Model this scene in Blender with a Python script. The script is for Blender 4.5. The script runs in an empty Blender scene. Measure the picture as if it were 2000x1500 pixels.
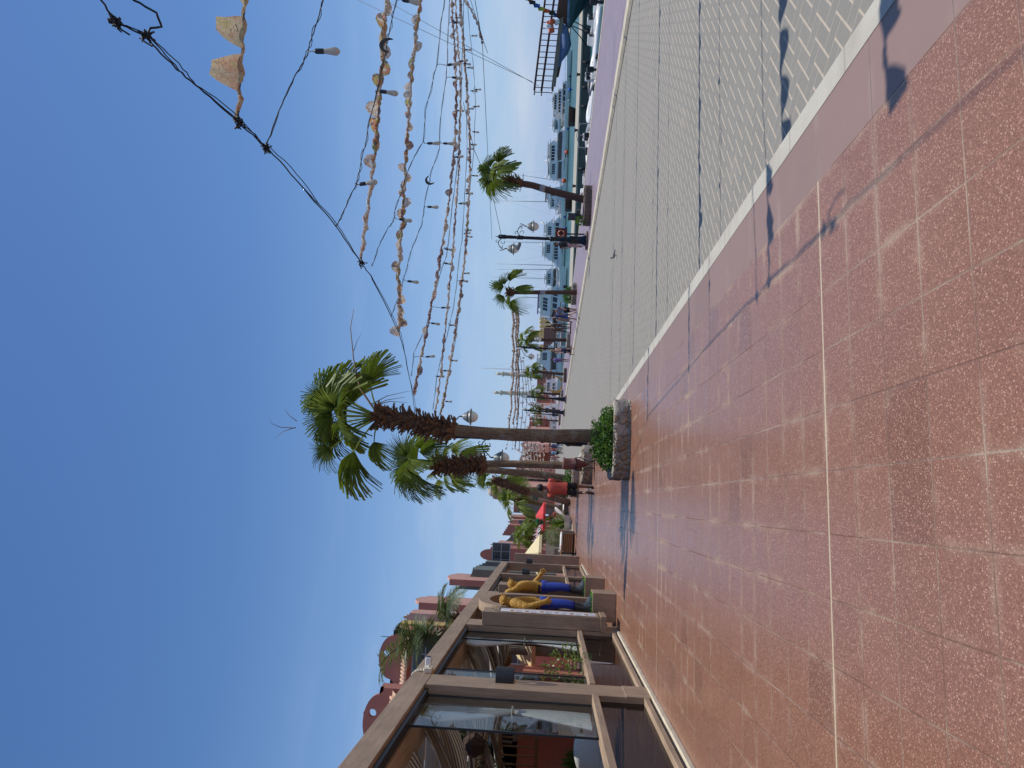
import bpy, bmesh, math, random
from mathutils import Vector, Matrix, Euler, Quaternion
R = math.radians
PI = math.pi
rnd = random.Random(7)
S = bpy.context.scene
COL = S.collection

# ------------------------------------------------------------------ camera
F, PIT, YAW, ROL, EYE = 1310.8, .06088, .17226, .03821, 1.4
FW = Vector((math.sin(YAW)*math.cos(PIT), math.cos(YAW)*math.cos(PIT), math.sin(PIT)))
_rt = Vector((math.cos(YAW), -math.sin(YAW), 0)); _up = _rt.cross(FW)
RT = _rt*math.cos(ROL) + _up*math.sin(ROL)
UP = -_rt*math.sin(ROL) + _up*math.cos(ROL)
CAM = Vector((0, 0, EYE))
cd = bpy.data.cameras.new('camera'); cam = bpy.data.objects.new('camera', cd); COL.objects.link(cam)
cd.sensor_fit = 'HORIZONTAL'; cd.sensor_width = 36; cd.lens = F/2000*36
cd.clip_start = .05; cd.clip_end = 6000
ax, ay, az = -UP, RT, -FW            # the photograph was taken upright and is stored lying on its side
M = Matrix(((ax.x, ay.x, az.x, CAM.x), (ax.y, ay.y, az.y, CAM.y), (ax.z, ay.z, az.z, CAM.z), (0, 0, 0, 1)))
cam.matrix_world = M
S.camera = cam

def ray(x, y): return FW + RT*((750-y)/F) + UP*((1000-x)/F)
def G(x, y, z=0.): d = ray(x, y); return CAM + d*((z-EYE)/d.z)      # point on the level z
def D(x, y, Y): d = ray(x, y); return CAM + d*(Y/d.y)                # point at the distance Y along the quay
def XP(x, y, X): d = ray(x, y); return CAM + d*(X/d.x)

# ------------------------------------------------------------------ light
SUN_EL = R(73); SUN_AZ = R(6)          # azimuth ahead of the +X direction
sd = Vector((math.cos(SUN_EL)*math.cos(SUN_AZ), math.cos(SUN_EL)*math.sin(SUN_AZ), math.sin(SUN_EL)))
w = bpy.data.worlds.new('World'); S.world = w; w.use_nodes = True
nt = w.node_tree; nt.nodes.clear()
def wn(t, **k):
    n = nt.nodes.new(t)
    for a, b in k.items(): setattr(n, a, b)
    return n
sky = wn('ShaderNodeTexSky', sky_type='NISHITA', sun_disc=False)
sky.sun_elevation = SUN_EL; sky.sun_rotation = math.atan2(sd.x, sd.y)
sky.air_density = 1.0; sky.dust_density = .25; sky.ozone_density = 1.0
hs = wn('ShaderNodeHueSaturation'); hs.inputs['Hue'].default_value = .506; hs.inputs['Saturation'].default_value = 1.25; hs.inputs['Value'].default_value = 1.04
nt.links.new(sky.outputs[0], hs.inputs['Color'])
tc = wn('ShaderNodeTexCoord')
mp = wn('ShaderNodeMapping'); mp.inputs['Scale'].default_value = (1.6, 1.6, 9.0); mp.inputs['Location'].default_value = (3.1, .7, .45)
nt.links.new(tc.outputs['Generated'], mp.inputs['Vector'])
n1 = wn('ShaderNodeTexNoise'); n1.inputs['Scale'].default_value = 1.7; n1.inputs['Detail'].default_value = 7; n1.inputs['Roughness'].default_value = .62
nt.links.new(mp.outputs[0], n1.inputs['Vector'])
rp = wn('ShaderNodeValToRGB'); rp.color_ramp.elements[0].position = .46; rp.color_ramp.elements[1].position = .74
nt.links.new(n1.outputs['Fac'], rp.inputs['Fac'])
sp = wn('ShaderNodeSeparateXYZ'); nt.links.new(tc.outputs['Generated'], sp.inputs[0])
rl = wn('ShaderNodeValToRGB')                       # clouds only in the lower sky
e = rl.color_ramp.elements; e[0].position = 0.0; e[0].color = (1, 1, 1, 1); e[1].position = .34; e[1].color = (0, 0, 0, 1)
m_ = rl.color_ramp.elements.new(.12); m_.color = (.62, .62, .62, 1)
nt.links.new(sp.outputs['Z'], rl.inputs['Fac'])
mm = wn('ShaderNodeMath', operation='MULTIPLY'); nt.links.new(rp.outputs['Color'], mm.inputs[0]); nt.links.new(rl.outputs['Color'], mm.inputs[1])
mm2 = wn('ShaderNodeMath', operation='MULTIPLY'); mm2.inputs[1].default_value = .5; nt.links.new(mm.outputs[0], mm2.inputs[0])
mx = wn('ShaderNodeMix', data_type='RGBA'); mx.inputs[7].default_value = (6.3, 6.5, 7.2, 1)
nt.links.new(mm2.outputs[0], mx.inputs[0]); nt.links.new(hs.outputs[0], mx.inputs[6])
rh = wn('ShaderNodeValToRGB')                       # pale blue air above the horizon
e = rh.color_ramp.elements; e[0].position = 0.; e[0].color = (.93, .93, .93, 1); e[1].position = .42; e[1].color = (0, 0, 0, 1)
e = rh.color_ramp.elements.new(.10); e.color = (.56, .56, .56, 1)
e = rh.color_ramp.elements.new(.25); e.color = (.15, .15, .15, 1)
nt.links.new(sp.outputs['Z'], rh.inputs['Fac'])
mh = wn('ShaderNodeMix', data_type='RGBA'); mh.inputs[7].default_value = (2.75, 4.0, 6.6, 1)
nt.links.new(rh.outputs['Color'], mh.inputs[0]); nt.links.new(hs.outputs[0], mh.inputs[6])
nt.links.new(mh.outputs[2], mx.inputs[6])
bg = wn('ShaderNodeBackground'); bg.inputs['Strength'].default_value = .115
nt.links.new(mx.outputs[2], bg.inputs['Color'])
wo = wn('ShaderNodeOutputWorld'); nt.links.new(bg.outputs[0], wo.inputs[0])
sl = bpy.data.lights.new('sun', 'SUN'); so = bpy.data.objects.new('sun', sl); COL.objects.link(so)
sl.energy = 3.9; sl.angle = R(.53); sl.color = (1.0, .955, .88)
so.rotation_euler = sd.to_track_quat('Z', 'Y').to_euler()
so.location = (0, 0, 60)
S.view_settings.view_transform = 'Standard'; S.view_settings.look = 'None'
S.view_settings.exposure = 0; S.view_settings.gamma = 1

# ------------------------------------------------------------------ materials
MATS = {}
def nmat(name):
    m = bpy.data.materials.new(name); m.use_nodes = True
    return m, m.node_tree, m.node_tree.nodes['Principled BSDF']
def pm(name, c, rough=.6, metal=0., var=.12, sc=6., bump=0., bsc=40., spec=.4, stretch=(1, 1, 1), c2=None, trans=0., coat=0., detail=4):
    if name in MATS: return MATS[name]
    m, t, b = nmat(name)
    b.inputs['Roughness'].default_value = rough; b.inputs['Metallic'].default_value = metal
    b.inputs['Specular IOR Level'].default_value = spec
    b.inputs['Coat Weight'].default_value = coat
    if trans: b.inputs['Transmission Weight'].default_value = trans
    if c2 is None:
        c1 = tuple(max(0, v*(1-var)) for v in c); c2 = tuple(min(1, v*(1+var)) for v in c)
    else: c1 = c
    L = t.links
    co = t.nodes.new('ShaderNodeTexCoord'); mp = t.nodes.new('ShaderNodeMapping'); mp.inputs['Scale'].default_value = stretch
    L.new(co.outputs['Object'], mp.inputs[0])
    n = t.nodes.new('ShaderNodeTexNoise'); n.inputs['Scale'].default_value = sc; n.inputs['Detail'].default_value = detail; n.inputs['Roughness'].default_value = .6
    L.new(mp.outputs[0], n.inputs['Vector'])
    r = t.nodes.new('ShaderNodeValToRGB'); r.color_ramp.elements[0].position = .3; r.color_ramp.elements[1].position = .7
    r.color_ramp.elements[0].color = (*c1, 1); r.color_ramp.elements[1].color = (*c2, 1)
    L.new(n.outputs['Fac'], r.inputs['Fac']); L.new(r.outputs['Color'], b.inputs['Base Color'])
    if bump:
        n2 = t.nodes.new('ShaderNodeTexNoise'); n2.inputs['Scale'].default_value = bsc; n2.inputs['Detail'].default_value = 5
        L.new(mp.outputs[0], n2.inputs['Vector'])
        bp = t.nodes.new('ShaderNodeBump'); bp.inputs['Strength'].default_value = min(1, bump); bp.inputs['Distance'].default_value = .02*max(1, bump)
        L.new(n2.outputs['Fac'], bp.inputs['Height']); L.new(bp.outputs[0], b.inputs['Normal'])
    MATS[name] = m
    return m
class NB:                                            # small node-building helper
    def __init__(s, t): s.t = t
    def n(s, ty, **k):
        n = s.t.nodes.new(ty)
        for a, b in k.items(): setattr(n, a, b)
        return n
    def put(s, sock, v):
        if isinstance(v, (int, float)): sock.default_value = v
        elif isinstance(v, tuple): sock.default_value = v if len(v) == len(sock.default_value) else (*v, 1)
        else: s.t.links.new(v, sock)
    def math(s, op, a, b=0., c=0.):
        n = s.n('ShaderNodeMath', operation=op)
        for i, v in enumerate((a, b, c)): s.put(n.inputs[i], v)
        return n.outputs[0]
    def mix(s, f, a, b):
        n = s.n('ShaderNodeMix', data_type='RGBA'); s.put(n.inputs[0], f); s.put(n.inputs[6], a); s.put(n.inputs[7], b); return n.outputs[2]
    def noise(s, vec, sc, det=4, rough=.6):
        n = s.n('ShaderNodeTexNoise'); s.put(n.inputs['Vector'], vec); n.inputs['Scale'].default_value = sc; n.inputs['Detail'].default_value = det; n.inputs['Roughness'].default_value = rough
        return n.outputs['Fac']
    def ramp(s, f, *st):
        n = s.n('ShaderNodeValToRGB'); s.put(n.inputs[0], f); e = n.color_ramp.elements
        while len(e) < len(st): e.new(.5)
        for i, (p, c) in enumerate(st):
            e[i].position = p; e[i].color = (c, c, c, 1) if isinstance(c, (int, float)) else (*c, 1)
        return n.outputs['Color']

# ------------------------------------------------------------------ mesh helpers
class MB:
    def __init__(s): s.v = []; s.f = []; s.sm = []
    def add(s, vs, fs, smooth=False, M=None):
        o = len(s.v)
        s.v += [(M @ Vector(p)) if M is not None else Vector(p) for p in vs]
        s.f += [tuple(o+i for i in f) for f in fs]; s.sm += [smooth]*len(fs)
        return s
    def box(s, a, b, M=None):                        # from corner to corner
        x0, y0, z0 = a; x1, y1, z1 = b
        return s.add([(x0,y0,z0),(x1,y0,z0),(x1,y1,z0),(x0,y1,z0),(x0,y0,z1),(x1,y0,z1),(x1,y1,z1),(x0,y1,z1)],
            [(0,3,2,1),(4,5,6,7),(0,1,5,4),(1,2,6,5),(2,3,7,6),(3,0,4,7)], False, M)
    def cbox(s, c, sz, M=None):
        return s.box([c[i]-sz[i]/2 for i in range(3)], [c[i]+sz[i]/2 for i in range(3)], M)
    def bar(s, p, q, w, h=None, up=Vector((0,0,1))):  # square bar from p to q
        p = Vector(p); q = Vector(q); h = h or w; d = (q-p).normalized()
        if abs(d.dot(up)) > .98: up = Vector((0,1,0))
        a = d.cross(up).normalized()*w/2; b = a.cross(d).normalized()*h/2
        vs = [p-a-b, p+a-b, p+a+b, p-a+b, q-a-b, q+a-b, q+a+b, q-a+b]
        return s.add(vs, [(0,3,2,1),(4,5,6,7),(0,1,5,4),(1,2,6,5),(2,3,7,6),(3,0,4,7)])
    def tube(s, pts, r, n=8, smooth=True, cap=True, closed=False):
        pts = [Vector(p) for p in pts]; k = len(pts)
        rs = r if isinstance(r, (list, tuple)) else [r]*k
        vs = []; fs = []; prev = None
        for i, p in enumerate(pts):
            if closed: t = pts[(i+1) % k]-pts[i-1]
            else: t = pts[min(i+1, k-1)]-pts[max(i-1, 0)]
            if t.length < 1e-9: t = Vector((0,0,1))
            t.normalize()
            if prev is None:
                u = t.cross(Vector((0,0,1)))
                if u.length < .05: u = t.cross(Vector((1,0,0)))
            else: u = prev - t*prev.dot(t)
            u.normalize(); prev = u; w_ = t.cross(u)
            vs += [p + (u*math.cos(2*PI*j/n) + w_*math.sin(2*PI*j/n))*rs[i] for j in range(n)]
        for i in range(k if closed else k-1):
            a = i*n; b = ((i+1) % k)*n
            fs += [(a+j, a+(j+1) % n, b+(j+1) % n, b+j) for j in range(n)]
        if cap and not closed: fs += [tuple(range(n-1, -1, -1)), tuple((k-1)*n+j for j in range(n))]
        return s.add(vs, fs, smooth)
    def lathe(s, prof, n=16, M=None, smooth=True, cap=True):   # (r, z) profile round Z
        vs = []; fs = []
        for r, z in prof: vs += [(r*math.cos(2*PI*j/n), r*math.sin(2*PI*j/n), z) for j in range(n)]
        for i in range(len(prof)-1):
            fs += [(i*n+j, i*n+(j+1) % n, (i+1)*n+(j+1) % n, (i+1)*n+j) for j in range(n)]
        if cap:
            if prof[0][0] > 1e-4: fs.append(tuple(range(n-1, -1, -1)))
            if prof[-1][0] > 1e-4: fs.append(tuple((len(prof)-1)*n+j for j in range(n)))
        return s.add(vs, fs, smooth, M)
    def ball(s, c, r, n=12, m=8, sc=(1, 1, 1), M=None):
        pr = [(max(1e-5, math.sin(PI*i/m)), -math.cos(PI*i/m)) for i in range(m+1)]
        T = Matrix.Translation(Vector(c)) @ Matrix.Diagonal((r*sc[0], r*sc[1], r*sc[2], 1))
        if M is not None: T = M @ T
        return s.lathe(pr, n, T)
    def prism(s, poly, lo, hi, axis='x', M=None):     # polygon extruded along an axis; poly in the other two axes
        n = len(poly)
        def P(p, h):
            return (h, p[0], p[1]) if axis == 'x' else (p[0], h, p[1]) if axis == 'y' else (p[0], p[1], h)
        vs = [P(p, lo) for p in poly] + [P(p, hi) for p in poly]
        fs = [tuple(range(n)), tuple(range(2*n-1, n-1, -1))] + [(i, n+i, n+(i+1) % n, (i+1) % n) for i in range(n)]
        return s.add(vs, fs, False, M)
    def grid(s, fn, nu, nv, smooth=True, M=None):
        vs = [fn(i/nu, j/nv) for j in range(nv+1) for i in range(nu+1)]
        fs = [(j*(nu+1)+i, j*(nu+1)+i+1, (j+1)*(nu+1)+i+1, (j+1)*(nu+1)+i) for j in range(nv) for i in range(nu)]
        return s.add(vs, fs, smooth, M)
    def ringp(s, outer, inner, lo, hi, axis='x', M=None):   # two outlines with the same number of points, a frame between
        n = len(outer)
        def P(p, h):
            return (h, p[0], p[1]) if axis == 'x' else (p[0], h, p[1]) if axis == 'y' else (p[0], p[1], h)
        vs = [P(p, lo) for p in outer]+[P(p, lo) for p in inner]+[P(p, hi) for p in outer]+[P(p, hi) for p in inner]
        fs = []
        for i in range(n):
            j = (i+1) % n
            fs += [(i, j, n+j, n+i), (2*n+i, 3*n+i, 3*n+j, 2*n+j), (i, 2*n+i, 2*n+j, j), (n+i, n+j, 3*n+j, 3*n+i)]
        return s.add(vs, fs, False, M)
    def mesh(s, name, fix=True):
        me = bpy.data.meshes.new(name); me.from_pydata([tuple(p) for p in s.v], [], s.f)
        me.polygons.foreach_set('use_smooth', s.sm)
        if fix:
            b = bmesh.new(); b.from_mesh(me); bmesh.ops.recalc_face_normals(b, faces=b.faces[:]); b.to_mesh(me); b.free()
        me.update(); return me
    def obj(s, name, mat, parent=None, bev=0., fix=True, loc=None):
        me = s.mesh(name, fix); me.materials.append(mat)
        o = bpy.data.objects.new(name, me); COL.objects.link(o)
        if parent: o.parent = parent
        if loc is not None: o.location = loc
        if bev:
            b = o.modifiers.new('bevel', 'BEVEL'); b.width = bev; b.segments = 2; b.limit_method = 'ANGLE'
        return o
def tag(o, label, cat, group=None, kind=None):
    if kind: o['kind'] = kind
    if label: o['label'] = label
    if cat: o['category'] = cat
    if group: o['group'] = group
    return o
def thing(name, label, cat, loc=(0, 0, 0), rz=0., group=None, sc=1.):
    o = bpy.data.objects.new(name, None); COL.objects.link(o); o.empty_display_size = .2
    o.location = loc; o.rotation_euler = (0, 0, rz); o.scale = (sc, sc, sc)
    return tag(o, label, cat, group)
def struct(name, mb, m, **k):
    o = mb.obj(name, m, **k); o['kind'] = 'structure'; return o
def kids(o): return [c for c in KID.get(o.name, [])]
def dup(o, loc=None, rz=None, label=None, group=None, sc=None):
    def rec(q, par):
        c = q.copy(); COL.objects.link(c)
        if par: c.parent = par
        for ch in [x for x in COL.objects if x.parent == q and x != c]: rec(ch, c)
        return c
    c = rec(o, None)
    if loc is not None: c.location = loc
    if rz is not None: c.rotation_euler = (0, 0, rz)
    if label: c['label'] = label
    if group: c['group'] = group
    if sc is not None: c.scale = (sc, sc, sc)
    return c
def bez(p0, p1, p2, n):
    p0, p1, p2 = Vector(p0), Vector(p1), Vector(p2)
    return [p0*(1-t)**2 + p1*2*t*(1-t) + p2*t*t for t in [i/n for i in range(n+1)]]
def sag(p, q, s, n=12, jit=0., r=rnd):
    p = Vector(p); q = Vector(q)
    return [p.lerp(q, i/n) - Vector((0, 0, s*4*(i/n)*(1-i/n))) + (Vector((r.uniform(-jit, jit), r.uniform(-jit, jit), r.uniform(-jit, jit))) if 0 < i < n else Vector()) for i in range(n+1)]
def arc(cx, cy, r, a0, a1, n): return [(cx+r*math.cos(a0+(a1-a0)*i/n), cy+r*math.sin(a0+(a1-a0)*i/n)) for i in range(n+1)]
def leaf_mat(name, c1, c2, tl=.35, sc=3., rough=.45):
    m, t, b = nmat(name); q = NB(t); co = q.n('ShaderNodeTexCoord').outputs['Object']
    gi = q.n('ShaderNodeNewGeometry').outputs['Random Per Island']
    f = q.math('ADD', q.math('MULTIPLY', q.noise(co, sc, 3), .6), q.math('MULTIPLY', gi, .45))
    col = q.ramp(f, (.3, c1), (.72, c2))
    q.put(b.inputs['Base Color'], col); b.inputs['Roughness'].default_value = rough; b.inputs['Specular IOR Level'].default_value = .45
    tr = q.n('ShaderNodeBsdfTranslucent'); q.put(tr.inputs[0], q.mix(.5, col, (c2[0]*1.5, c2[1]*1.4, c2[2]*.8)))
    ms = q.n('ShaderNodeMixShader'); ms.inputs[0].default_value = tl
    out = [n for n in t.nodes if n.type == 'OUTPUT_MATERIAL'][0]
    t.links.new(b.outputs[0], ms.inputs[1]); t.links.new(tr.outputs[0], ms.inputs[2]); t.links.new(ms.outputs[0], out.inputs[0])
    MATS[name] = m; return m
FROND = leaf_mat('fan_palm_leaf', (.12, .18, .035), (.34, .42, .12), .55, 2.)
FEATH = leaf_mat('feather_palm_leaf', (.035, .07, .025), (.13, .17, .07), .25, 2.)
HEDGE = leaf_mat('hedge_leaf', (.03, .085, .012), (.10, .22, .03), .3, 6.)
POTPL = leaf_mat('pot_plant_leaf', (.05, .11, .02), (.17, .24, .05), .3, 6.)
# ------------------------------------------------------------------ ground, road, water
def tile_mat(name, base, pitch=.3126, ox=1.162, oy=3.499, chips=True, grout=(.52, .43, .31), dark=None, rough=.36, patch=.16, heavy=True):
    m, t, b = nmat(name); q = NB(t)
    co = q.n('ShaderNodeTexCoord').outputs['Object']
    s = q.n('ShaderNodeSeparateXYZ'); q.put(s.inputs[0], co)
    fx = q.math('DIVIDE', q.math('SUBTRACT', s.outputs['X'], ox), pitch); fy = q.math('DIVIDE', q.math('SUBTRACT', s.outputs['Y'], oy), pitch)
    def edge(f): return q.math('MULTIPLY', q.math('PINGPONG', f, .5), pitch)     # distance to the nearest joint, metres
    ex, ey = edge(fx), edge(fy)
    cell = q.n('ShaderNodeCombineXYZ'); q.put(cell.inputs[0], q.math('FLOOR', fx)); q.put(cell.inputs[1], q.math('FLOOR', fy))
    wn_ = q.n('ShaderNodeTexWhiteNoise', noise_dimensions='3D'); q.put(wn_.inputs['Vector'], cell.outputs[0])
    rv = wn_.outputs['Value']
    big = q.noise(co, .8, 5); med = q.noise(co, 5., 6)
    col = q.mix(q.math('MULTIPLY', big, .7), tuple(v*.92 for v in base), tuple(v*1.08 for v in base))
    dk = tuple(v*(1-patch*2) for v in base)
    col = q.mix(q.math('MULTIPLY', q.math('GREATER_THAN', rv, .93), .75), col, dk)
    col = q.mix(q.math('MULTIPLY', rv, .42), col, tuple(v*.74 for v in base))
    if chips:
        v1 = q.n('ShaderNodeTexVoronoi', feature='F1'); q.put(v1.inputs['Vector'], co); v1.inputs['Scale'].default_value = 108.
        sel = q.n('ShaderNodeSeparateColor'); q.put(sel.inputs[0], v1.outputs['Color'])
        ch = q.math('MULTIPLY', q.math('LESS_THAN', v1.outputs['Distance'], .40), q.math('GREATER_THAN', sel.outputs[0], .62))
        col = q.mix(q.math('MULTIPLY', ch, .66), col, q.mix(sel.outputs[1], (.46, .21, .13), (.62, .42, .31)))
        v2 = q.n('ShaderNodeTexVoronoi', feature='F1'); q.put(v2.inputs['Vector'], co); v2.inputs['Scale'].default_value = 260.
        s2 = q.n('ShaderNodeSeparateColor'); q.put(s2.inputs[0], v2.outputs['Color'])
        col = q.mix(q.math('MULTIPLY', q.math('GREATER_THAN', s2.outputs[0], .72), .42), col, (.44, .22, .15))
        col = q.mix(q.math('MULTIPLY', q.math('LESS_THAN', s2.outputs[1], .22), .45), col, (.13, .045, .03))
    # whitish salt along the joints, in patches
    e = q.math('MINIMUM', ex, ey)
    bloom = q.math('MULTIPLY', q.ramp(e, (0., 1.), (.045, 0.)), q.ramp(q.math('ADD', q.math('MULTIPLY', big, .75), q.math('MULTIPLY', med, .4)), (.56, 0.), (.76, 1.)))
    col = q.mix(q.math('MULTIPLY', bloom, .58), col, grout)
    wob = q.math('MULTIPLY', q.math('SUBTRACT', q.noise(co, 30., 3), .5), .004)
    jm = q.ramp(q.math('ADD', e, wob), (.0014, 1.), (.0046, 0.))
    gcol = q.mix(q.ramp(q.noise(co, 1.3, 3), (.44, 0.), (.60, 1.)), tuple(v*.45 for v in base), tuple(v*.72 for v in grout))
    col = q.mix(q.math('MULTIPLY', jm, .8), col, gcol)
    if heavy:       # every few rows a wide sandy expansion joint
        hv = q.math('MULTIPLY', q.math('PINGPONG', q.math('DIVIDE', fy, 17.), .5), 17.*pitch)
        hm = q.ramp(q.math('ADD', hv, wob), (.005, 1.), (.009, 0.))
        col = q.mix(q.math('MULTIPLY', hm, .9), col, (.56, .46, .30))
    q.put(b.inputs['Base Color'], col)
    rg = q.math('ADD', q.math('MULTIPLY', med, .22), rough-.11)
    rg = q.math('ADD', rg, q.math('MULTIPLY', q.math('MAXIMUM', jm, bloom), .3))
    q.put(b.inputs['Roughness'], rg)
    b.inputs['Specular IOR Level'].default_value = .5
    bp = q.n('ShaderNodeBump'); bp.inputs['Distance'].default_value = .004; bp.inputs['Strength'].default_value = .5
    q.put(bp.inputs['Height'], q.math('ADD', q.math('MULTIPLY', jm, -.8), q.math('ADD', q.math('MULTIPLY', rv, .3), q.math('MULTIPLY', med, .35))))
    q.put(b.inputs['Normal'], bp.outputs[0])
    return m
TILE = tile_mat('red_terrazzo_tiles', (.245, .116, .070), rough=.29)
PURP = tile_mat('mauve_border_slabs', (.265, .168, .138), pitch=.625, ox=1.794-.2, oy=3.499, chips=False, grout=(.30, .25, .22), rough=.5, patch=.05, heavy=False)
QTIL = tile_mat('mauve_quay_tiles', (.27, .195, .215), pitch=.4, ox=11.9, oy=.0, chips=False, grout=(.42, .34, .33), rough=.42, patch=.1, heavy=False)
SHEET = 400
struct('promenade', MB().box((-60, -8, -.3), (1.794, SHEET, 0)), TILE)
struct('border_strip', MB().box((1.794, -8, -.3), (2.19, SHEET, 0)), PURP)

def kerb_mat():
    m, t, b = nmat('pale_kerb_stone'); q = NB(t)
    co = q.n('ShaderNodeTexCoord').outputs['Object']; s = q.n('ShaderNodeSeparateXYZ'); q.put(s.inputs[0], co)
    e = q.math('MULTIPLY', q.math('PINGPONG', q.math('DIVIDE', s.outputs['Y'], .78), .5), .78)
    col = q.mix(q.noise(co, 4., 6), (.40, .37, .30), (.50, .47, .40))
    col = q.mix(q.math('MULTIPLY', q.ramp(q.noise(co, 1.8, 6), (.48, 0.), (.7, 1.)), .55), col, (.30, .265, .21))
    col = q.mix(q.ramp(e, (.006, .75), (.012, 0.)), col, (.30, .26, .20))
    q.put(b.inputs['Base Color'], col); b.inputs['Roughness'].default_value = .75
    bp = q.n('ShaderNodeBump'); bp.inputs['Strength'].default_value = .5; bp.inputs['Distance'].default_value = .01
    q.put(bp.inputs['Height'], q.noise(co, 40., 6)); q.put(b.inputs['Normal'], bp.outputs[0])
    return m
KERB = kerb_mat()
RZ = -.105
ys = [-8, 60, SHEET]
struct('kerb', MB().prism([(2.19, -.3), (2.44, -.3), (2.43, RZ+.012), (2.355, -.012), (2.335, .0), (2.19, .003)], -8, SHEET, 'y'), KERB)
def paver_mat():
    # slabs laid slantwise in rows, sand in the short joints
    m, t, b = nmat('grey_block_paving'); q = NB(t)
    co = q.n('ShaderNodeTexCoord').outputs['Object']
    mp_ = q.n('ShaderNodeMapping'); mp_.inputs['Rotation'].default_value = (0, 0, PAV_A); q.put(mp_.inputs[0], co)
    s = q.n('ShaderNodeSeparateXYZ'); q.put(s.inputs[0], mp_.outputs[0])
    U = .105                                        # herringbone of 10 x 20 blocks, wide sandy joints one way
    al = q.math('ADD', q.math('DIVIDE', s.outputs['X'], U), -.28); ac = q.math('ADD', q.math('DIVIDE', s.outputs['Y'], U), .35)
    def md(v): return q.math('FLOORED_MODULO', v, 4.)
    ka = q.math('FLOOR', al); ma = q.math('FLOOR', ac)
    kn = q.math('ROUND', al); mn_ = q.math('ROUND', ac)
    ea = q.math('MULTIPLY', q.math('ABSOLUTE', q.math('SUBTRACT', al, kn)), U); er = q.math('MULTIPLY', q.math('ABSOLUTE', q.math('SUBTRACT', ac, mn_)), U)
    ona = q.math('LESS_THAN', md(q.math('SUBTRACT', ma, kn)), 2.5)
    onr = q.math('GREATER_THAN', q.math('ABSOLUTE', q.math('SUBTRACT', md(q.math('SUBTRACT', mn_, ka)), 2.)), .5)
    # block identity
    rel = md(q.math('SUBTRACT', ma, ka)); up_ = q.math('COMPARE', rel, 2., .4); lf = q.math('COMPARE', rel, 3., .4)
    cell = q.n('ShaderNodeCombineXYZ'); q.put(cell.inputs[0], q.math('SUBTRACT', ka, lf)); q.put(cell.inputs[1], q.math('SUBTRACT', ma, up_))
    wn_ = q.n('ShaderNodeTexWhiteNoise', noise_dimensions='3D'); q.put(wn_.inputs['Vector'], cell.outputs[0])
    big = q.noise(co, .55, 5); fine = q.noise(co, 130., 3)
    col = q.mix(big, (.172, .16, .134), (.232, .216, .183))
    col = q.mix(q.math('MULTIPLY', wn_.outputs['Value'], .35), col, (.155, .146, .128))
    col = q.mix(q.math('MULTIPLY', q.ramp(fine, (.35, 0.), (.65, 1.)), .3), col, (.33, .31, .265))
    col = q.mix(q.math('MULTIPLY', q.ramp(q.noise(co, 2.2, 6), (.6, 0.), (.72, 1.)), .4), col, (.34, .29, .225))
    nz = q.math('MULTIPLY', q.math('SUBTRACT', q.noise(co, 24., 3), .5), .006)
    ja = q.math('MULTIPLY', q.ramp(q.math('ADD', ea, nz), (.005, 1.), (.009, 0.)), ona); jr = q.math('MULTIPLY', q.ramp(q.math('ADD', er, nz), (.0024, 1.), (.0058, 0.)), onr)
    col = q.mix(q.math('MULTIPLY', jr, .75), col, (.37, .32, .25)); col = q.mix(q.math('MULTIPLY', ja, .9), col, (.48, .40, .30))
    q.put(b.inputs['Base Color'], col); b.inputs['Roughness'].default_value = .72
    bp = q.n('ShaderNodeBump'); bp.inputs['Strength'].default_value = .45; bp.inputs['Distance'].default_value = .006
    q.put(bp.inputs['Height'], q.math('SUBTRACT', q.math('ADD', q.math('MULTIPLY', fine, .4), q.math('MULTIPLY', wn_.outputs['Value'], .5)), q.math('MAXIMUM', ja, jr)))
    q.put(b.inputs['Normal'], bp.outputs[0])
    return m
PAV_A = R(-124)
struct('road', MB().box((2.44, -8, -.4), (11.45, SHEET, RZ)), paver_mat())
struct('quay_kerb', MB().prism([(11.45, -.3), (11.45, RZ+.02), (11.5, -.02), (11.78, 0.002), (11.78, -.3)], -8, SHEET, 'y'), pm('sandy_kerb', (.50, .44, .33), .8, var=.15, sc=3, bump=.4))
QX = 18.85
struct('quay_pavement', MB().box((11.78, -8, -.3), (QX-.35, 150, 0)), QTIL)
struct('quay_edge', MB().box((QX-.35, -8, -2.5), (QX, 150, .012)), pm('quay_coping', (.50, .43, .33), .8, var=.2, sc=2.5, bump=.4))
# far end of the basin: the quay turns, ground beyond it
struct('far_quay', MB().box((11.78, 150.01, -2.5), (40, SHEET, -.004)), pm('far_quay_paving', (.42, .34, .31), .7, var=.1, sc=.4))
struct('far_shore', MB().box((40.01, 345, -2.5), (700, 520, -.35)), pm('far_shore_sand', (.47, .40, .32), .9, var=.1, sc=.05))
WZ = -1.02
def water_mat():
    m, t, b = nmat('harbour_water'); q = NB(t)
    co = q.n('ShaderNodeTexCoord').outputs['Object']
    col = q.mix(q.noise(co, .05, 4), (.026, .085, .082), (.036, .11, .105))
    q.put(b.inputs['Base Color'], col); b.inputs['Roughness'].default_value = .3; b.inputs['Specular IOR Level'].default_value = .05
    mp_ = q.n('ShaderNodeMapping'); mp_.inputs['Scale'].default_value = (1.6, .9, 1); q.put(mp_.inputs[0], co)
    bp = q.n('ShaderNodeBump'); bp.inputs['Strength'].default_value = .9; bp.inputs['Distance'].default_value = .12
    q.put(bp.inputs['Height'], q.noise(mp_.outputs[0], 1.5, 5)); q.put(b.inputs['Normal'], bp.outputs[0])
    return m
struct('harbour_water', MB().add([(QX-.1, -60, WZ), (900, -60, WZ), (900, 700, WZ), (QX-.1, 700, WZ)], [(0, 1, 2, 3)]), water_mat())
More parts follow.
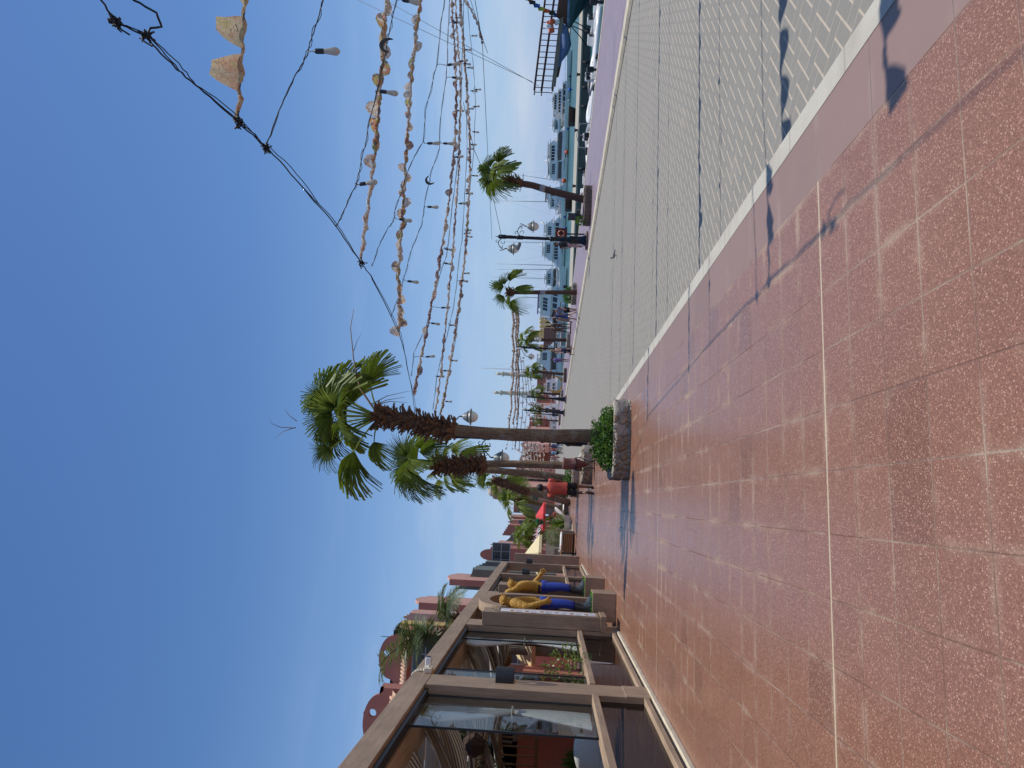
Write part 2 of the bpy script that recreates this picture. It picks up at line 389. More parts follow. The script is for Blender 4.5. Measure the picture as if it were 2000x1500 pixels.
# ------------------------------------------------------------------ shared materials
def wood_mat(name, c, stretch, rough=.62, dk=.62):
    m, t, b = nmat(name); q = NB(t)
    co = q.n('ShaderNodeTexCoord').outputs['Object']
    mp_ = q.n('ShaderNodeMapping'); mp_.inputs['Scale'].default_value = stretch; q.put(mp_.inputs[0], co)
    g = q.noise(mp_.outputs[0], 3., 8, .68); g2 = q.noise(co, 1.1, 4); g3 = q.noise(mp_.outputs[0], 14., 5, .6)
    col = q.mix(q.ramp(g, (.32, 0.), (.68, 1.)), tuple(v*dk for v in c), c)
    col = q.mix(q.math('MULTIPLY', q.ramp(g3, (.5, 0.), (.75, 1.)), .35), col, tuple(v*.55 for v in c))
    col = q.mix(q.math('MULTIPLY', q.ramp(g2, (.45, 0.), (.7, 1.)), .4), col, tuple(min(1, v*1.35+.02) for v in c))
    q.put(b.inputs['Base Color'], col); b.inputs['Roughness'].default_value = rough; b.inputs['Specular IOR Level'].default_value = .35
    bp = q.n('ShaderNodeBump'); bp.inputs['Strength'].default_value = .35; bp.inputs['Distance'].default_value = .004
    q.put(bp.inputs['Height'], g3); q.put(b.inputs['Normal'], bp.outputs[0])
    MATS[name] = m; return m
WY = wood_mat('brown_wood_beam', (.42, .30, .20), (9, .8, 9))
WZm = wood_mat('brown_wood_post', (.42, .30, .20), (9, 9, .8))
WX = wood_mat('brown_wood_cross', (.40, .28, .18), (.8, 9, 9))
WO = wood_mat('orange_wood', (.42, .22, .09), (7, 7, .9))
def glass_mat(name, tint, ior=1.5, boost=1.):
    m = bpy.data.materials.new(name); m.use_nodes = True; t = m.node_tree; t.nodes.clear(); q = NB(t)
    tr = q.n('ShaderNodeBsdfTransparent'); tr.inputs[0].default_value = (*tint, 1)
    gl = q.n('ShaderNodeBsdfGlossy'); gl.inputs['Roughness'].default_value = .015
    fr = q.n('ShaderNodeFresnel'); fr.inputs[0].default_value = ior
    mx_ = q.n('ShaderNodeMixShader'); q.put(mx_.inputs[0], q.math('MINIMUM', q.math('MULTIPLY', fr.outputs[0], boost), 1.))
    t.links.new(tr.outputs[0], mx_.inputs[1]); t.links.new(gl.outputs[0], mx_.inputs[2])
    o = q.n('ShaderNodeOutputMaterial'); t.links.new(mx_.outputs[0], o.inputs[0]); MATS[name] = m
    return m
GLASS = glass_mat('clear_glass', (.90, .93, .93), 1.45, .28)
TINT = glass_mat('brown_tinted_glass', (.40, .31, .29), 1.5, .9)
BLACKM = pm('black_metal', (.018, .019, .021), .45, .0, var=.3, sc=8, spec=.5)
WHITEP = pm('white_paint', (.72, .73, .74), .4, var=.05, sc=3)
STONE = pm('cream_stone', (.62, .54, .40), .7, var=.15, sc=4, bump=.3)
FX = -2.3
# ------------------------------------------------------------------ pavilion
pv = thing('restaurant_pavilion', 'long brown wood pavilion with glass panels and flat roof beam, statues at its door', 'restaurant', (FX, 4, 0))
def pbox(name, a, b, m, bev=.004, par=pv):
    o = MB().box((a[0]-FX, a[1]-4, a[2]), (b[0]-FX, b[1]-4, b[2])).obj(name, m, par, bev); return o
pbox('roof_beam', (FX-.22, 3, 2.85), (FX, 26.38, 3.10), WY)
pbox('beam_soffit', (FX-.62, 3, 2.80), (FX-.222, 26.36, 2.90), WY)
posts = [(3.6, 4.1), (8.83, 9.32), (13.03, 13.62), (17.2, 17.78), (22.1, 22.36), (26.12, 26.375)]
for y0, y1 in posts:
    pbox('post', (FX-.30, y0, .0), (FX-.003, y1, 2.847), WZm)
    pbox('post_foot', (FX-.03, y0-.004, .004), (FX+.006, y1+.004, .36), WZm, .003)
bays = [(4.1, 8.83), (9.32, 13.03), (17.78, 22.1), (22.36, 26.12)]
for i, (y0, y1) in enumerate(bays):
    pbox('handrail', (FX-.17, y0+.003, .70), (FX+.012, y1-.003, .775), WY)
    pbox('bottom_rail', (FX-.14, y0+.003, .085), (FX+.004, y1-.003, .14), WY)
    pbox('lower_glass', (FX-.085, y0+.004, .141), (FX-.072, y1-.004, .699), TINT, 0)
    n = int((y1-y0)/.9)
    for k in range(1, n+1): MB().box((-.12, y0-4+(y1-y0)*k/(n+1)-.02, .052), (-.03, y0-4+(y1-y0)*k/(n+1)+.02, .084)).obj('rail_support', WY, pv)
    pbox('window_track', (FX-.16, y0+.003, 2.80), (FX-.05, y1-.003, 2.847), BLACKM, 0)
pbox('stone_base', (FX-.34, 3.2, .002), (FX+.035, 13.02, .05), STONE)
pbox('stone_base', (FX-.34, 17.8, .002), (FX+.035, 26.6, .05), STONE)
# sliding panes, pushed to the far side of each opening
for y0, y1 in ((7.62, 8.80), (9.34, 10.15), (12.30, 13.0)):
    pn = pbox('sliding_pane', (FX-.125, y0, .79), (FX-.113, y1, 2.80), GLASS, 0)
    fr = MB()
    for a, b in (((y0, .78), (y0+.018, 2.80)), ((y1-.018, .78), (y1, 2.80)), ((y0, .776), (y1, .792))):
        fr.box((-.13, a[0]-4, a[1]), (-.108, b[0]-4, b[1]))
    fr.obj('pane_frame', BLACKM, pn)
# far pair of panes between posts
for y0, y1 in ((18.0, 22.0),): pbox('sliding_pane', (FX-.125, y0, .79), (FX-.113, y1, 2.80), GLASS, 0)
# floor, roof, inner structure
pbox('timber_floor', (-9.5, 3, .004), (FX-.345, 26.4, .03), pm('dark_floor_boards', (.17, .115, .08), .5, var=.3, sc=3, stretch=(6, .6, 1)), 0)
for k, y in enumerate([4.6+1.2*i for i in range(19)]):
    pbox('rafter', (-9.4, y, 2.90), (FX-.23, y+.09, 3.06), WX, 0)
pbox('back_beam', (-5.75, 3, 2.66), (-5.55, 26.3, 2.898), WY, 0); pbox('back_beam', (-9.5, 3, 2.66), (-9.3, 26.3, 2.898), WY, 0)
for y in (6.1, 10.2, 14.4, 18.6, 22.8):
    pbox('inner_post', (-5.77, y, .03), (-5.53, y+.24, 2.658), WZm); pbox('inner_post', (-9.5, y, .03), (-9.3, y+.2, 2.658), WZm)
def boards_roof():
    m = MB()
    for i in range(int((26.3-3)/.16)):
        if i % 4 in (2, 3): continue  # unseen roof, gaps left open to let more light inside
        m.box((-9.6-FX, -1+i*.16, 3.062), (-.24, -1+i*.16+.13, 3.085))
    return m.obj('roof_boards', WX, pv)
boards_roof()
# near-black sheet painting the shade of the door recess, and the doorway arch
pbox('recess_shade_sheet', (FX-.32, 14.2, .01), (FX-.29, 16.5, 2.84), pm('doorway_shade_black', (.035, .028, .024), .8), 0)
W_, cy, rr_, zt = 1.02, 15.32, 1.02, 2.83
def arch_pts(w, zt, zb):
    return [(cy-4+w, zb)] + [(cy-4+w*math.cos(a), zt-w*.62+w*.62*math.sin(a)) for a in [PI*i/20 for i in range(21)]] + [(cy-4-w, zb)]
MB().ringp(arch_pts(1.04, 2.835, .05), arch_pts(.80, 2.60, .05), -.02, .17).obj('door_arch', WZm, pv, .004)

# free standing pillar past the corner
t = thing('wood_pillar', 'separate brown wood pillar standing past the far corner of the pavilion', 'pillar', (-2.22, 29.55, 0))
MB().box((-.42, 0, .0), (.0, .34, 2.76)).obj('shaft', WZm, t, .005); MB().box((-.44, -.012, .0), (.015, .352, .17)).obj('base', WZm, t, .004)
# sign cabinets on the posts either side of the door
SIGNW = pm('white_menu_panel', (.80, .80, .84), .3, var=.03, sc=4)
def cabinet(y, label):
    c = thing('menu_cabinet', label, 'menu board', (-2.055, y, .25), 0, 'menu cabinets beside the pavilion door')
    MB().box((-.24, 0, .11), (0, .52, 2.30)).obj('case', WZm, c, .005)
    MB().box((-.25, -.02, .0), (.03, .54, .107)).obj('foot', WZm, c, .004)
    MB().box((.001, .05, .18), (.006, .47, 1.98)).obj('menu_sheet', SIGNW, c)
    r = random.Random(int(y))
    for k in range(6):
        z = .32+k*.28
        MB().box((.0065, .19+r.uniform(-.03, .03), z), (.008, .30+r.uniform(-.02, .03), z+.07)).obj('dish_photo', pm('dish_photo', (.30, .12, .05), .4, c2=(.55, .32, .16), sc=40), c)
        txt = MB()
        for j in range(5): txt.box((.0065, .10, z-.05-j*.022), (.0075, .10+r.uniform(.12, .3), z-.043-j*.022))
        txt.obj('text_block', pm('menu_ink', (.35, .33, .36), .5), c)
   
    lt = MB()
    for k, (a, b_) in enumerate(((.12, .30), (.31, .35), (.36, .40))): lt.box((.001, a, 2.06+.035*k), (.009, b_, 2.085+.035*k))
    lt.obj('raised_lettering', WY, c)
    fr = MB()
    for a, b_ in (((.03, .16), (.05, 2.0)), ((.47, .16), (.49, 2.0)), ((.03, .14), (.49, .16)), ((.03, 2.0), (.49, 2.02))): fr.box((0, a[0], a[1]), (.014, b_[0], b_[1]))
    fr.obj('sheet_frame', WZm, c)
    return c
cabinet(13.02, 'wood menu cabinet with white sheet on the post nearer the camera, beside the front statue')
cabinet(17.22, 'wood menu cabinet on the farther post, half hidden by the saluting statue')
# statue plinths
GRASSM = pm('plinth_turf', (.09, .24, .03), .9, var=.4, sc=60)
def plinth(y, label):
    p = thing('statue_plinth', label, 'plinth', (-1.98, y, 0), 0, 'statue plinths')
    MB().box((-.27, -.29, .004), (.27, .29, .46)).obj('box', WZm, p, .005)
    m = MB(); r = random.Random(3)
    m.box((-.25, -.27, .461), (.25, .27, .466))
    for k in range(420):
        x, yy = r.uniform(-.26, .26), r.uniform(-.28, .28); h = r.uniform(.015, .045); a = r.uniform(0, PI)
        d = Vector((math.cos(a), math.sin(a), 0))*.005
        m.add([Vector((x, yy, .464))-d, Vector((x, yy, .464))+d, Vector((x+r.uniform(-.02, .02), yy+r.uniform(-.02, .02), .464+h))], [(0, 1, 2)])
    m.obj('turf', GRASSM, p, fix=False)
plinth(14.08, 'square wood plinth under the front statue, the one standing nearer the camera')
plinth(16.85, 'square wood plinth under the saluting statue, the farther one')
# lamps on posts
def wall_lamp(x, y, z, label):
    c = thing('wall_lamp', label, 'wall lamp', (x, y, z), 0, 'black wall lamps of the pavilion')
    pts = [(.0, -.11)] + [(.02+.155*math.sin(PI*i/10), -.11*math.cos(PI*i/10)) for i in range(11)] + [(.0, .11)]
    o = [(a, b) for a, b in pts]; i_ = [(a*.9, b*.9) for a, b in pts]
    MB().ringp(o, i_, -.10, .13, 'z', Matrix.Rotation(0, 4, 'Z')).obj('shade', BLACKM, c, .002)
    MB().box((.0, -.07, -.05), (.02, .07, .05)).obj('back_plate', BLACKM, c)
    MB().ball((.06, 0, 0), .035).obj('bulb', pm('frosted_bulb', (.7, .68, .62), .3), c)
wall_lamp(FX, 9.2, 1.86, 'black half round wall lamp on the nearest front post')
wall_lamp(FX, 22.24, 2.02, 'black half round wall lamp on the slim post behind the saluting statue')
wall_lamp(FX, 26.25, 2.02, 'black half round wall lamp on the last post at the pavilion corner')
# camera and cable on the corner of beam and post
c = thing('security_camera', 'cream security camera on a junction box with a ribbed conduit at the roof beam', 'security camera', (FX+.003, 9.42, 2.86))
CREAM = pm('cream_plastic', (.66, .60, .46), .5, var=.06, sc=10)
MB().box((0, -.10, -.005), (.06, .06, .10)).obj('junction_box', CREAM, c, .008)
MB().ball((.068, -.02, .045), .02, 8, 6).obj('cable_gland', CREAM, c)
hd = MB().box((.0, .06, .035), (.16, .15, .115)).obj('housing', pm('white_plastic', (.75, .75, .74), .35, var=.03), c, .012)
MB().box((.161, .072, .045), (.166, .138, .105)).obj('lens', pm('lens_black', (.01, .01, .012), .1, spec=.8), hd)
cp = bez((.02, -.03, .10), (.02, -.03, .30), (-.16, -.03, .26), 10)
m = MB().tube(cp, .017, 10)
for i in range(0, 10): m.tube([cp[i], cp[i]+(cp[i+1]-cp[i])*.45], .022, 10)
m.obj('conduit', CREAM, c)

# ------------------------------------------------------------------ inside the pavilion
def stripe_mat(name, c1, c2, per, axis='Y', wd=.5):
    m, t, b = nmat(name); q = NB(t); co = q.n('ShaderNodeTexCoord').outputs['Object']
    s = q.n('ShaderNodeSeparateXYZ'); q.put(s.inputs[0], co)
    f = q.math('LESS_THAN', q.math('FRACT', q.math('DIVIDE', s.outputs[axis], per)), wd)
    big = q.math('LESS_THAN', q.math('FRACT', q.math('DIVIDE', s.outputs[axis], per*9)), .2)
    q.put(b.inputs['Base Color'], q.mix(big, q.mix(f, c1, c2), (.33, .24, .15))); b.inputs['Roughness'].default_value = .85
    tr = q.n('ShaderNodeBsdfTranslucent'); q.put(tr.inputs[0], q.mix(f, c1, c2)); ms = q.n('ShaderNodeMixShader'); ms.inputs[0].default_value = .3
    out = [n for n in t.nodes if n.type == 'OUTPUT_MATERIAL'][0]
    t.links.new(b.outputs[0], ms.inputs[1]); t.links.new(tr.outputs[0], ms.inputs[2]); t.links.new(ms.outputs[0], out.inputs[0])
    return m
STR = stripe_mat('striped_canopy_cloth', (.66, .62, .55), (.17, .12, .10), .075)
k = 0
for row, (x0, x1, sg) in enumerate(((-2.75, -5.0, .42), (-5.2, -9.0, .5))):
    for j in range(9):
        y0 = 4.5+j*2.1 + row*.6; wd = 1.5
        def fn(u, v, x0=x0, x1=x1, y0=y0, sg=sg):
            return (x0+(x1-x0)*u, (v-.5)*wd + .06*math.sin(u*7+v*3), 2.86-y0*0 - sg*4*u*(1-u)*(1+.25*math.sin(v*PI*3)) - .03*math.sin(v*14))
        o = MB().grid(fn, 20, 16).obj('ceiling_drape', STR, fix=False); o.location = (0, y0+wd/2, 0)
        so_ = o.modifiers.new('cloth', 'SOLIDIFY'); so_.thickness = .004
        tag(o, 'striped cloth swag slung under the pavilion roof', 'drape', 'striped ceiling drapes'); k += 1
# tied curtains behind the panes
CURT = pm('white_sheer_cloth', (.80, .78, .72), .8, var=.05, sc=4)
def curtain(y, label):
    def fn(u, v):
        z = .80+v*1.98; tie = abs(v-.47)/.5; wv = .10+.42*min(1, tie**.75)*(1-.35*max(0, v-.9)/.1)
        a = (u-.5)*wv*1.0
        return (.05*math.sin(u*PI*9)*(wv+.1)*1.4 + .02*math.sin(v*5), -wv*.5 + a, z)
    o = MB().grid(fn, 48, 36).obj('tied_curtain', CURT, fix=False); o.location = (FX-.24, y, 0)
    tag(o, label, 'curtain', 'tied curtains of the pavilion')
    tb = MB().tube([(.07*math.cos(a), -.09+.10*math.sin(a), 1.735) for a in [2*PI*i/14 for i in range(14)]], .018, 6, closed=True).obj('tie_band', pm('tie_cloth', (.42, .40, .33), .8), o)
curtain(8.78, 'white curtain tied at its middle, behind the pane beside the nearest post')
curtain(12.98, 'white curtain tied at its middle, behind the pane beside the menu cabinet')
# lanterns
WICK = pm('dark_wicker', (.075, .04, .028), .7, var=.5, sc=60, stretch=(1, 1, 6), bump=.6, bsc=120)
WICK2 = pm('tan_wicker', (.36, .22, .10), .7, var=.45, sc=60, stretch=(1, 1, 6), bump=.6, bsc=120)
def lantern(p, r, h, m_, label):
    c = thing('wicker_lantern', label, 'lantern', p, 0, 'wicker lanterns in the pavilion')
    pr = [(r*.38, -h*.5), (r*.72, -h*.32), (r, -h*.02), (r*.82, h*.22), (r*.45, h*.48), (r*.30, h*.5)]
    MB().lathe(pr, 10, smooth=False).obj('wicker_body', m_, c)
    fr = MB()
    for j in range(10):
        a = 2*PI*j/10; fr.tube([(q_[0]*math.cos(a)*1.01, q_[0]*math.sin(a)*1.01, q_[1]) for q_ in pr], .006, 4)
    for q_ in pr: fr.tube([(q_[0]*1.01*math.cos(2*PI*i/10), q_[0]*1.01*math.sin(2*PI*i/10), q_[1]) for i in range(10)], .006, 4, closed=True)
    fr.obj('rib_frame', m_, c)
    MB().tube([(0, 0, h*.5), (0, 0, max(h*.5+.05, 2.88-p.z))], .008, 5).obj('hanging_cord', BLACKM, c)
lantern(XP(925, 1455, -3.5), .17, .30, WICK, 'dark wicker lantern hanging in the nearest opening')
lantern(XP(985, 1287, -4.6), .24, .42, WICK2, 'tan wicker lantern hanging in the second opening, before the ribbed post')
# hanging greenery on the beams
LEAFD = pm('dark_ivy_leaf', (.02, .05, .012), .6, var=.5, sc=9)
def leaf_run(p, q, spread, n, size, mat, name, label, cat, group=None, seed=1, par=None):
    r = random.Random(seed); m = MB(); p = Vector(p); q = Vector(q)
    for k in range(n):
        c = p.lerp(q, r.random()) + Vector((r.gauss(0, spread[0]), r.gauss(0, spread[1]), r.gauss(0, spread[2])))
        a = Vector((r.gauss(0, 1), r.gauss(0, 1), r.gauss(0, 1))).normalized()*size*r.uniform(.6, 1.3)
        b_ = a.cross(Vector((r.gauss(0, 1), r.gauss(0, 1), r.gauss(0, 1)))).normalized()*size*.5
        m.add([c-a, c+b_, c+a, c-b_], [(0, 1, 2, 3)])
    o = m.obj(name, mat, par, fix=False)
    if label: tag(o, label, cat, group)
    return o
leaf_run((-4.2, 6, 2.62), (-4.2, 13, 2.62), (.10, .1, .13), 2600, .045, LEAFD, 'ivy_garland', 'dark green ivy hung along the inner beam, nearer run', 'ivy', seed=4)
leaf_run((-6.6, 9, 2.5), (-6.6, 20, 2.5), (.15, .1, .16), 2600, .055, LEAFD, 'ivy_garland', 'dark green ivy hung along the deeper beam', 'ivy', seed=5)
# plank screens deep inside
for i, (x, y) in enumerate(((-6.4, 9.0), (-7.2, 12.5), (-7.2, 16.5))):
    t = thing('slatted_screen', ['tan plank screen inside the pavilion, nearest of the three', 'tan plank screen in the middle of the pavilion', 'tan plank screen deepest inside the pavilion'][i], 'screen', (x, y, 0))
    for k in range(7): MB().box((k*.17, -.02, .05), (k*.17+.14, .02, 2.6)).obj('plank', WO if k % 3 else WZm, t)
# grey cushions on a bench, chairs, table
def crackle():
    m, t, b = nmat('grey_crackle_cushion'); q = NB(t); co = q.n('ShaderNodeTexCoord').outputs['Object']
    v = q.n('ShaderNodeTexVoronoi', feature='DISTANCE_TO_EDGE'); q.put(v.inputs['Vector'], co); v.inputs['Scale'].default_value = 16.
    q.put(b.inputs['Base Color'], q.mix(q.ramp(v.outputs['Distance'], (.02, 0.), (.05, 1.)), (.02, .02, .022), (.23, .23, .235))); b.inputs['Roughness'].default_value = .9
    return m
CRK = crackle()
def cushion(name, c, sz, mat, par=None, rot=0., tilt=0.):
    def fn(u, v):
        return (0, 0, 0)
    m = MB(); n = 10
    def sup(a, e): return math.copysign(abs(a)**e, a)
    vs = []; fs = []
    for i in range(n+1):
        th = -PI/2+PI*i/n
        for j in range(2*n):
            ph = 2*PI*j/(2*n)
            vs.append((sup(math.cos(th), .55)*sup(math.cos(ph), .5)*sz[0]/2, sup(math.cos(th), .55)*sup(math.sin(ph), .5)*sz[1]/2, sup(math.sin(th), .8)*sz[2]/2))
    for i in range(n):
        for j in range(2*n): fs.append((i*2*n+j, i*2*n+(j+1) % (2*n), (i+1)*2*n+(j+1) % (2*n), (i+1)*2*n+j))
    T = Matrix.Translation(Vector(c)) @ Matrix.Rotation(rot, 4, 'Z') @ Matrix.Rotation(tilt, 4, 'Y')
    m.add(vs, fs, True, T); return m.obj(name, mat, par)
t = thing('padded_bench', 'grey padded bench with crackle patterned back just inside the nearest opening', 'bench', (-3.1, 5.9, .03))
cushion('seat_pad', (-.25, .6, .40), (.7, 2.6, .22), CRK, t); cushion('back_pad', (.12, .6, .78), (.20, 2.6, .66), CRK, t)
MB().box((-.55, -.65, 0), (.22, 1.85, .28)).obj('bench_base', WX, t, .01)
for i, (yy, r_) in enumerate(((7.0, .3), (7.35, -.2))):
    o = cushion('throw_pillow', (0, 0, 0), (.16, .44, .42), pm('taupe_cushion', (.20, .17, .145), .9, var=.2, sc=30) if i else CRK, None, r_, .25)
    o.location = (-3.2, yy, .80); tag(o, ['grey throw pillow leaning on the padded bench', 'taupe throw pillow at the far end of the padded bench'][i], 'pillow')
def chair(p, rz, frame, pad, label, group):
    c = thing('dining_chair', label, 'chair', p, rz, group)
    for sx in (-.2, .2):
        for sy in (-.2, .2): MB().tube([(sx*.85, sy*.85, .44), (sx*1.1, sy*1.1, 0)], [.02, .014], 6).obj('leg', frame, c)
    cushion('seat', (0, 0, .46), (.46, .46, .09), pad, c)
    def fn(u, v): a = PI*(.15+.7*u)+PI; return (.25*math.cos(a), .24*math.sin(a)+.0, .46+v*(.36+.06*math.sin(PI*u)))
    b_ = MB().grid(fn, 14, 5).obj('backrest', pad, c, fix=False); s_ = b_.modifiers.new('t', 'SOLIDIFY'); s_.thickness = .03
    return c
OCH = pm('orange_chair_wood', (.55, .25, .05), .5, var=.15); WCH = pm('white_rattan', (.66, .66, .62), .6, var=.2, sc=70)
chair((-6.0, 7.6, .03), 1.2, OCH, OCH, 'orange wooden dining chair in the nearest opening', 'dining chairs'); chair((-6.7, 8.4, .03), 2.6, OCH, OCH, 'orange wooden dining chair behind the first, deeper inside', 'dining chairs')
for i, (x, y, a) in enumerate(((-3.55, 10.55, .5), (-3.7, 11.7, 2.2), (-5.0, 12.6, 1.2))):
    chair((x, y, .03), a, WO, WCH, ['white rattan chair nearest in the second opening', 'white rattan chair at the round table', 'white rattan chair deeper in the second opening'][i], 'rattan chairs')
c = thing('round_table', 'small round table between the white rattan chairs', 'table', (-3.2, 11.1, .03))
MB().lathe([(.34, .70), (.36, .72), (.34, .74)], 24).obj('table_top', WO, c); MB().lathe([(.2, 0), (.2, .02), (.03, .05), (.03, .70)], 14).obj('pedestal', BLACKM, c)
# cream paper hanging / ribbed inner column in the second opening
o = MB().lathe([(.20*(1+.05*(i % 2)), .03+i*0) for i in range(1)]+[(.2, 2.55)], 12)
o = MB()
vs = []
prof = [(.17+.02*math.cos(2*PI*j/4), 0) for j in range(4)]
ring = [(( .19+.02*(j % 2))*math.cos(2*PI*j/44), (.19+.02*(j % 2))*math.sin(2*PI*j/44)) for j in range(44)]
o = MB().prism(ring, .03, 2.6, 'z').obj('ribbed_column', pm('grey_brown_slats', (.25, .22, .17), .8, var=.2, sc=5))
o.location = (XP(1000, 1266, -5.2).x, XP(1000, 1266, -5.2).y, 0); tag(o, 'grey brown ribbed column inside the second opening', 'column')
# potted plants inside
POT = pm('terracotta_pot', (.42, .20, .12), .8, var=.2, sc=8)
LEAFM = None
# ------------------------------------------------------------------ fan palms
def frond(name, par, A, H, ax_, nrm, rad, mat, seed=0, spread=2.5, droop=.35, nseg=34, bend=(0, 0, .25), pet=.022, tw=0.):
    """one fan leaf: stalk from A to the hub H, blade opening along ax_ with its flat side facing nrm"""
    r = random.Random(seed); m = MB()
    A, H = Vector(A), Vector(H); ax_ = Vector(ax_).normalized(); nrm = Vector(nrm)
    nrm = (nrm - ax_*nrm.dot(ax_)).normalized(); sd_ = nrm.cross(ax_)
    mid = A.lerp(H, .5) + Vector(bend)*(H-A).length
    pts = bez(A, mid, H, 7)
    m.tube(pts, [pet*(1-.55*i/7) for i in range(8)], 5)
    g = Vector((0, 0, -1))
    for i in range(nseg):
        t0 = -spread/2 + spread*i/nseg; t1 = -spread/2 + spread*(i+1)/nseg; tm = (t0+t1)/2
        L = rad*(1-.30*(abs(tm)/(spread/2))**2)*r.uniform(.9, 1.06)
        fus = .46+r.uniform(-.05, .05)
        wv = r.uniform(.6, 1.5)
        def P(th, u, side):
            d = ax_*math.cos(th) + sd_*math.sin(th)
            fold = (.016+.02*u)*rad*side
            p = H + d*(L*u) + nrm*(fold - .18*rad*u*u)*1.0
            k = max(0, u-.45)
            p += g*(droop*rad*(k*k*2.4*wv + .10*u*u)) + sd_*(.05*rad*k*math.sin(tm*3+seed))
            return p
        us = [.03, .3, fus, fus+(1-fus)*.5, 1.]
        rows = []
        for u in us:
            if u <= fus: a, b_ = t0, t1; c = tm
            else:
                kk = 1-(u-fus)/(1-fus); hw = (t1-t0)/2*kk**.8*fus/u*.82
                a, b_ = tm-hw, tm+hw; c = tm
            rows.append((P(a, u, -1), P(c, u, 1), P(b_, u, -1)))
        vs = [p for rw in rows for p in rw]; fs = []
        for j in range(len(us)-1):
            o = j*3; fs += [(o, o+1, o+4, o+3), (o+1, o+2, o+5, o+4)]
        m.add(vs, fs, False)
    o = m.obj(name, mat, par, fix=False); return o
def trunk_mat(name, c1, c2, per=28., grey=(.42, .36, .29)):
    m, t, b = nmat(name); q = NB(t); co = q.n('ShaderNodeTexCoord').outputs['Object']
    s = q.n('ShaderNodeSeparateXYZ'); q.put(s.inputs[0], co)
    z = q.math('ADD', q.math('MULTIPLY', s.outputs['Z'], per), q.math('MULTIPLY', q.noise(co, 5., 3), 2.4))
    rg = q.math('PINGPONG', z, .5)
    mp_ = q.n('ShaderNodeMapping'); mp_.inputs['Scale'].default_value = (9, 9, 1.3); q.put(mp_.inputs[0], co)
    st = q.noise(mp_.outputs[0], 4., 6)
    col = q.mix(q.ramp(st, (.35, 0.), (.65, 1.)), c1, c2)
    col = q.mix(q.ramp(rg, (.02, .7), (.16, 0.)), col, tuple(v*.4 for v in c1))
    col = q.mix(q.math('MULTIPLY', q.ramp(q.noise(co, 3.5, 5), (.52, 0.), (.68, 1.)), .55), col, grey)
    q.put(b.inputs['Base Color'], col); b.inputs['Roughness'].default_value = .85
    bp = q.n('ShaderNodeBump'); bp.inputs['Strength'].default_value = .9; bp.inputs['Distance'].default_value = .02
    q.put(bp.inputs['Height'], q.math('ADD', rg, q.math('MULTIPLY', st, .7))); q.put(b.inputs['Normal'], bp.outputs[0])
    return m
TRUNK = trunk_mat('ringed_palm_trunk', (.15, .085, .045), (.30, .19, .10))
TRUNKD = trunk_mat('fibrous_palm_trunk', (.085, .042, .026), (.15, .08, .05), 16., (.12, .07, .05))
BOOT = pm('dead_leaf_base', (.07, .035, .02), .8, c2=(.20, .10, .05), sc=7., bump=.5, bsc=50)
STRAW = pm('dry_stalk', (.22, .15, .08), .7, var=.3, sc=10)
SILV = pm('pale_trunk_band', (.34, .31, .31), .6, var=.3, sc=14)
def trunk_mesh(path, r0, r1, r=rnd, n=14):
    k = len(path); m = MB()
    rs = [r0+(r1-r0)*i/(k-1) for i in range(k)]
    rs[0] *= 1.12
    return m.tube(path, [v*(1+.03*math.sin(i*2.7)) for i, v in enumerate(rs)], n)
def boots(name, par, path, rad, n, ln, r, mat=None, taper=1.):
    """stubs of cut leaves all round the head of the trunk"""
    m = MB(); mat = mat or BOOT
    k = len(path)-1
    m.tube(path, [rad*.86*(1 if i < k else .7) for i in range(k+1)], 12)
    for i in range(n):
        t = (i+r.random())/n; f = t*k; j = min(int(f), k-1); c = path[j].lerp(path[j+1], f-j); d = (path[min(j+1, k)]-path[j]).normalized()
        a = i*2.39996+r.uniform(-.3, .3); o = Vector((math.cos(a), math.sin(a), 0)); o = (o-d*o.dot(d)).normalized(); s_ = d.cross(o)
        w0 = r.uniform(.035, .06)*rad/.15; L = ln*r.uniform(.55, 1.25); up = r.uniform(.1, .95)
        b0 = c+o*rad*.75; dr = (o*1.0+d*up).normalized()
        tip = b0+dr*L+d*r.uniform(-.03, .05)
        w1 = w0*r.uniform(.25, .7); th = .012
        mid = b0.lerp(tip, .55)+d*.015
        vs = [b0-s_*w0, b0+s_*w0, mid+s_*(w0+w1)*.5, tip+s_*w1, tip-s_*w1+o*.01, mid-s_*(w0+w1)*.5]
        vs2 = [v-d*th*2 for v in vs]
        m.add(vs+vs2, [(0, 1, 2, 5), (5, 2, 3, 4), (11, 8, 7, 6), (10, 9, 8, 11), (0, 5, 11, 6), (5, 4, 10, 11), (1, 7, 8, 2), (2, 8, 9, 3), (3, 9, 10, 4)])
    return m.obj(name, mat, par, fix=False)
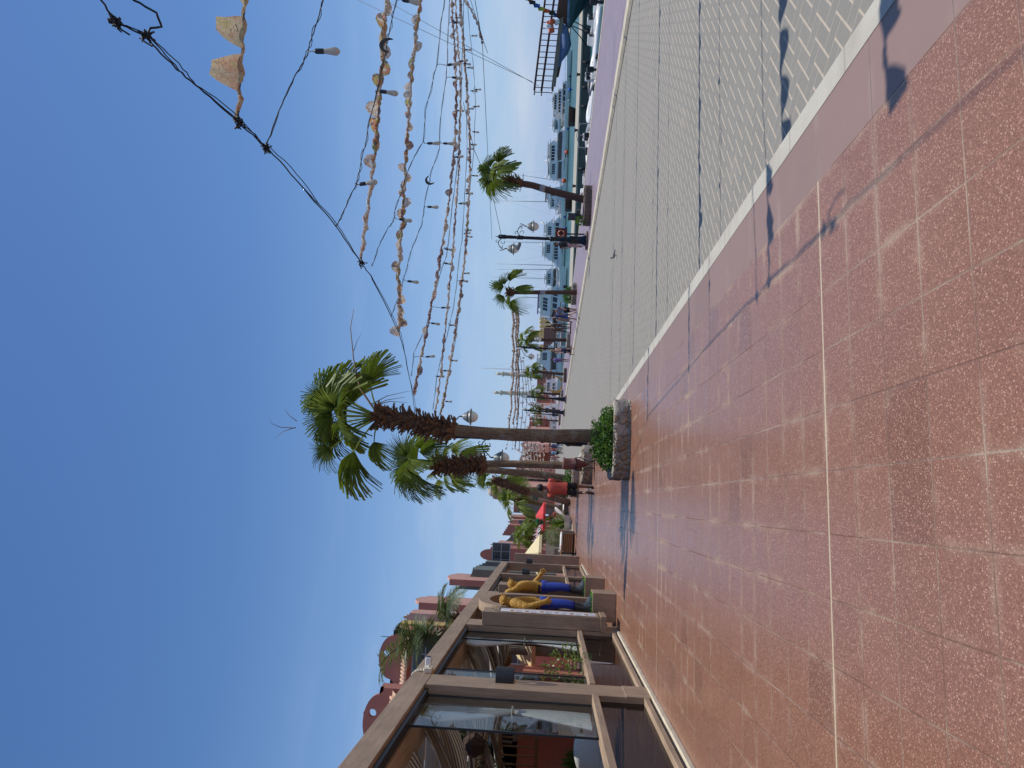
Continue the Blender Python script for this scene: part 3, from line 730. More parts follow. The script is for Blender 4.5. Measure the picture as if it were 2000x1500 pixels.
def palm(label, group, base, path, r0, r1, boot_from, crown, seed, dark=False, band=None, fronds=None, bootlen=.10, bootn=120, head=1.25, extra=None):
    r = random.Random(seed)
    t = thing('fan_palm', label, 'palm tree', base, 0, group)
    b = Vector(base); P = [Vector(p)-b for p in path]
    trunk_mesh(P, r0, r1).obj('trunk', TRUNKD if dark else TRUNK, t)
    hp = P[boot_from:]
    boots('leaf_bases', t, hp, r1*head, bootn, bootlen, r)
    A = P[-1]; d = (P[-1]-P[-2]).normalized()
    if fronds is None:
        n, pl, rad = crown
        fronds = []
        for i in range(n):
            az = i*2.39996+r.uniform(-.3, .3); el = R(85-125*(i/n)**.8)+r.uniform(-.12, .12)
            o = Vector((math.cos(az)*math.cos(el), math.sin(az)*math.cos(el), math.sin(el)))
            L = pl*r.uniform(.75, 1.15); H = A+o*L
            ax_ = Vector((o.x, o.y, o.z-.25-.3*(i/n)))
            up = Vector((-o.x*.6*math.sin(el)+r.uniform(-.5, .5), -o.y*.6*math.sin(el)+r.uniform(-.5, .5), 1))
            fronds.append((H, ax_, up, rad*r.uniform(.85, 1.12), 2.6+r.uniform(-.4, .5), .35+.3*i/n))
    for i, f in enumerate(fronds):
        frond('frond', t, A-d*.08, f[0], f[1], f[2], f[3], FROND, seed*50+i, f[4], f[5], bend=(0, 0, .12), nseg=40 if seed in (11, 21, 31) else 26)
    if band:
        j = band; m = MB().tube([P[j].lerp(P[j+1], .1), P[j].lerp(P[j+1], .9)], [r0*.96+(r1-r0)*(j/(len(P)-1))+.012]*2, 16); m.obj('trunk_band', SILV, t)
    if extra: extra(t, A, P, r)
    return t
# the near palm ------------------------------------------------------
Y1 = 12.43
def pxy(x, y, dy=0.): return D(x, y, Y1+dy)
path = [pxy(1232, 853), pxy(1165, 851), pxy(1080, 851), pxy(1000, 849), pxy(940, 845), pxy(890, 840), pxy(862, 836), pxy(830, 829), pxy(795, 821), pxy(760, 815), pxy(735, 813)]
base = Vector((path[0].x, path[0].y, 0))
path[0] = base
A1 = path[-1]
def FR(hub, tip, dyh=0., dyt=0., nrm=(0, -1, .3), rad=None, spread=2.5, droop=.3):
    H = pxy(hub[0], hub[1], dyh); T = pxy(tip[0], tip[1], dyt)
    return (H-base, T-H, Vector(nrm), (T-H).length if rad is None else rad, spread, droop)
z1 = lambda x, y: (500+x/3.75, 600+y/3.75)
near = [
 FR(z1(640, 668), z1(400, 500), -.15, -.3, (.35, -1, .35), None, 2.7, .18),
 FR(z1(655, 842), z1(520, 960), -.55, -.8, (-.1, -1, .4), None, 2.9, .5),
 FR(z1(600, 640), z1(300, 590), .35, .5, (0, -.7, .5), None, 2.6, .2),
 FR(z1(560, 800), z1(310, 830), -.2, -.2, (.1, -1, .2), None, 2.5, .12),
 FR(z1(530, 720), z1(340, 700), .3, .3, (.2, -.8, .4), None, 2.8, .25),
 FR(z1(545, 1040), z1(345, 1150), -.1, -.15, (-.45, -1, .3), None, 2.6, .3),
 FR(z1(600, 960), z1(400, 930), .3, .4, (-.2, -1, .3), None, 2.6, .3),
 FR(z1(720, 1055), z1(600, 1400), .0, .0, (-.9, -.75, .5), None, 1.7, .3),
 FR(z1(838, 535), z1(850, 300), -.1, -.1, (.5, -.9, .35), None, 2.7, .22),
 FR(z1(865, 985), z1(890, 1190), -.2, -.25, (-.5, -1, .4), None, 2.3, .4),
 FR(z1(690, 720), z1(600, 500), .45, .9, (.5, -.6, .45), None, 2.5, .22),
 FR(z1(680, 900), z1(620, 1040), .5, .9, (-.5, -.6, .45), None, 2.5, .25),
 FR(z1(660, 760), z1(560, 780), .6, 1.3, (0, .2, 1), .9, 2.8, .4),
 FR(z1(625, 790), z1(560, 740), -.6, -1.1, (0, -.9, 1), .7, 2.6, .2),
 FR(z1(560, 860), z1(330, 920), .2, .25, (-.1, -.9, .3), None, 2.4, .2),
 FR(z1(520, 650), z1(290, 560), .1, .2, (.3, -1, .3), None, 2.5, .2), FR(z1(600, 900), z1(380, 1010), .5, .6, (-.3, -.8, .4), None, 2.6, .3), FR(z1(640, 640), z1(480, 430), .6, .8, (.4, -.8, .5), None, 2.6, .3), FR(z1(580, 740), z1(420, 640), -.5, -.9, (.2, -1, .5), .8, 2.7, .4),
]
def near_extra(t, A, P, r):
    b = base
    # flower stalks and bare stalks
    def stalk(pts, r0, name='bare_stalk', mat=STRAW):
        q = [pxy(*p[:2], p[2] if len(p) > 2 else 0)-b for p in pts]
        k = []
        for i in range(len(q)-1):
            for j in range(4): k.append(q[i].lerp(q[i+1], j/4))
        k.append(q[-1])
        MB().tube(k, [r0*(1-.8*i/(len(k)-1)) for i in range(len(k))], 5).obj(name, mat, t)
    stalk([z1(885, 775), z1(760, 590), z1(715, 380), z1(692, 150), z1(716, 15)], .022)
    stalk([z1(716, 320), z1(740, 250), z1(775, 185)], .008)
    stalk([z1(850, 710), z1(960, 650), z1(1130, 612)], .012); stalk([z1(860, 720), z1(960, 680), z1(1095, 658)], .012); stalk([z1(865, 720), z1(980, 690), z1(1110, 698)], .012)
    stalk([z1(290, 885), z1(180, 880), z1(120, 855), z1(98, 825)], .009); stalk([z1(290, 880), z1(200, 910), z1(130, 965)], .008); stalk([z1(300, 835), z1(240, 790), z1(208, 740)], .008)
    stalk([z1(760, 500), z1(700, 470), z1(640, 480)], .008)
palm('tall fan palm with bushy ruff of leaf stubs, nearest the camera, in the hedge planter', 'fan palms along the promenade', base, path, .128, .09, 5, None, 11,
     fronds=near, bootlen=.17, bootn=260, head=1.65, extra=near_extra)
# second palm and the ones behind it ---------------------------------
def pathY(pts, Y, n=3):
    q = [D(x, y, Y+(dy if dy else 0)) for x, y, dy in [(p+(0,))[:3] for p in pts]]
    o = []
    for i in range(len(q)-1):
        for j in range(n): o.append(q[i].lerp(q[i+1], j/n))
    return o+[q[-1]]
def tall(label, Y, pts, r0, r1, bootn, crown, seed, zbase=.0, grp='fan palms along the promenade', dark=False, bfrom=None, band=None, n=3, bl=.12, head=1.3, fr=None):
    p = pathY(pts, Y, n); b = Vector((p[0].x, p[0].y, zbase)); p[0] = b
    if fr:
        D_ = []
        for hub, tip, dh, dt, nr, sp_, dr_ in fr:
            H = D(hub[0], hub[1], Y+dh); T = D(tip[0], tip[1], Y+dt); D_.append((H-b, T-H, Vector(nr), (T-H).length*1.22, sp_, dr_*.8))
        fr = D_
    return palm(label, grp, b, p, r0, r1, bfrom, crown, seed, dark, band, fr, bl, bootn, head)
z2 = lambda x, y: (800+x/4, 760+y/4)
A2 = (850, 908)
fr2 = []
for hub, tip, dh, dt, nr, sp_, dr_ in [
  (z1(1140, 1180), z1(1010, 1340), -.6, -.9, (-.4, -1, .5), 2.6, .6), (z1(1110, 1085), z1(985, 960), -.4, -.7, (.2, -1, .3), 2.6, .3),
  (z1(1130, 1150), z1(950, 1200), .2, .2, (0, -1, .4), 2.7, .3), (z1(1160, 1020), z1(1230, 960), 0, 0, (.6, -.8, .4), 2.4, .8),
  (z1(1200, 1060), z1(1290, 1000), -.3, -.5, (.5, -.9, .5), 2.4, .8), (z1(1150, 1240), z1(1000, 1340), .3, .4, (-.4, -.8, .5), 2.4, .6),
  (z1(1180, 1120), z1(1020, 1060), .8, 1.4, (0, -.5, .8), 2.6, .5), (z1(1170, 1200), z1(1090, 1330), .5, .9, (-.5, -.8, .5), 2.5, .8), (z1(1120, 1120), z1(1040, 1200), -.8, -1.4, (0, -1, .6), 2.6, .6)]:
    fr2.append((hub, tip, dh, dt, nr, sp_, dr_))
tall('fan palm with the thickest ruff of dead leaf stubs, in the second stone planter', 22.6, [(1150, 912), (1080, 908), (1000, 906), (950, 906), (900, 909), (850, 909)], .13, .115, 260, None, 21, bfrom=9, n=3, bl=.22, head=2.2, fr=fr2)
tall('slender fan palm leaning from the third stone planter, its head behind its neighbour', 33.3, [(1128, 938), (1060, 928), (980, 920), (920, 916), (880, 914)], .19, .14, 90, (14, .8, .9), 22, bfrom=9, n=3)
tall('leaning fan palm with shaggy leaf stubs farther along the promenade', 44, [(1112, 982), (1060, 967), (1020, 958), (985, 944), (962, 936)], .2, .19, 130, (9, .7, 1.0), 23, bfrom=5, n=3, bl=.2, head=1.5,
     fr=[((950, 934), (922, 925), -.3, -.6, (.3, -1, .3), 2.6, .5), ((945, 938), (926, 950), .2, .2, (-.4, -1, .4), 2.6, .6), ((955, 940), (950, 956), -.3, -.4, (-.4, -1, .3), 2.4, .8), ((952, 930), (950, 922), .2, .3, (.4, -1, .4), 2.4, .6), ((948, 936), (930, 936), .5, .9, (0, -1, .5), 2.6, .4)])
tall('fan palm behind the man in the red shirt', 56, [(1100, 968), (1050, 962), (1010, 956), (985, 952)], .2, .18, 60, (12, .7, 1.0), 24, bfrom=6, n=3)
tall('small fan palm with drooping fans left of the man in the red shirt', 50, [(1105, 995), (1060, 985), (1030, 978), (1008, 976)], .18, .17, 60, (11, .7, 1.0), 25, bfrom=6, n=3)
# right hand row ---------------------------------------------------
z9 = lambda x, y: (920+x/12.5, 280+y/12.5)
fr3 = [(z9(480, 640), z9(160, 640), -.4, -.6, (.2, -1, .3), 2.7, .25), (z9(560, 900), z9(480, 1280), -.8, -1.1, (-.5, -1, .6), 2.2, .5), (z9(560, 820), z9(240, 1080), .2, .2, (-.3, -1, .3), 2.5, .3),
  (z9(690, 480), z9(660, 120), 0, 0, (.6, -.9, .3), 1.7, .3), (z9(480, 560), z9(290, 340), .4, .5, (.2, -1, .3), 2.3, .3), (z9(650, 700), z9(800, 560), -.2, -.2, (.7, -.8, .2), 2.6, .7),
  (z9(620, 780), z9(150, 800), .6, .9, (0, -1, .4), 2.6, .3), (z9(600, 620), z9(760, 480), .5, .8, (.4, -.8, .4), 2.6, .7), (z9(700, 940), z9(780, 1090), .3, .3, (-.5, -.8, .3), 2.0, .6),
  (z9(600, 700), z9(420, 560), -1., -1.6, (.1, -1, .7), 2.6, .6), (z9(600, 850), z9(640, 1120), .8, 1.1, (-.5, -.8, .4), 2.4, .8), (z9(640, 760), z9(560, 760), -1.2, -2.0, (0, -.9, .8), 2.7, .7)]
tall('fan palm leaning to the right, nearest of the row on the quay side', 29.9, [(1150, 392), (1120, 384), (1080, 374), (1040, 362), (1010, 357), (985, 352)], .175, .145, 80, None, 31, grp='fan palms along the quay', dark=True, bfrom=11, n=3, band=7, bl=.26, head=1.6, fr=fr3)
z3 = lambda x, y: (900+x/6.667, 500+y/6.667)
fr4 = [(z3(560, 400), z3(370, 370), -.4, -.6, (.3, -1, .3), 2.4, .35), (z3(560, 520), z3(450, 620), -.4, -.6, (-.4, -1, .3), 2.4, .35), (z3(570, 370), z3(530, 230), 0, 0, (.6, -1, .2), 1.8, .4), (z3(640, 330), z3(660, 175), 0, .1, (.7, -.8, .3), 1.6, .5),
  (z3(700, 430), z3(830, 400), -.3, -.4, (.6, -.9, .2), 2.2, .7), (z3(680, 620), z3(660, 740), .2, .2, (-.6, -.9, .3), 2.4, .8), (z3(640, 560), z3(560, 600), .5, .9, (-.2, -1, .4), 2.4, .5), (z3(640, 600), z3(740, 690), -.5, -.8, (-.5, -.9, .4), 2.4, .8)]
tall('fan palm with a sparse ragged crown on the quay side, second of that row', 44.4, [(1122, 571), (1080, 571), (1040, 571), (1005, 571), (990, 570)], .15, .135, 80, None, 32, grp='fan palms along the quay', dark=True, bfrom=9, n=3, band=4, bl=.24, head=1.7, fr=fr4)
for i, (x0, yb, x1, yt, Y, lab) in enumerate([(1112, 664, 1028, 664, 60.5, 'fan palm beside the far lamp post on the quay, third of that row'), (1105, 731, 1040, 726, 78, 'fan palm in front of the white boat under the two towers'),
     (1098, 770, 1048, 768, 95, 'fan palm next to the yellow crescent sculpture'), (1095, 802, 1046, 799, 112, 'fan palm between two far lamp posts'), (1092, 822, 1048, 820, 130, 'farthest fan palm of the quay row')]):
    tall(lab, Y, [(x0, yb, 0), ((x0+x1)/2, (yb+yt)/2, 0), (x1+12, yt, 0), (x1, yt, 0)], .16, .15, 40, (11, .5, .85), 40+i, grp='fan palms along the quay', dark=True, bfrom=6, n=3, bl=.3, head=1.3)
# feather palms behind the pavilion ----------------------------------
def feather(label, base, H, fr, seed, grp='feather palms behind the pavilion', rt=.16):
    r = random.Random(seed); t = thing('feather_palm', label, 'palm tree', base, 0, grp)
    b = Vector(base); top = Vector((0, 0, H))
    trunk_mesh([Vector((0, 0, H*i/8)) for i in range(9)], rt, rt*.8).obj('trunk', TRUNK, t)
    boots('leaf_bases', t, [Vector((0, 0, H-1.0+.25*i)) for i in range(5)], rt*1.2, 60, .2, r)
    for i, (tip, lift) in enumerate(fr):
        T = Vector(tip)-b; mid = top.lerp(T, .5)+Vector((0, 0, lift)); P = bez(top, mid, T, 20); m = MB()
        m.tube(P, [.03*(1-.9*k/20) for k in range(21)], 5)
        for k in range(2, 20):
            for h in (0, .5):
                c = P[k].lerp(P[min(k+1, 20)], h); d = (P[min(k+1, 20)]-P[k-1]).normalized(); s_ = d.cross(Vector((0, 0, 1))).normalized(); u = s_.cross(d)
                for sg in (-1, 1):
                    L = .75*math.sin(PI*min(1, (k+h)/21*1.05+.06))**.6*r.uniform(.8, 1.1)
                    e = c+(s_*sg*.85+d*.75+u*(.3)).normalized()*L-Vector((0, 0, L*.45*r.uniform(.6, 1.3)))
                    mm_ = c.lerp(e, .5)+u*.08*L; w_ = d*.018
                    m.add([c-w_, c+w_, mm_+w_*1.4, e, mm_-w_*1.4], [(0, 1, 2, 4), (4, 2, 3)])
        m.obj('frond', FEATH, t, fix=False)
    return t
z7 = lambda x, y: (650+x/5, 1050+y/5)
Yf = 21.5
b1 = D(1010, 1250, Yf); b1.z = 0
feather('feather palm arching over the pavilion roof beam, nearer one', b1, D(*z7(960, 960), Yf).z, [(D(*z7(510, 1420), Yf-2), 1.3), (D(*z7(650, 860), Yf), .6), (D(*z7(700, 980), Yf-1.5), .7), (D(*z7(640, 1150), Yf-2.5), .8), (D(*z7(830, 1200), Yf-3), .4),
   (D(*z7(1000, 850), Yf+1), .6), (D(*z7(1040, 1000), Yf-1), .5), (D(*z7(900, 1080), Yf-2.5), .9), (D(*z7(820, 850), Yf+2), .5), (D(*z7(760, 1180), Yf+.5), .7)], 51)
Yf = 30
b2 = D(1040, 1215, Yf); b2.z = 0
feather('feather palm with grey fronds behind the roof beam above the statues', b2, D(*z7(1180, 700), Yf).z, [(D(*z7(1350, 500), Yf-1), 1.2), (D(*z7(1100, 450), Yf), .6), (D(*z7(1040, 560), Yf+1), .4), (D(*z7(1020, 680), Yf-1), .3), (D(*z7(1270, 640), Yf-3), .9),
   (D(*z7(1130, 850), Yf-1), .4), (D(*z7(1250, 470), Yf+1), .8), (D(*z7(1180, 830), Yf+1), .5), (D(*z7(1320, 560), Yf-2), 1.1)], 52)
# ------------------------------------------------------------------ stone planters
def cobble_mat(name, sc=7.5):
    m, t, b = nmat(name); q = NB(t); co = q.n('ShaderNodeTexCoord').outputs['Object']
    nz = q.n('ShaderNodeTexNoise'); q.put(nz.inputs['Vector'], co); nz.inputs['Scale'].default_value = 3.
    av = q.n('ShaderNodeVectorMath', operation='ADD'); q.put(av.inputs[0], co)
    sv = q.n('ShaderNodeVectorMath', operation='SCALE'); q.put(sv.inputs[0], nz.outputs['Color']); sv.inputs['Scale'].default_value = .16; q.put(av.inputs[1], sv.outputs[0])
    vd = q.n('ShaderNodeTexVoronoi', feature='DISTANCE_TO_EDGE'); q.put(vd.inputs['Vector'], av.outputs[0]); vd.inputs['Scale'].default_value = sc
    vc = q.n('ShaderNodeTexVoronoi', feature='F1'); q.put(vc.inputs['Vector'], av.outputs[0]); vc.inputs['Scale'].default_value = sc
    sp_ = q.n('ShaderNodeSeparateColor'); q.put(sp_.inputs[0], vc.outputs['Color'])
    col = q.ramp(sp_.outputs[0], (0., (.20, .13, .075)), (.35, (.34, .26, .16)), (.7, (.44, .36, .25)), (1., (.27, .20, .13)))
    col = q.mix(q.math('MULTIPLY', q.noise(co, 26., 5), .5), col, (.20, .15, .10))
    mort = q.mix(q.noise(co, 9., 4), (.30, .27, .23), (.42, .38, .32))
    patch = q.ramp(q.noise(co, 2.3, 3), (.54, 0.), (.62, 1.))
    f = q.math('MAXIMUM', q.ramp(vd.outputs['Distance'], (.04, 1.), (.10, 0.)), q.math('MULTIPLY', patch, .9))
    q.put(b.inputs['Base Color'], q.mix(f, col, mort)); b.inputs['Roughness'].default_value = .85
    bp = q.n('ShaderNodeBump'); bp.inputs['Strength'].default_value = 1.; bp.inputs['Distance'].default_value = .045
    q.put(bp.inputs['Height'], q.math('ADD', q.math('MULTIPLY', q.ramp(vd.outputs['Distance'], (.0, 0.), (.25, 1.)), q.math('SUBTRACT', 1., patch)), q.math('MULTIPLY', q.noise(co, 40., 4), .15)))
    q.put(b.inputs['Normal'], bp.outputs[0])
    return m
COB = cobble_mat('cobble_masonry'); COBD = pm('dark_pebble_wall', (.075, .055, .042), .85, c2=(.20, .15, .11), sc=22, bump=.8, bsc=22); COBS = cobble_mat('small_cobble_masonry', 11.)
SOIL = pm('planter_soil', (.10, .065, .04), .95, var=.4, sc=20, bump=.5)
def rrect(hx, hy, r, n=6):
    p = []
    for cx, cy_, a0 in ((hx-r, hy-r, 0), (-hx+r, hy-r, PI/2), (-hx+r, -hy+r, PI), (hx-r, -hy+r, 1.5*PI)):
        p += [(cx+r*math.cos(a0+PI/2*i/n), cy_+r*math.sin(a0+PI/2*i/n)) for i in range(n+1)]
    return p
def planter(label, c, hx, hy, h, rad, mat, group, seed=0, wall=.16):
    r = random.Random(seed); t = thing('stone_planter', label, 'planter', (c[0], c[1], 0), 0, group)
    o = rrect(hx, hy, rad, 8); i_ = rrect(hx-wall, hy-wall, max(.05, rad-wall), 8); n = len(o); m = MB()
    lv = [(0, .0), (.05, .02), (h*.35, .0), (h*.7, .012), (h-.03, .0), (h, .035)]
    vs = []; fs = []
    for z, ins in lv:
        for k, (x, y) in enumerate(o):
            l = math.hypot(x, y); w_ = ins+r.uniform(-.008, .008); vs.append((x*(1-w_/l), y*(1-w_/l), z + (r.uniform(-.008, .008) if z > .1 else .003)))
    k = len(lv)
    for (x, y) in i_: vs.append((x, y, h-.015))
    for (x, y) in i_: vs.append((x, y, h-.12))
    for a in range(k+1):
        for j in range(n): fs.append((a*n+j, a*n+(j+1) % n, (a+1)*n+(j+1) % n, (a+1)*n+j))
    m.add(vs, fs, True); m.obj('stone_wall', mat, t)
    MB().prism(i_, h-.16, h-.09, 'z').obj('soil', SOIL, t)
    return t
def hedge(label, boxes, n, size, seed, mat=None, name='hedge_shrub', cat='shrub', group=None, z0=.22):
    """leafy shrub: leaves thrown over the skin and the inside of some ellipsoids, on a few bare twigs"""
    r = random.Random(seed); c0 = Vector(boxes[0][0]); t = thing(name, label, cat, (c0.x, c0.y, z0), 0, group); m = MB(); tw = MB()
    for c, rad in boxes:
        c = Vector(c)-Vector((c0.x, c0.y, z0))
        for k in range(6): tw.tube(bez((c.x*.5+r.uniform(-.1, .1), c.y*.5+r.uniform(-.1, .1), 0), (c.x, c.y, c.z*.5), (c.x+r.uniform(-1, 1)*rad[0]*.8, c.y+r.uniform(-1, 1)*rad[1]*.8, c.z+r.uniform(0, .8)*rad[2]), 4), .008, 4)
        vol = int(n*rad[0]*rad[1]*rad[2]/sum(b[1][0]*b[1][1]*b[1][2] for b in boxes))
        for k in range(vol):
            d = Vector((r.gauss(0, 1), r.gauss(0, 1), r.gauss(0, 1))).normalized(); bump = 1+.12*math.sin(d.x*7+seed)*math.sin(d.y*6+1)+.10*math.sin(d.z*9)
            q_ = r.random()**.28*bump*(1+ (.16 if r.random() < .03 else 0))
            p = c+Vector((d.x*rad[0], d.y*rad[1], d.z*rad[2]))*q_
            if p.z < -.02: continue
            a = (d*.7+Vector((r.gauss(0, .7), r.gauss(0, .7), r.gauss(.25, .7)))).normalized(); b_ = a.cross(Vector((r.gauss(0, 1), r.gauss(0, 1), r.gauss(0, 1)))).normalized(); L = size*r.uniform(.6, 1.25)
            nn = a.cross(b_)
            m.add([p, p+a*L*.45+b_*L*.32+nn*L*.06, p+a*L, p+a*L*.45-b_*L*.32+nn*L*.06], [(0, 1, 2, 3)])
    m.obj('foliage', mat or HEDGE, t, fix=False); tw.obj('twigs', pm('twig', (.10, .07, .045), .8), t)
    return t
GP = 'stone planters along the promenade'
planter('long rounded cobble planter at the foot of the nearest palm', (1.19, 12.45), .73, .62, .31, .36, COB, GP, 1)
hedge('dense green hedge in the nearest planter, wrapped round the palm trunk', [((1.22, 12.2, .40), (.46, .40, .25)), ((.86, 12.2, .36), (.22, .34, .24)), ((1.62, 12.3, .33), (.18, .32, .14)), ((1.2, 12.6, .36), (.5, .36, .26))], 5200, .052, 11)
c2_ = G(1158, 905); planter('round ended cobble planter behind the hedge planter, beside the red litter bin', (c2_.x-.02, c2_.y+.65), .66, .6, .34, .5, COB, GP, 2)
c3_ = G(1131, 938); planter('round cobble planter with small shrubs, farther off beside the man', (c3_.x, c3_.y+.6), .8, .65, .36, .5, COB, GP, 3)
hedge('low patchy shrub in the planter beside the man in red', [((c3_.x-.3, c3_.y+.3, .5), (.5, .35, .28)), ((c3_.x+.4, c3_.y+.5, .45), (.35, .3, .2))], 1500, .075, 12)
for i, (x, y, hx, mat, lab, hd) in enumerate([(1156, 390, .84, COBD, 'long dark pebbled planter under the leaning quay palm', 0), (1126, 569, .76, COBS, 'pale cobble planter with a bushy plant under the ragged quay palm', 1), (1114, 663, .72, COBS, 'pale cobble planter behind the bare chested man', 0),
      (1107, 731, .75, COBD, 'dark planter in front of the white boat', 0), (1100, 771, .8, COBS, 'planter beside the yellow crescent sculpture', 0), (1095, 818, .9, COBS, 'farthest planter of the quay row', 0)]):
    p = G(x, y); planter(lab, (p.x, p.y+hx*.75), hx, hx*.75, .33, .4, mat, 'stone planters along the quay', 10+i)
    if hd: hedge('straggly plant in the pale planter under the ragged quay palm', [((p.x-.1, p.y+.6, .5), (.62, .4, .36))], 900, .12, 14)
    if i == 0: 
        hedge('small green sprig at the end of the dark pebbled planter', [((p.x-.75, p.y+.5, .42), (.2, .2, .22))], 160, .1, 15)
# ------------------------------------------------------------------ lamp posts
IRON = pm('black_cast_iron', (.016, .018, .022), .38, .3, var=.4, sc=7, spec=.5, bump=.2, bsc=60)
ZINC = pm('weathered_zinc', (.11, .12, .12), .45, .2, c2=(.27, .29, .29), sc=9, stretch=(6, 6, 1))
GLOBE = pm('frosted_globe', (.78, .74, .66), .35, var=.08, sc=5)
def scroll(m, pts, r): m.tube(pts, r, 6)
def spiral(cx, cz, r0, r1, a0, a1, n=14): return [(cx+(r0+(r1-r0)*i/n)*math.cos(a0+(a1-a0)*i/n), 0, cz+(r0+(r1-r0)*i/n)*math.sin(a0+(a1-a0)*i/n)) for i in range(n+1)]
def lamp_arm(par, side, z, rz, reach=.72):
    """wrought iron arm with a bell lamp hanging at its end; side = +1 or -1 along local x"""
    T = Matrix.Rotation(rz, 4, 'Z')
    def L(p): return T @ Vector((side*p[0], p[1], p[2]))
    a = MB()
    main = [(.10, 0, z)]+[(x, 0, z+dz) for x, dz in ((.2, .10), (.32, .13), (.45, .08), (.55, -.04), (.64, -.14), (reach, -.20))]
    cr = []
    for i in range(len(main)-1):
        for j in range(3): cr.append(Vector(main[i]).lerp(Vector(main[i+1]), j/3))
    cr.append(Vector(main[-1]))
    a.tube([L(p) for p in cr], .020, 7)
    for s_ in (spiral(.20, z+.20, .10, .02, -PI/2, PI*1.2), spiral(.24, z-.12, .13, .03, PI/2+.3, -PI*.9), spiral(.46, z-.04, .10, .02, PI/2, -PI*1.0), spiral(.62, z-.01, .07, .015, -PI/2, PI*.9)): a.tube([L(p) for p in s_], .014, 6)
    a.tube([L((reach, 0, z-.20)), L((reach, 0, z-.34))], .026, 8)
    o = a.obj('arm', IRON, par)
    Z0 = z-.34; T2 = Matrix.Translation(L((reach, 0, Z0)))
    h = MB().lathe([(.05, .02), (.09, 0), (.13, -.05), (.19, -.15), (.225, -.22)], 20, T2).obj('lamp_cap', ZINC, par)
    MB().lathe([(.232, -.222), (.232, -.262), (.30, -.275), (.305, -.30), (.22, -.30)], 20, T2).obj('cap_rim', ZINC, h)
    MB().lathe([(.195, -.302), (.205, -.36), (.17, -.45), (.09, -.53), (.001, -.555)], 20, T2).obj('lamp_glass', GLOBE, h)
def lamp_post(label, p, H, arms, rz=0., group='double armed lamp posts', lean=(0, 0), plinth=None, reach=.72):
    t = thing('lamp_post', label, 'street lamp', p, rz, group)
    t.rotation_euler = (lean[1], lean[0], rz)
    if plinth: MB().prism(rrect(.42, .42, .3), -.05, plinth, 'z').obj('footing', pm('footing_concrete', (.20, .15, .12), .9, var=.3, sc=8, bump=.4), t, .01)
    z = plinth or 0
    MB().lathe([(.26, z), (.26, z+.06), (.22, z+.10), (.22, z+.16), (.19, z+.20), (.185, z+.62), (.205, z+.66), (.205, z+.72), (.14, z+.82), (.125, z+.95), (.15, z+1.0), (.15, z+1.05), (.11, z+1.10), (.10, z+1.55), (.125, z+1.60), (.125, z+1.66), (.085, z+1.72)], 16).obj('base', IRON, t)
    f = MB(); n = 32
    ring = [((.068 if k % 2 else .077)*math.cos(2*PI*k/n), (.068 if k % 2 else .077)*math.sin(2*PI*k/n)) for k in range(n)]
    f.prism(ring, z+1.7, H-.25, 'z'); f.obj('fluted_pole', IRON, t)
    MB().lathe([(.078, H-.62), (.085, H-.60), (.085, H-.30), (.105, H-.28), (.105, H-.02), (.06, H), (.05, H+.05), (.055, H+.08), (.02, H+.12), (.004, H+.26)], 14).obj('finial', IRON, t)
    for k, (side, za) in enumerate(arms):
        MB().lathe([(.08, za-.17), (.10, za-.15), (.10, za+.12), (.08, za+.14)], 14).obj('collar', IRON, t)
        lamp_arm(t, side, za, 0, reach)
    return t
pL = G(1160, 863, 0); Yl = 24.2
pL = D(1156, 863, Yl); hL = D(874, 861, Yl).z
zl = D(948, 862, Yl).z; zr = D(884, 862, Yl).z
lamp_post('black double lamp post just behind the nearest palm', (pL.x, pL.y, 0), hL, ((-1, zl), (1, zr)), -YAW, plinth=.08)
pR = G(1148, 470, 0); hR = D(976, 471, pR.y).z
lamp_post('black double lamp post on the quay pavement beside the lifebuoy', (pR.x, pR.y, 0), hR, ((1, D(1015, 468, pR.y).z), (-1, D(978, 472, pR.y).z-.02)), -YAW, lean=(R(1.2), 0), plinth=.10, reach=.56)
m = MB(); ch = D(1014, 478, pR.y); q_ = MB().cbox((0, 0, 0), (.16, .34, .14)).obj('floodlight', ZINC); q_.location = (ch.x-.15, ch.y-.2, ch.z); q_.rotation_euler = (.3, 0, .4); tag(q_, 'small grey floodlight clamped to the quay lamp post by the lifebuoy', 'floodlight')
for i, (x, y, xt, lab) in enumerate([(1116, 684, 1012, 'black lamp post far off on the quay behind the bare chested man'), (1105, 780, 1020, 'black lamp post far off near the crescent sculpture'), (1102, 806, 1024, 'black lamp post far off with a square footing, farther than the crescent sculpture'), (1093, 811, 1040, 'small black lamp post in the far distance of the quay')]):
    p = G(x, y, 0); Y = min(p.y, 118); p = D(x, y, Y); p.z = max(p.z, -.05) if i else 0
    H = D(xt, y, Y).z
    lamp_post(lab, (p.x, p.y, 0), H, ((1, H*.78), (-1, H-.5)), -YAW, lean=(R(1.5), 0), plinth=.10)
pf = D(1060, 938, 62); lamp_post('lamp post on the promenade far behind the man in the red shirt', (pf.x, pf.y, 0), D(1000, 936, 62).z, ((-1, D(1012, 940, 62).z), (1, D(1002, 940, 62).z)), -YAW)
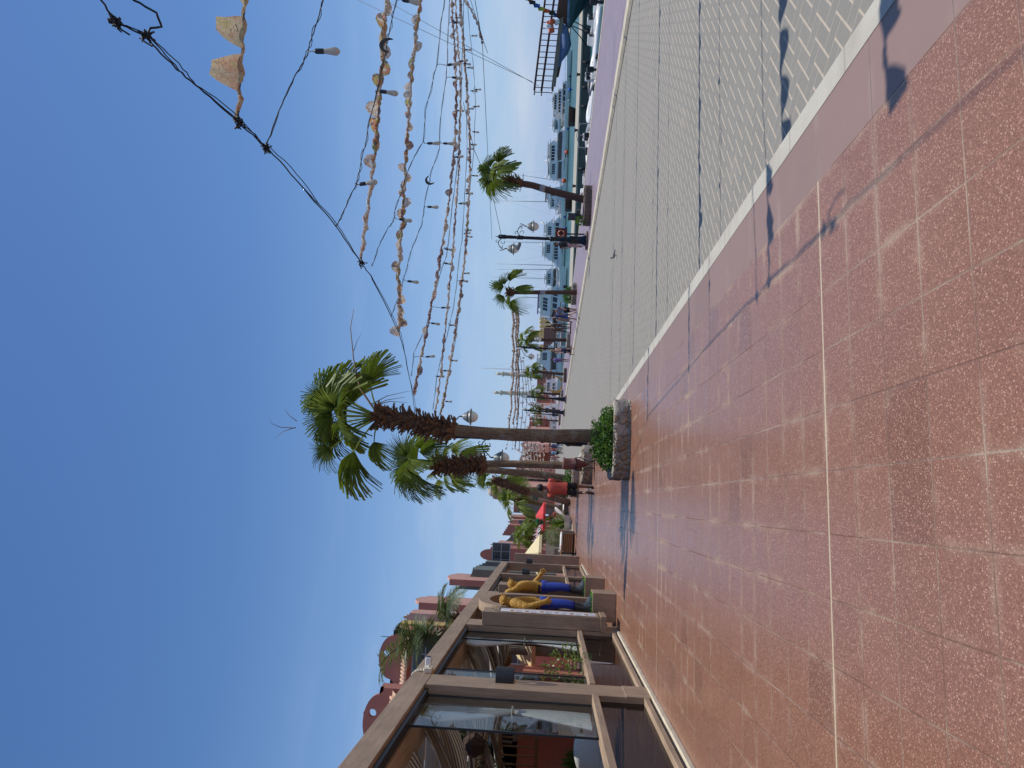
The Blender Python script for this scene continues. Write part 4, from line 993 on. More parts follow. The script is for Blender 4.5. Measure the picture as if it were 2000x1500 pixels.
# ------------------------------------------------------------------ hanging litter bins
def bin_(label, p, col, cone, rz=0., s=1.):
    t = thing('litter_bin', label, 'litter bin', p, rz, 'cone shaped litter bins', s)
    MB().lathe([(.185, .58), (.195, .63), (.18, .66), (.165, .90), (.19, .93), (.19, .99), (.165, .995), (.16, .92)], 20).obj('drum', col, t)
    MB().lathe([(.02, .20), (.05, .24), (.16, .52), (.182, .579)], 18).obj('cone', cone, t)
    fr = MB(); 
    fr.tube([(.20*math.cos(a), .20*math.sin(a), .60) for a in [2*PI*k/18 for k in range(18)]], .012, 6, closed=True)
    for sx in (-1, 1): fr.tube([(sx*.20, 0, .60), (sx*.23, 0, .46), (sx*.10, 0, .18), (sx*.12, 0, .0)], .014, 6)
    fr.tube([(-.2, .05, .01), (.2, .05, .01)], .014, 6)
    fr.obj('stand', IRON, t); return t
RUST = pm('rusty_red_steel', (.20, .085, .07), .6, var=.25, sc=8, bump=.2); RUSTD = pm('dark_red_steel', (.12, .04, .038), .6, var=.2, sc=8)
DKG = pm('dark_grey_steel', (.06, .06, .065), .5, var=.25, sc=8)
pb = D(1140, 907, 21.3); bin_('rusty red litter bin with a cone bottom, in front of the second palm', (pb.x, pb.y, 0), RUST, RUSTD, .3, 1.0)
pb = G(1150, 424, 0); bin_('dark grey litter bin with a cone bottom at the end of the dark planter', (pb.x, pb.y, 0), DKG, BLACKM, .3, 1.0)
# ------------------------------------------------------------------ pigeon
pg = G(1205, 499, RZ); t = thing('pigeon', 'grey pigeon walking alone on the paved road', 'bird', (pg.x, pg.y, RZ), R(175), None, .6)
PGM = pm('pigeon_grey', (.16, .155, .15), .6, c2=(.34, .33, .31), sc=16)
pm_ = MB(); prof = [(.002, -.19), (.03, -.17), (.028, -.12), (.05, -.08), (.072, -.02), (.07, .05), (.05, .10), (.033, .135), (.03, .165), (.033, .19), (.028, .215), (.008, .235), (.002, .25)]
# body: rings along a bent spine
sp_pts = [(-.19, .10), (-.17, .10), (-.12, .11), (-.08, .125), (-.02, .14), (.05, .15), (.09, .17), (.105, .20), (.11, .23), (.115, .255), (.125, .27), (.145, .268), (.165, .262)]
pm_.tube([(a, 0, b) for a, b in sp_pts], [p_[0]*1.1 for p_ in prof], 10); pm_.obj('body', PGM, t)
MB().tube([(-.16, 0, .105), (-.24, 0, .085)], [.03, .022], 6).obj('tail', pm('dark_feather', (.05, .05, .055), .6), t)
for sy in (-.02, .03): MB().tube([(.0, sy, .09), (.01, sy, .04), (.0, sy, .005), (.03, sy, .004)], .005, 5).obj('leg', pm('pink_leg', (.45, .16, .12), .6), t)
# ------------------------------------------------------------------ cables, bulbs and bunting over the road
WIRE = pm('black_cable', (.016, .016, .018), .6, var=.3, sc=5)
BULBG = bpy.data.materials.new('dusty_bulb_glass'); BULBG.use_nodes = True
_b = BULBG.node_tree.nodes['Principled BSDF']; _b.inputs['Base Color'].default_value = (.62, .55, .44, 1); _b.inputs['Roughness'].default_value = .12; _b.inputs['Transmission Weight'].default_value = .35; _b.inputs['IOR'].default_value = 1.2; _b.inputs['Specular IOR Level'].default_value = .6
def dense(pts, n=5, jit=.0, r=rnd):
    o = []
    for i in range(len(pts)-1):
        for j in range(n): o.append(pts[i].lerp(pts[i+1], j/n)+Vector((r.uniform(-jit, jit), r.uniform(-jit, jit), r.uniform(-jit, jit))))
    return o+[pts[-1]]
bulb0 = None
def bulb(P, label, group):
    global bulb0
    if bulb0 is None:
        t = thing('light_bulb', label, 'light bulb', P, 0, group)
        MB().lathe([(.019, -.075), (.021, -.06), (.021, -.012), (.014, 0), (.004, .012), (.003, .05)], 10).obj('socket', BLACKM, t)
        MB().lathe([(.001, -.205), (.014, -.2), (.029, -.182), (.032, -.165), (.028, -.135), (.021, -.095), (.018, -.076)], 14).obj('glass', BULBG, t)
        bulb0 = t; return t
    t = dup(bulb0, P, rnd.uniform(0, 6), label, group, .92); t.rotation_euler = (rnd.uniform(-.12, .12), rnd.uniform(-.12, .12), 0)
    return t
def wire_string(label, Y, wire, bulbs, group, lab_b, ext=None, dy=0.):
    """wire: pixels of the cable in the plane Y; bulbs: pixels of the top of each socket"""
    P = [D(x, y, Y+dy*i) for i, (x, y) in enumerate(wire)]
    if ext: P.append(Vector((ext[0], Y+dy*len(wire), ext[1])))
    o = Vector(P[0]); m = MB(); q = dense(P, 6, .004)
    m.tube([p-o for p in q], .0048, 5)
    m.tube([p-o+Vector((0, .012*math.sin(i*.9), .014*math.cos(i*.7))) for i, p in enumerate(q)], .0034, 4)
    w_ = m.obj('light_string', WIRE); w_.location = o; tag(w_, label, 'cable', 'light strings over the road')
    drop = []
    for (x, y) in bulbs:
        p = D(x, y, Y)
        # short drop from the wire down to the socket
        best = min(q, key=lambda a: (a-p).length)
        if (best-p).length < .6:
            drop.append((best-o, p+Vector((0, 0, .035))-o))
        bulb(p, lab_b, group)
    for a, b_ in drop: MB().tube(dense([a, (a+b_)/2+Vector((.01, 0, .01)), b_], 3), .005, 4).obj('bulb_lead', WIRE, w_)
    return w_
# the carrying cable along the promenade edge
cab = [XP(190, -8, 2.74), XP(230, 45, 2.72), XP(285, 72, 2.70), XP(345, 135, 2.69), XP(400, 180, 2.68), D(465, 240, 4.46), XP(520, 287, 2.62), XP(590, 365, 2.60), XP(655, 440, 2.57), D(704, 512, 7.03), XP(728, 545, 2.50), D(780, 652, 9.98), XP(793, 700, 2.2), D(806, 772, 12.6), D(812, 822, 12.45)]
cab = [Vector((2.78, -3., 4.6)), Vector((2.76, 1.2, 4.5))]+cab
m = MB(); q = dense(cab, 6, .006); m.tube(q, .0058, 6)
m.tube([p+Vector((0, .02*math.sin(i*.5), -.012+.014*math.cos(i*.37))) for i, p in enumerate(q) if i > 14], .0042, 5)
m.tube([p+Vector((0, 0, -.05*abs(math.sin(i*.26)))) for i, p in enumerate(q[22:58])], .004, 5)
o = m.obj('carrying_cable', WIRE); tag(o, 'twisted black carrying cable running to the nearest palm above the promenade edge', 'cable')
for k, p in enumerate((D(465, 240, 4.46), XP(520, 287, 2.62), D(704, 512, 7.03), D(230, 45, XP(230, 45, 2.72).y), XP(285, 72, 2.70))):
    kn = MB(); r = random.Random(k)
    for j in range(7): kn.tube([Vector((r.gauss(0, .022), r.gauss(0, .022), r.gauss(0, .022))) for _ in range(5)], .006, 4)
    kn.obj('knot', WIRE, o).location = p
m = MB(); m.tube(dense([XP(285, 72, 2.70), XP(294, 54, 2.7), XP(316, 52, 2.72), XP(305, 25, 2.75), XP(262, 0, 2.8), XP(240, -20, 2.8)], 4, .003), .007, 5)
o2 = m.obj('loose_wire', WIRE); tag(o2, 'loose black wire end curling off the carrying cable', 'cable')
# bulb strings (pixel paths at their own distance)
GB = 'clear bulbs hung over the road'
wire_string('nearest light string, with a single bulb low against the sky', XP(520, 287, 2.62).y, [(520, 287), (545, 215), (575, 150), (600, 108), (607, 78), (622, 35), (632, 0)], [(615, 100)], GB+', nearest string', 'bulb in black socket on the nearest light string', (9.5, 4.3), .02)
wire_string('second light string, crossing behind the owl bunting rows', XP(657, 442, 2.57).y, [(657, 442), (672, 410), (690, 372), (700, 350), (704, 320), (714, 280), (722, 235), (738, 170), (752, 110), (758, 75), (765, 40), (772, 10), (776, -20)], [(702, 360), (742, 178), (786, 0)], GB+', second string', 'bulb in black socket on the second light string', (12, 4.2))
Y3 = 9.0
wire_string('third light string, ending beside the knotted bunting end', Y3, [(727, 520), (738, 485), (758, 445), (770, 430), (770, 415), (782, 380), (793, 345), (803, 318), (826, 278), (832, 212), (845, 160), (853, 126), (862, 45), (868, 0), (872, -30)], [(780, 428), (835, 280), (874, 127)], GB+', third string', 'bulb in black socket on the third light string', (13, 4.1))
Y4 = 10.4
wire_string('fourth light string, carrying a small crescent', Y4, [(764, 618), (772, 595), (782, 575), (788, 545), (796, 518), (806, 480), (824, 440), (828, 405), (838, 357), (842, 338), (858, 290), (863, 203), (872, 152), (874, 98), (876, 46), (879, -20)], [(796, 549), (835, 404), (866, 280), (883, 151), (886, 44)], GB+', fourth string', 'bulb in black socket on the fourth light string', (13.2, 4.0))
Y5 = 13.2
wire_string('fifth light string, running beside the red bunting', Y5, [(804, 735), (808, 690), (830, 645), (842, 600), (858, 540), (872, 500), (884, 400), (895, 300), (900, 200), (903, 120), (905, 20), (908, -30)], [(832, 697), (842, 631), (862, 601), (868, 514), (869, 486), (889, 307), (898, 120)], GB+', fifth string', 'bulb in black socket on the fifth light string', (13.3, 3.9))
Y6 = 15.4
wire_string('sixth light string, low and crowded with bulbs', Y6, [(846, 800), (853, 735), (872, 660), (886, 600), (893, 540), (902, 470), (908, 380), (912, 290), (912, 200), (908, 110), (903, 35), (900, -30)], [(853, 735), (866, 724), (878, 635), (900, 548), (897, 398), (910, 378), (893, 216), (906, 124), (889, 35)], GB+', sixth string', 'bulb in black socket on the sixth light string', (13.3, 3.8))
Y7 = 18.2
wire_string('seventh light string, the lowest and farthest one', Y7, [(858, 812), (872, 760), (885, 690), (893, 640), (903, 545), (911, 460), (918, 370), (926, 285), (929, 210), (925, 130), (918, 70), (912, -20)], [(870, 784), (881, 704), (905, 534), (909, 450), (907, 456), (911, 462), (922, 343), (919, 282), (914, 291), (924, 257), (925, 208), (914, 213), (928, 175), (921, 177), (913, 132), (921, 70), (909, 97)], GB+', seventh string', 'bulb in black socket on the seventh light string', (13.3, 3.75))
# crescents
def crescent(P, s, label):
    a0 = R(200); n = 16
    out = [(math.cos(a)*s, math.sin(a)*s) for a in [R(-150)+R(300)*i/n for i in range(n+1)]]
    inn = [(.42*s+math.cos(a)*s*.80, math.sin(a)*s*.80) for a in [R(-128)+R(256)*i/n for i in range(n+1)]]
    inn = [(x, y) for x, y in inn]
    out = [(-x, y) for x, y in [(math.cos(PI-R(118)+R(236)*i/n)*-s, math.sin(PI-R(118)+R(236)*i/n)*s) for i in range(n+1)]]
    o = []
    for i in range(n+1):
        a = PI-R(115)+R(230)*i/n; o.append((s*math.cos(a), s*math.sin(a)))
    i_ = []
    for i in range(n+1):
        a = PI-R(150)+R(300)*(i/n); 
        t_ = i/n; x0, y0 = o[i]; w_ = .52*s*math.sin(PI*t_); l = math.hypot(x0, y0); i_.append((x0*(1-w_/l), y0*(1-w_/l)))
    m = MB(); vs = [(x, -.008, z) for x, z in o]+[(x, -.008, z) for x, z in i_]+[(x, .008, z) for x, z in o]+[(x, .008, z) for x, z in i_]; k = n+1; fs = []
    for i in range(n): fs += [(i, i+1, k+i+1, k+i), (2*k+i, 3*k+i, 3*k+i+1, 2*k+i+1), (i, 2*k+i, 2*k+i+1, i+1), (k+i, k+i+1, 3*k+i+1, 3*k+i)]
    m.add(vs, fs); ob = m.obj('crescent_ornament', pm('dark_crescent', (.05, .042, .03), .5, var=.3, sc=20)); ob.location = P; tag(ob, label, 'ornament', 'hanging crescents'); return ob
c = crescent(D(757, 88, XP(657, 442, 2.57).y-.05), .085, 'dark crescent hanging on the second light string near the top bunting'); c.rotation_euler = (0, R(100), .1)
c = crescent(D(840, 352, Y4-.05), .085, 'dark crescent hanging on the fourth light string'); c.rotation_euler = (0, R(50), .1)
# bunting ------------------------------------------------------------
def cloth_pat(name, cols, sc, lines=(.05, .03, .05), edge=.05, smooth=False):
    m, t, b = nmat(name); q = NB(t); co = q.n('ShaderNodeTexCoord').outputs['Object']
    v = q.n('ShaderNodeTexVoronoi', feature='F1'); q.put(v.inputs['Vector'], co); v.inputs['Scale'].default_value = sc
    s = q.n('ShaderNodeSeparateColor'); q.put(s.inputs[0], v.outputs['Color'])
    n = len(cols); col = q.ramp(s.outputs[0], *[(i/n, c_) for i, c_ in enumerate(cols)])
    if smooth: q.put(col.node.inputs[0], q.noise(co, 7., 2))
    else: col.node.color_ramp.interpolation = 'CONSTANT'
    w_ = q.n('ShaderNodeTexWave', wave_type='RINGS'); q.put(w_.inputs['Vector'], co); w_.inputs['Scale'].default_value = sc*1.4; w_.inputs['Distortion'].default_value = 3.
    col = q.mix(q.ramp(w_.outputs['Fac'], (.78, 0.), (.86, .75)), col, (.70, .62, .50))
    e = q.n('ShaderNodeTexVoronoi', feature='DISTANCE_TO_EDGE'); q.put(e.inputs['Vector'], co); e.inputs['Scale'].default_value = sc
    col = q.mix(q.ramp(e.outputs['Distance'], (edge*.5, 1.), (edge, 0.)), col, lines)
    q.put(b.inputs['Base Color'], col); b.inputs['Roughness'].default_value = .8
    tr = q.n('ShaderNodeBsdfTranslucent'); q.put(tr.inputs[0], col); ms = q.n('ShaderNodeMixShader'); ms.inputs[0].default_value = .35
    out = [x for x in t.nodes if x.type == 'OUTPUT_MATERIAL'][0]
    t.links.new(b.outputs[0], ms.inputs[1]); t.links.new(tr.outputs[0], ms.inputs[2]); t.links.new(ms.outputs[0], out.inputs[0])
    return m
CL_A = cloth_pat('owl_print_cloth', [(.50, .20, .10), (.42, .36, .12), (.62, .50, .30), (.55, .27, .13), (.46, .40, .16)], 26., (.12, .06, .07), .02, True)
CL_B = cloth_pat('orange_print_cloth', [(.52, .17, .07), (.36, .36, .07), (.10, .09, .14), (.55, .26, .10), (.66, .60, .50)], 26., (.10, .06, .05), .03)
CL_C = cloth_pat('white_print_cloth', [(.78, .74, .68), (.70, .50, .34), (.80, .78, .74), (.58, .34, .20), (.76, .70, .60)], 46., (.30, .22, .20), .05)
CL_D = cloth_pat('maroon_print_cloth', [(.20, .05, .06), (.30, .10, .10), (.62, .56, .54), (.24, .07, .08), (.50, .38, .34)], 42., (.12, .06, .06), .08)
def bunting(label, path, mats, flag, seed, group='bunting rows over the road', wrap=.03, lab=None, erect=None):
    """rope with cloth twisted round it and flags standing off it; flag = (spacing, width, height)"""
    r = random.Random(seed); o0 = path[0]; t = thing('bunting', label, 'bunting', o0, 0, group)
    q = [p-o0 for p in dense(path, 10, .003, r)]
    MB().tube(q, .007, 5).obj('rope', pm('dark_rope', (.05, .04, .045), .8), t)
    # arclength
    L = [0.]
    for i in range(1, len(q)): L.append(L[-1]+(q[i]-q[i-1]).length)
    def at(s):
        for i in range(1, len(q)):
            if L[i] >= s: f = (s-L[i-1])/max(1e-6, L[i]-L[i-1]); return q[i-1].lerp(q[i], f), (q[i]-q[i-1]).normalized()
        return q[-1], (q[-1]-q[-2]).normalized()
    # twisted cloth sleeve, broken into lengths
    s = .02; n = 0
    while s < L[-1]-.05 and n < 48:
        ln = r.uniform(.35, .9); k = max(4, int(ln/.03)); pts = []; rad = []
        for i in range(k+1):
            p, d = at(min(L[-1], s+ln*i/k)); a = i*.9+n; pts.append(p+Vector((0, math.cos(a)*.008, math.sin(a)*.010))); rad.append(wrap*(.5+.5*abs(math.sin(i*.33+n)))*r.uniform(.6, 1.25)*(.55+.45*math.sin(PI*(i+.6)/(k+1.2))))
        MB().tube(pts, rad, 7, smooth=False).obj('twisted_cloth', mats[n % len(mats)], t, fix=False)
        s += ln*r.uniform(.9, 1.0); n += 1
    sp_, fw_, fh_ = flag
    s = .06; n = 0
    while s < L[-1]-.1 and n < 62:
        p, d = at(s); e = erect(n, s) if erect else None
        w_, h, ph, cur = e if e else (fw_*r.uniform(.7, 1.15), fh_*r.uniform(.3, 1.1), r.uniform(-.5, .6) + (PI-.5 if r.random() < .7 else -.4), r.uniform(-1.2, 1.2))
        if h > .015:
            up = Vector((0, 0, 1)); sdv = d.cross(up).normalized(); out = -up*math.cos(ph)+sdv*math.sin(ph); nn = d.cross(out)
            def fn(u, v, d=d, out=out, nn=nn, w_=w_, h=h, cur=cur, p=p):
                wd = w_*(math.sqrt(max(0, 1-(v*.98)**2)) if fh_ < .2 else (1-.62*v**1.4))
                return p + d*((u-.5)*wd + .03*math.sin(v*4+n)*w_) + out*h*(v*(1-.10*abs(cur)*v)) + nn*(cur*.3*h*v*v + .08*h*math.sin(u*6+n))
            MB().grid(fn, 8, 6).obj('flag', mats[(n*3+n//2) % len(mats)], t, fix=False)
        s += sp_*r.uniform(.85, 1.2) if not e else sp_; n += 1
    return t
def seg(Y, pix, right, dy=0.):
    P = [D(x, y, Y+dy*i) for i, (x, y) in enumerate(pix)]
    P.append(Vector((right[0], Y+dy*len(pix), right[1])))
    e = P[-1]; a = P[-2]; return P[:-1]+[a.lerp(e, .33)-Vector((0, 0, .12)), a.lerp(e, .66)-Vector((0, 0, .12)), e]
RXX = 13.2
def er1(n, s):      # the two large printed flags and those behind them
    if n == 0: return (.10, .03, PI, .1)
    h = [.0, .21, .20, .19, .20, .17, .2][n % 7] or .2
    return (.30, h, PI-([.30, .42, .40, .5][n % 4] if n < 3 else [.9, 1.2, .7, 1.35][n % 4]), [-.3, .25, .5, -.4][n % 4])
seg1 = seg(4.46, [(465, 238), (467, 205), (471, 120), (477, 30), (481, -20)], (RXX, 4.1))
bunting('nearest bunting row, two large printed flags standing up on it', seg1, [CL_A, CL_A, CL_B], (.34, .30, .30), 1, wrap=.022, erect=er1)
bunting('second bunting row, scalloped orange flags with a white twisted end', seg(7.03, [(705, 510), (712, 450), (723, 380), (729, 320), (737, 250), (742, 180), (747, 100), (753, 30), (757, -15)], (RXX, 4.0)), [CL_C, CL_C, CL_B, CL_B, CL_A], (.19, .24, .16), 2, wrap=.034,
        erect=lambda n, s: (.05, .02, PI, 0) if s < 1.1 else None)
bunting('third bunting row, small curled flags, orange toward the top', seg(9.98, [(779, 655), (779, 600), (779, 520), (786, 430), (791, 340), (797, 250), (806, 130), (815, 50), (823, -15)], (RXX, 4.0)), [CL_C, CL_B, CL_C, CL_B], (.17, .2, .14), 3, wrap=.036)
bunting('fourth bunting row, maroon and white cloth wound tight', seg(12.75, [(808, 770), (822, 700), (835, 640), (845, 580), (855, 540), (868, 450), (880, 370), (888, 280), (892, 190), (889, 110), (884, 30), (880, -15)], (RXX, 3.95)), [CL_D, CL_C, CL_D], (.36, .2, .10), 4, wrap=.036)
bunting('fifth bunting row, thin white cloth close to the lowest one', seg(15.2, [(852, 800), (864, 700), (874, 600), (882, 520), (889, 430), (896, 330), (899, 240), (899, 150), (894, 80), (889, -15)], (RXX, 3.9)), [CL_C, CL_C, CL_D], (.4, .2, .08), 5, wrap=.032)
bunting('sixth bunting row, the lowest and farthest of the near group', seg(17.6, [(862, 806), (878, 720), (890, 640), (900, 570), (908, 500), (914, 420), (918, 330), (917, 250), (912, 170), (906, 100), (897, -15)], (RXX, 3.85)), [CL_B, CL_C, CL_C, CL_D], (.34, .2, .10), 6, wrap=.045)
bunting('bunting row just above the view, known by its flag shadow at the kerb', [Vector((2.95, 2.86, 3.9)), Vector((6, 2.86, 3.8)), Vector((9.5, 2.86, 3.9)), Vector((13.2, 2.86, 4.1))], [CL_A, CL_B], (.36, .30, .30), 9, wrap=.03, erect=lambda n, s: (.24, .19, PI-[.9, .7, 1.0, .6][n % 4], .3))
# right hand carrying cable that holds the far ends
m = MB().tube(dense([Vector((RXX, 2, 4.2)), Vector((RXX, 4.46, 4.1)), Vector((RXX, 7.03, 4.0)), Vector((RXX, 12.75, 3.95)), Vector((RXX, 17.6, 3.85)), Vector((pR.x-.05, pR.y, 4.6))], 6), .009, 6)
tag(m.obj('carrying_cable', WIRE), 'carrying cable on the quay side, tied to the lamp post by the lifebuoy', 'cable')
# thin lines from the quay lamp post
m = MB().tube(dense([Vector((pR.x, pR.y, hR-.1)), D(960, 372, 30.6), D(925, 290, 28), D(905, 200, 26)], 6), .012, 5); tag(m.obj('overhead_wire', WIRE), 'thin wire from the top of the quay lamp post past the leaning palm', 'cable')
# ------------------------------------------------------------------ people and statues
SKIN = {'tan': pm('tan_skin', (.36, .19, .12), .55, var=.12, sc=12), 'brown': pm('brown_skin', (.22, .11, .07), .55, var=.12, sc=12), 'pink': pm('fair_skin', (.52, .30, .22), .55, var=.1, sc=12)}
HAIRB = pm('black_hair', (.012, .01, .01), .5, var=.5, sc=40, bump=.5, bsc=90)
J0 = {'pel': (0, 0, .93), 'sp': (0, .01, 1.12), 'ch': (0, .0, 1.32), 'nk': (0, -.01, 1.49), 'hb': (0, .01, 1.57), 'hm': (0, .015, 1.64), 'ht': (0, .01, 1.72),
      'shL': (-.185, -.01, 1.42), 'elL': (-.24, -.03, 1.13), 'wrL': (-.255, .05, .89), 'shR': (.185, -.01, 1.42), 'elR': (.24, -.03, 1.13), 'wrR': (.255, .05, .89),
      'hiL': (-.095, 0, .90), 'knL': (-.10, .02, .50), 'anL': (-.10, -.03, .08), 'toL': (-.11, .14, .03), 'hiR': (.095, 0, .90), 'knR': (.10, .02, .50), 'anR': (.10, -.03, .08), 'toR': (.11, .14, .03)}
R0 = {'pel': (.145, .11), 'sp': (.13, .10), 'ch': (.155, .11), 'nk': (.055, .055), 'hb': (.07, .075), 'hm': (.076, .092), 'ht': (.06, .07), 'sh': (.06, .06), 'el': (.042, .042), 'wr': (.028, .028), 'hi': (.088, .09), 'kn': (.055, .058), 'an': (.038, .042), 'to': (.035, .026)}
BONES = [('pel', 'sp'), ('sp', 'ch'), ('ch', 'nk'), ('nk', 'hb'), ('hb', 'hm'), ('hm', 'ht')] + [(a+s, b+s) for s in 'LR' for a, b in (('sh', 'el'), ('el', 'wr'), ('hi', 'kn'), ('kn', 'an'), ('an', 'to'))] + [('ch', 'shL'), ('ch', 'shR'), ('pel', 'hiL'), ('pel', 'hiR')]
def figure(name, par, mat, pose, rs=None, fingers=True, curl=.5, lev=1, extra=()):
    """one continuous body grown over a posed skeleton; the front of the body is +Y"""
    J = {k: Vector(pose.get(k, J0[k])) for k in J0}; rr = dict(R0); rr.update(rs or {})
    ks = list(J); idx = {k: i for i, k in enumerate(ks)}
    vs = [J[k] for k in ks]; ra = [rr.get(k, rr.get(k[:2])) for k in ks]; es = [(idx[a], idx[b]) for a, b in BONES]
    def addv(p, r, parent):
        vs.append(Vector(p)); ra.append((r, r)); es.append((parent, len(vs)-1)); return len(vs)-1
    hd = (J['ht']-J['hb']).normalized(); face = (Vector(pose.get('face', (0, 1, 0)))).normalized(); ear = hd.cross(face).normalized()
    nose = addv(J['hm']+face*.095-hd*.01, .016, idx['hm']); addv(J['hm']+face*.112-hd*.03, .014, nose)
    addv(J['hb']+face*.075+hd*.0, .03, idx['hb'])
    for s in (-1, 1): e_ = addv(J['hm']+ear*s*.082, .014, idx['hm']); addv(J['hm']+ear*s*.092-face*.02+hd*.02, .018, e_)
    hr = rr.get('hand', 1.)
    for s in 'LR':
        w = J['wr'+s]; d = (w-J['el'+s]).normalized(); d = Vector(pose.get('hd'+s, d)).normalized(); fl = Vector(pose.get('pn'+s, (1 if s == 'L' else -1, 0, 0)))    # palm faces
        fl = (fl-d*fl.dot(d)).normalized(); sd_ = d.cross(fl)
        pal = addv(w+d*.055*hr, .030*hr, idx['wr'+s]); pa2 = addv(w+d*.085*hr, .030*hr, pal)
        if fingers:
            for k, (off, ln) in enumerate(((-.030, .062), (-.010, .072), (.011, .066), (.031, .052))):
                c = curl*(.85+.12*k); b0 = w+d*.095*hr+sd_*off*hr
                p1 = addv(b0, .0105*hr, pa2); dd = (d*math.cos(c)+fl*math.sin(c)); p = b0+dd*ln*.5*hr; p2 = addv(p, .0095*hr, p1)
                dd = (d*math.cos(2.1*c)+fl*math.sin(2.1*c)); p3 = addv(p+dd*ln*.5*hr, .008*hr, p2)
            th = addv(w+d*.045*hr-sd_*.034*hr+fl*.008, .012*hr, pal); th2 = addv(w+d*.075*hr-sd_*.052*hr+fl*.022, .0105*hr, th); addv(w+d*.102*hr-sd_*.05*hr+fl*.036, .009*hr, th2)
        else: addv(w+d*.15*hr+fl*.02, .022, pa2)
    for p, r_, k in extra: addv(p, r_, idx[k])
    me = bpy.data.meshes.new(name); me.from_pydata([tuple(v) for v in vs], es, []); me.materials.append(mat)
    o = bpy.data.objects.new(name, me); COL.objects.link(o); o.parent = par
    sk = o.modifiers.new('skin', 'SKIN'); sk.use_smooth_shade = True
    if not me.skin_vertices: me.skin_vertices.new() if hasattr(me.skin_vertices, 'new') else None
    for i, v in enumerate(me.skin_vertices[0].data): v.radius = ra[i]; v.use_root = (i == 0)
    sb = o.modifiers.new('sub', 'SUBSURF'); sb.levels = lev; sb.render_levels = lev
    return o, J
def loft(m, rings, n=18, smooth=True):
    """rings: (centre, half width vector, half depth vector)"""
    vs = []; fs = []
    for c, a, b in rings:
        c, a, b = Vector(c), Vector(a), Vector(b); vs += [c+a*math.cos(2*PI*j/n)+b*math.sin(2*PI*j/n) for j in range(n)]
    for i in range(len(rings)-1): fs += [(i*n+j, i*n+(j+1) % n, (i+1)*n+(j+1) % n, (i+1)*n+j) for j in range(n)]
    m.add(vs, fs, smooth); return m
def shirt(par, J, mat, k=1., sleeve=.55, hem=.86, loose=1., name='shirt', wr=.008, seed=1):
    r = random.Random(seed); m = MB(); sl = (J['shR']-J['shL']).normalized(); p, c, n_ = J['pel'], J['ch'], J['nk']
    up = (c-p).normalized(); fw_ = up.cross(sl)*-1; rings = []
    L = (n_-p).length
    prof = [(hem-.93, .185, .145), (-.02, .18, .14), (.10, .172, .132), (.20, .178, .134), (.30, .19, .138), (.40, .205, .135), (.47, .20, .118), (.525, .145, .092), (.555, .085, .075)]
    for z, a, b in prof:
        q_ = p+up*z if z < .3 else p+up*.3+(n_-(p+up*.3)).normalized()*(z-.3)
        rings.append((q_, sl*a*k*loose, fw_*b*k*loose))
    loft(m, rings, 26)
    vs = m.v
    for i in range(len(vs)): vs[i] = vs[i]+Vector((r.uniform(-1, 1), r.uniform(-1, 1), r.uniform(-1, 1)))*wr + up*wr*1.2*math.sin(vs[i].x*40+vs[i].z*30)
    for s in 'LR':
        a, e = J['sh'+s], J['el'+s]; d = e-a; dn = d.normalized(); u = dn.cross(Vector((0, 1, .2))).normalized(); w_ = dn.cross(u)
        inn = a-(J['shR']-J['shL'])*(.28 if s == 'R' else -.28)*.6
        loft(m, [(inn.lerp(a, .2)+Vector((0, 0, -.03)), u*.09*k, w_*.09*k), (a+Vector((0, 0, -.005)), u*.083*k, w_*.085*k), (a+d*sleeve*.5, u*.078*k, w_*.078*k), (a+d*sleeve, u*.074*k, w_*.074*k), (a+d*(sleeve-.02), u*.06*k, w_*.06*k)], 14)
    return m.obj(name, mat, par, fix=False)
def shorts(par, J, mat, ln=.9, k=1., name='shorts', flare=1.1, top=.99):
    m = MB(); p = J['pel']; sl = (J['shR']-J['shL']); sl.z = 0; sl.normalize(); fw_ = Vector((0, 0, 1)).cross(sl)*-1
    loft(m, [(p+Vector((0, 0, top-.93)), sl*.158*k, fw_*.125*k), (p, sl*.175*k, fw_*.14*k), (p-Vector((0, 0, .09)), sl*.175*k, fw_*.14*k), (p-Vector((0, 0, .14)), sl*.12*k, fw_*.10*k)], 22)
    for s in 'LR':
        h, kn, an = J['hi'+s], J['kn'+s], J['an'+s]; pts = []
        def at(t): return h.lerp(kn, t) if t <= 1 else kn.lerp(an, t-1)
        ts = [0.06+(ln-.06)*i/6 for i in range(7)]
        for i, t in enumerate(ts):
            d = (at(min(t+.05, 1.99))-at(max(t-.05, 0))).normalized(); u = sl-d*sl.dot(d); u.normalize(); w_ = d.cross(u); rad = (.108-.03*min(t, 1) - (.012*max(0, t-1)))*k*(flare if i > 3 else 1.0)*(1+.02*math.sin(i*4))
            pts.append((at(t), u*rad, w_*rad))
        d = at(ln)-at(ln-.1); pts.append((at(ln-.03), pts[-1][1]*.85, pts[-1][2]*.85)); loft(m, pts, 16)
    return m.obj(name, mat, par, fix=False)
def shoes(par, J, mat, k=1.):
    for s in 'LR':
        a, t = J['an'+s], J['to'+s]; d = (t-a); d.z *= 1; dn = d.normalized(); u = dn.cross(Vector((0, 0, 1))).normalized(); up = u.cross(dn)
        m = MB(); loft(m, [(a-dn*.06-up*.02, u*.01, up*.02), (a-dn*.05-up*.02, u*.038*k, up*.045*k), (a+dn*.05-up*.015, u*.045*k, up*.05*k), (a+dn*.13-up*.01, u*.052*k, up*.036*k), (a+dn*.20-up*.01, u*.046*k, up*.028*k), (a+dn*.235-up*.01, u*.012*k, up*.012*k)], 14)
        m.obj('shoe', mat, par)
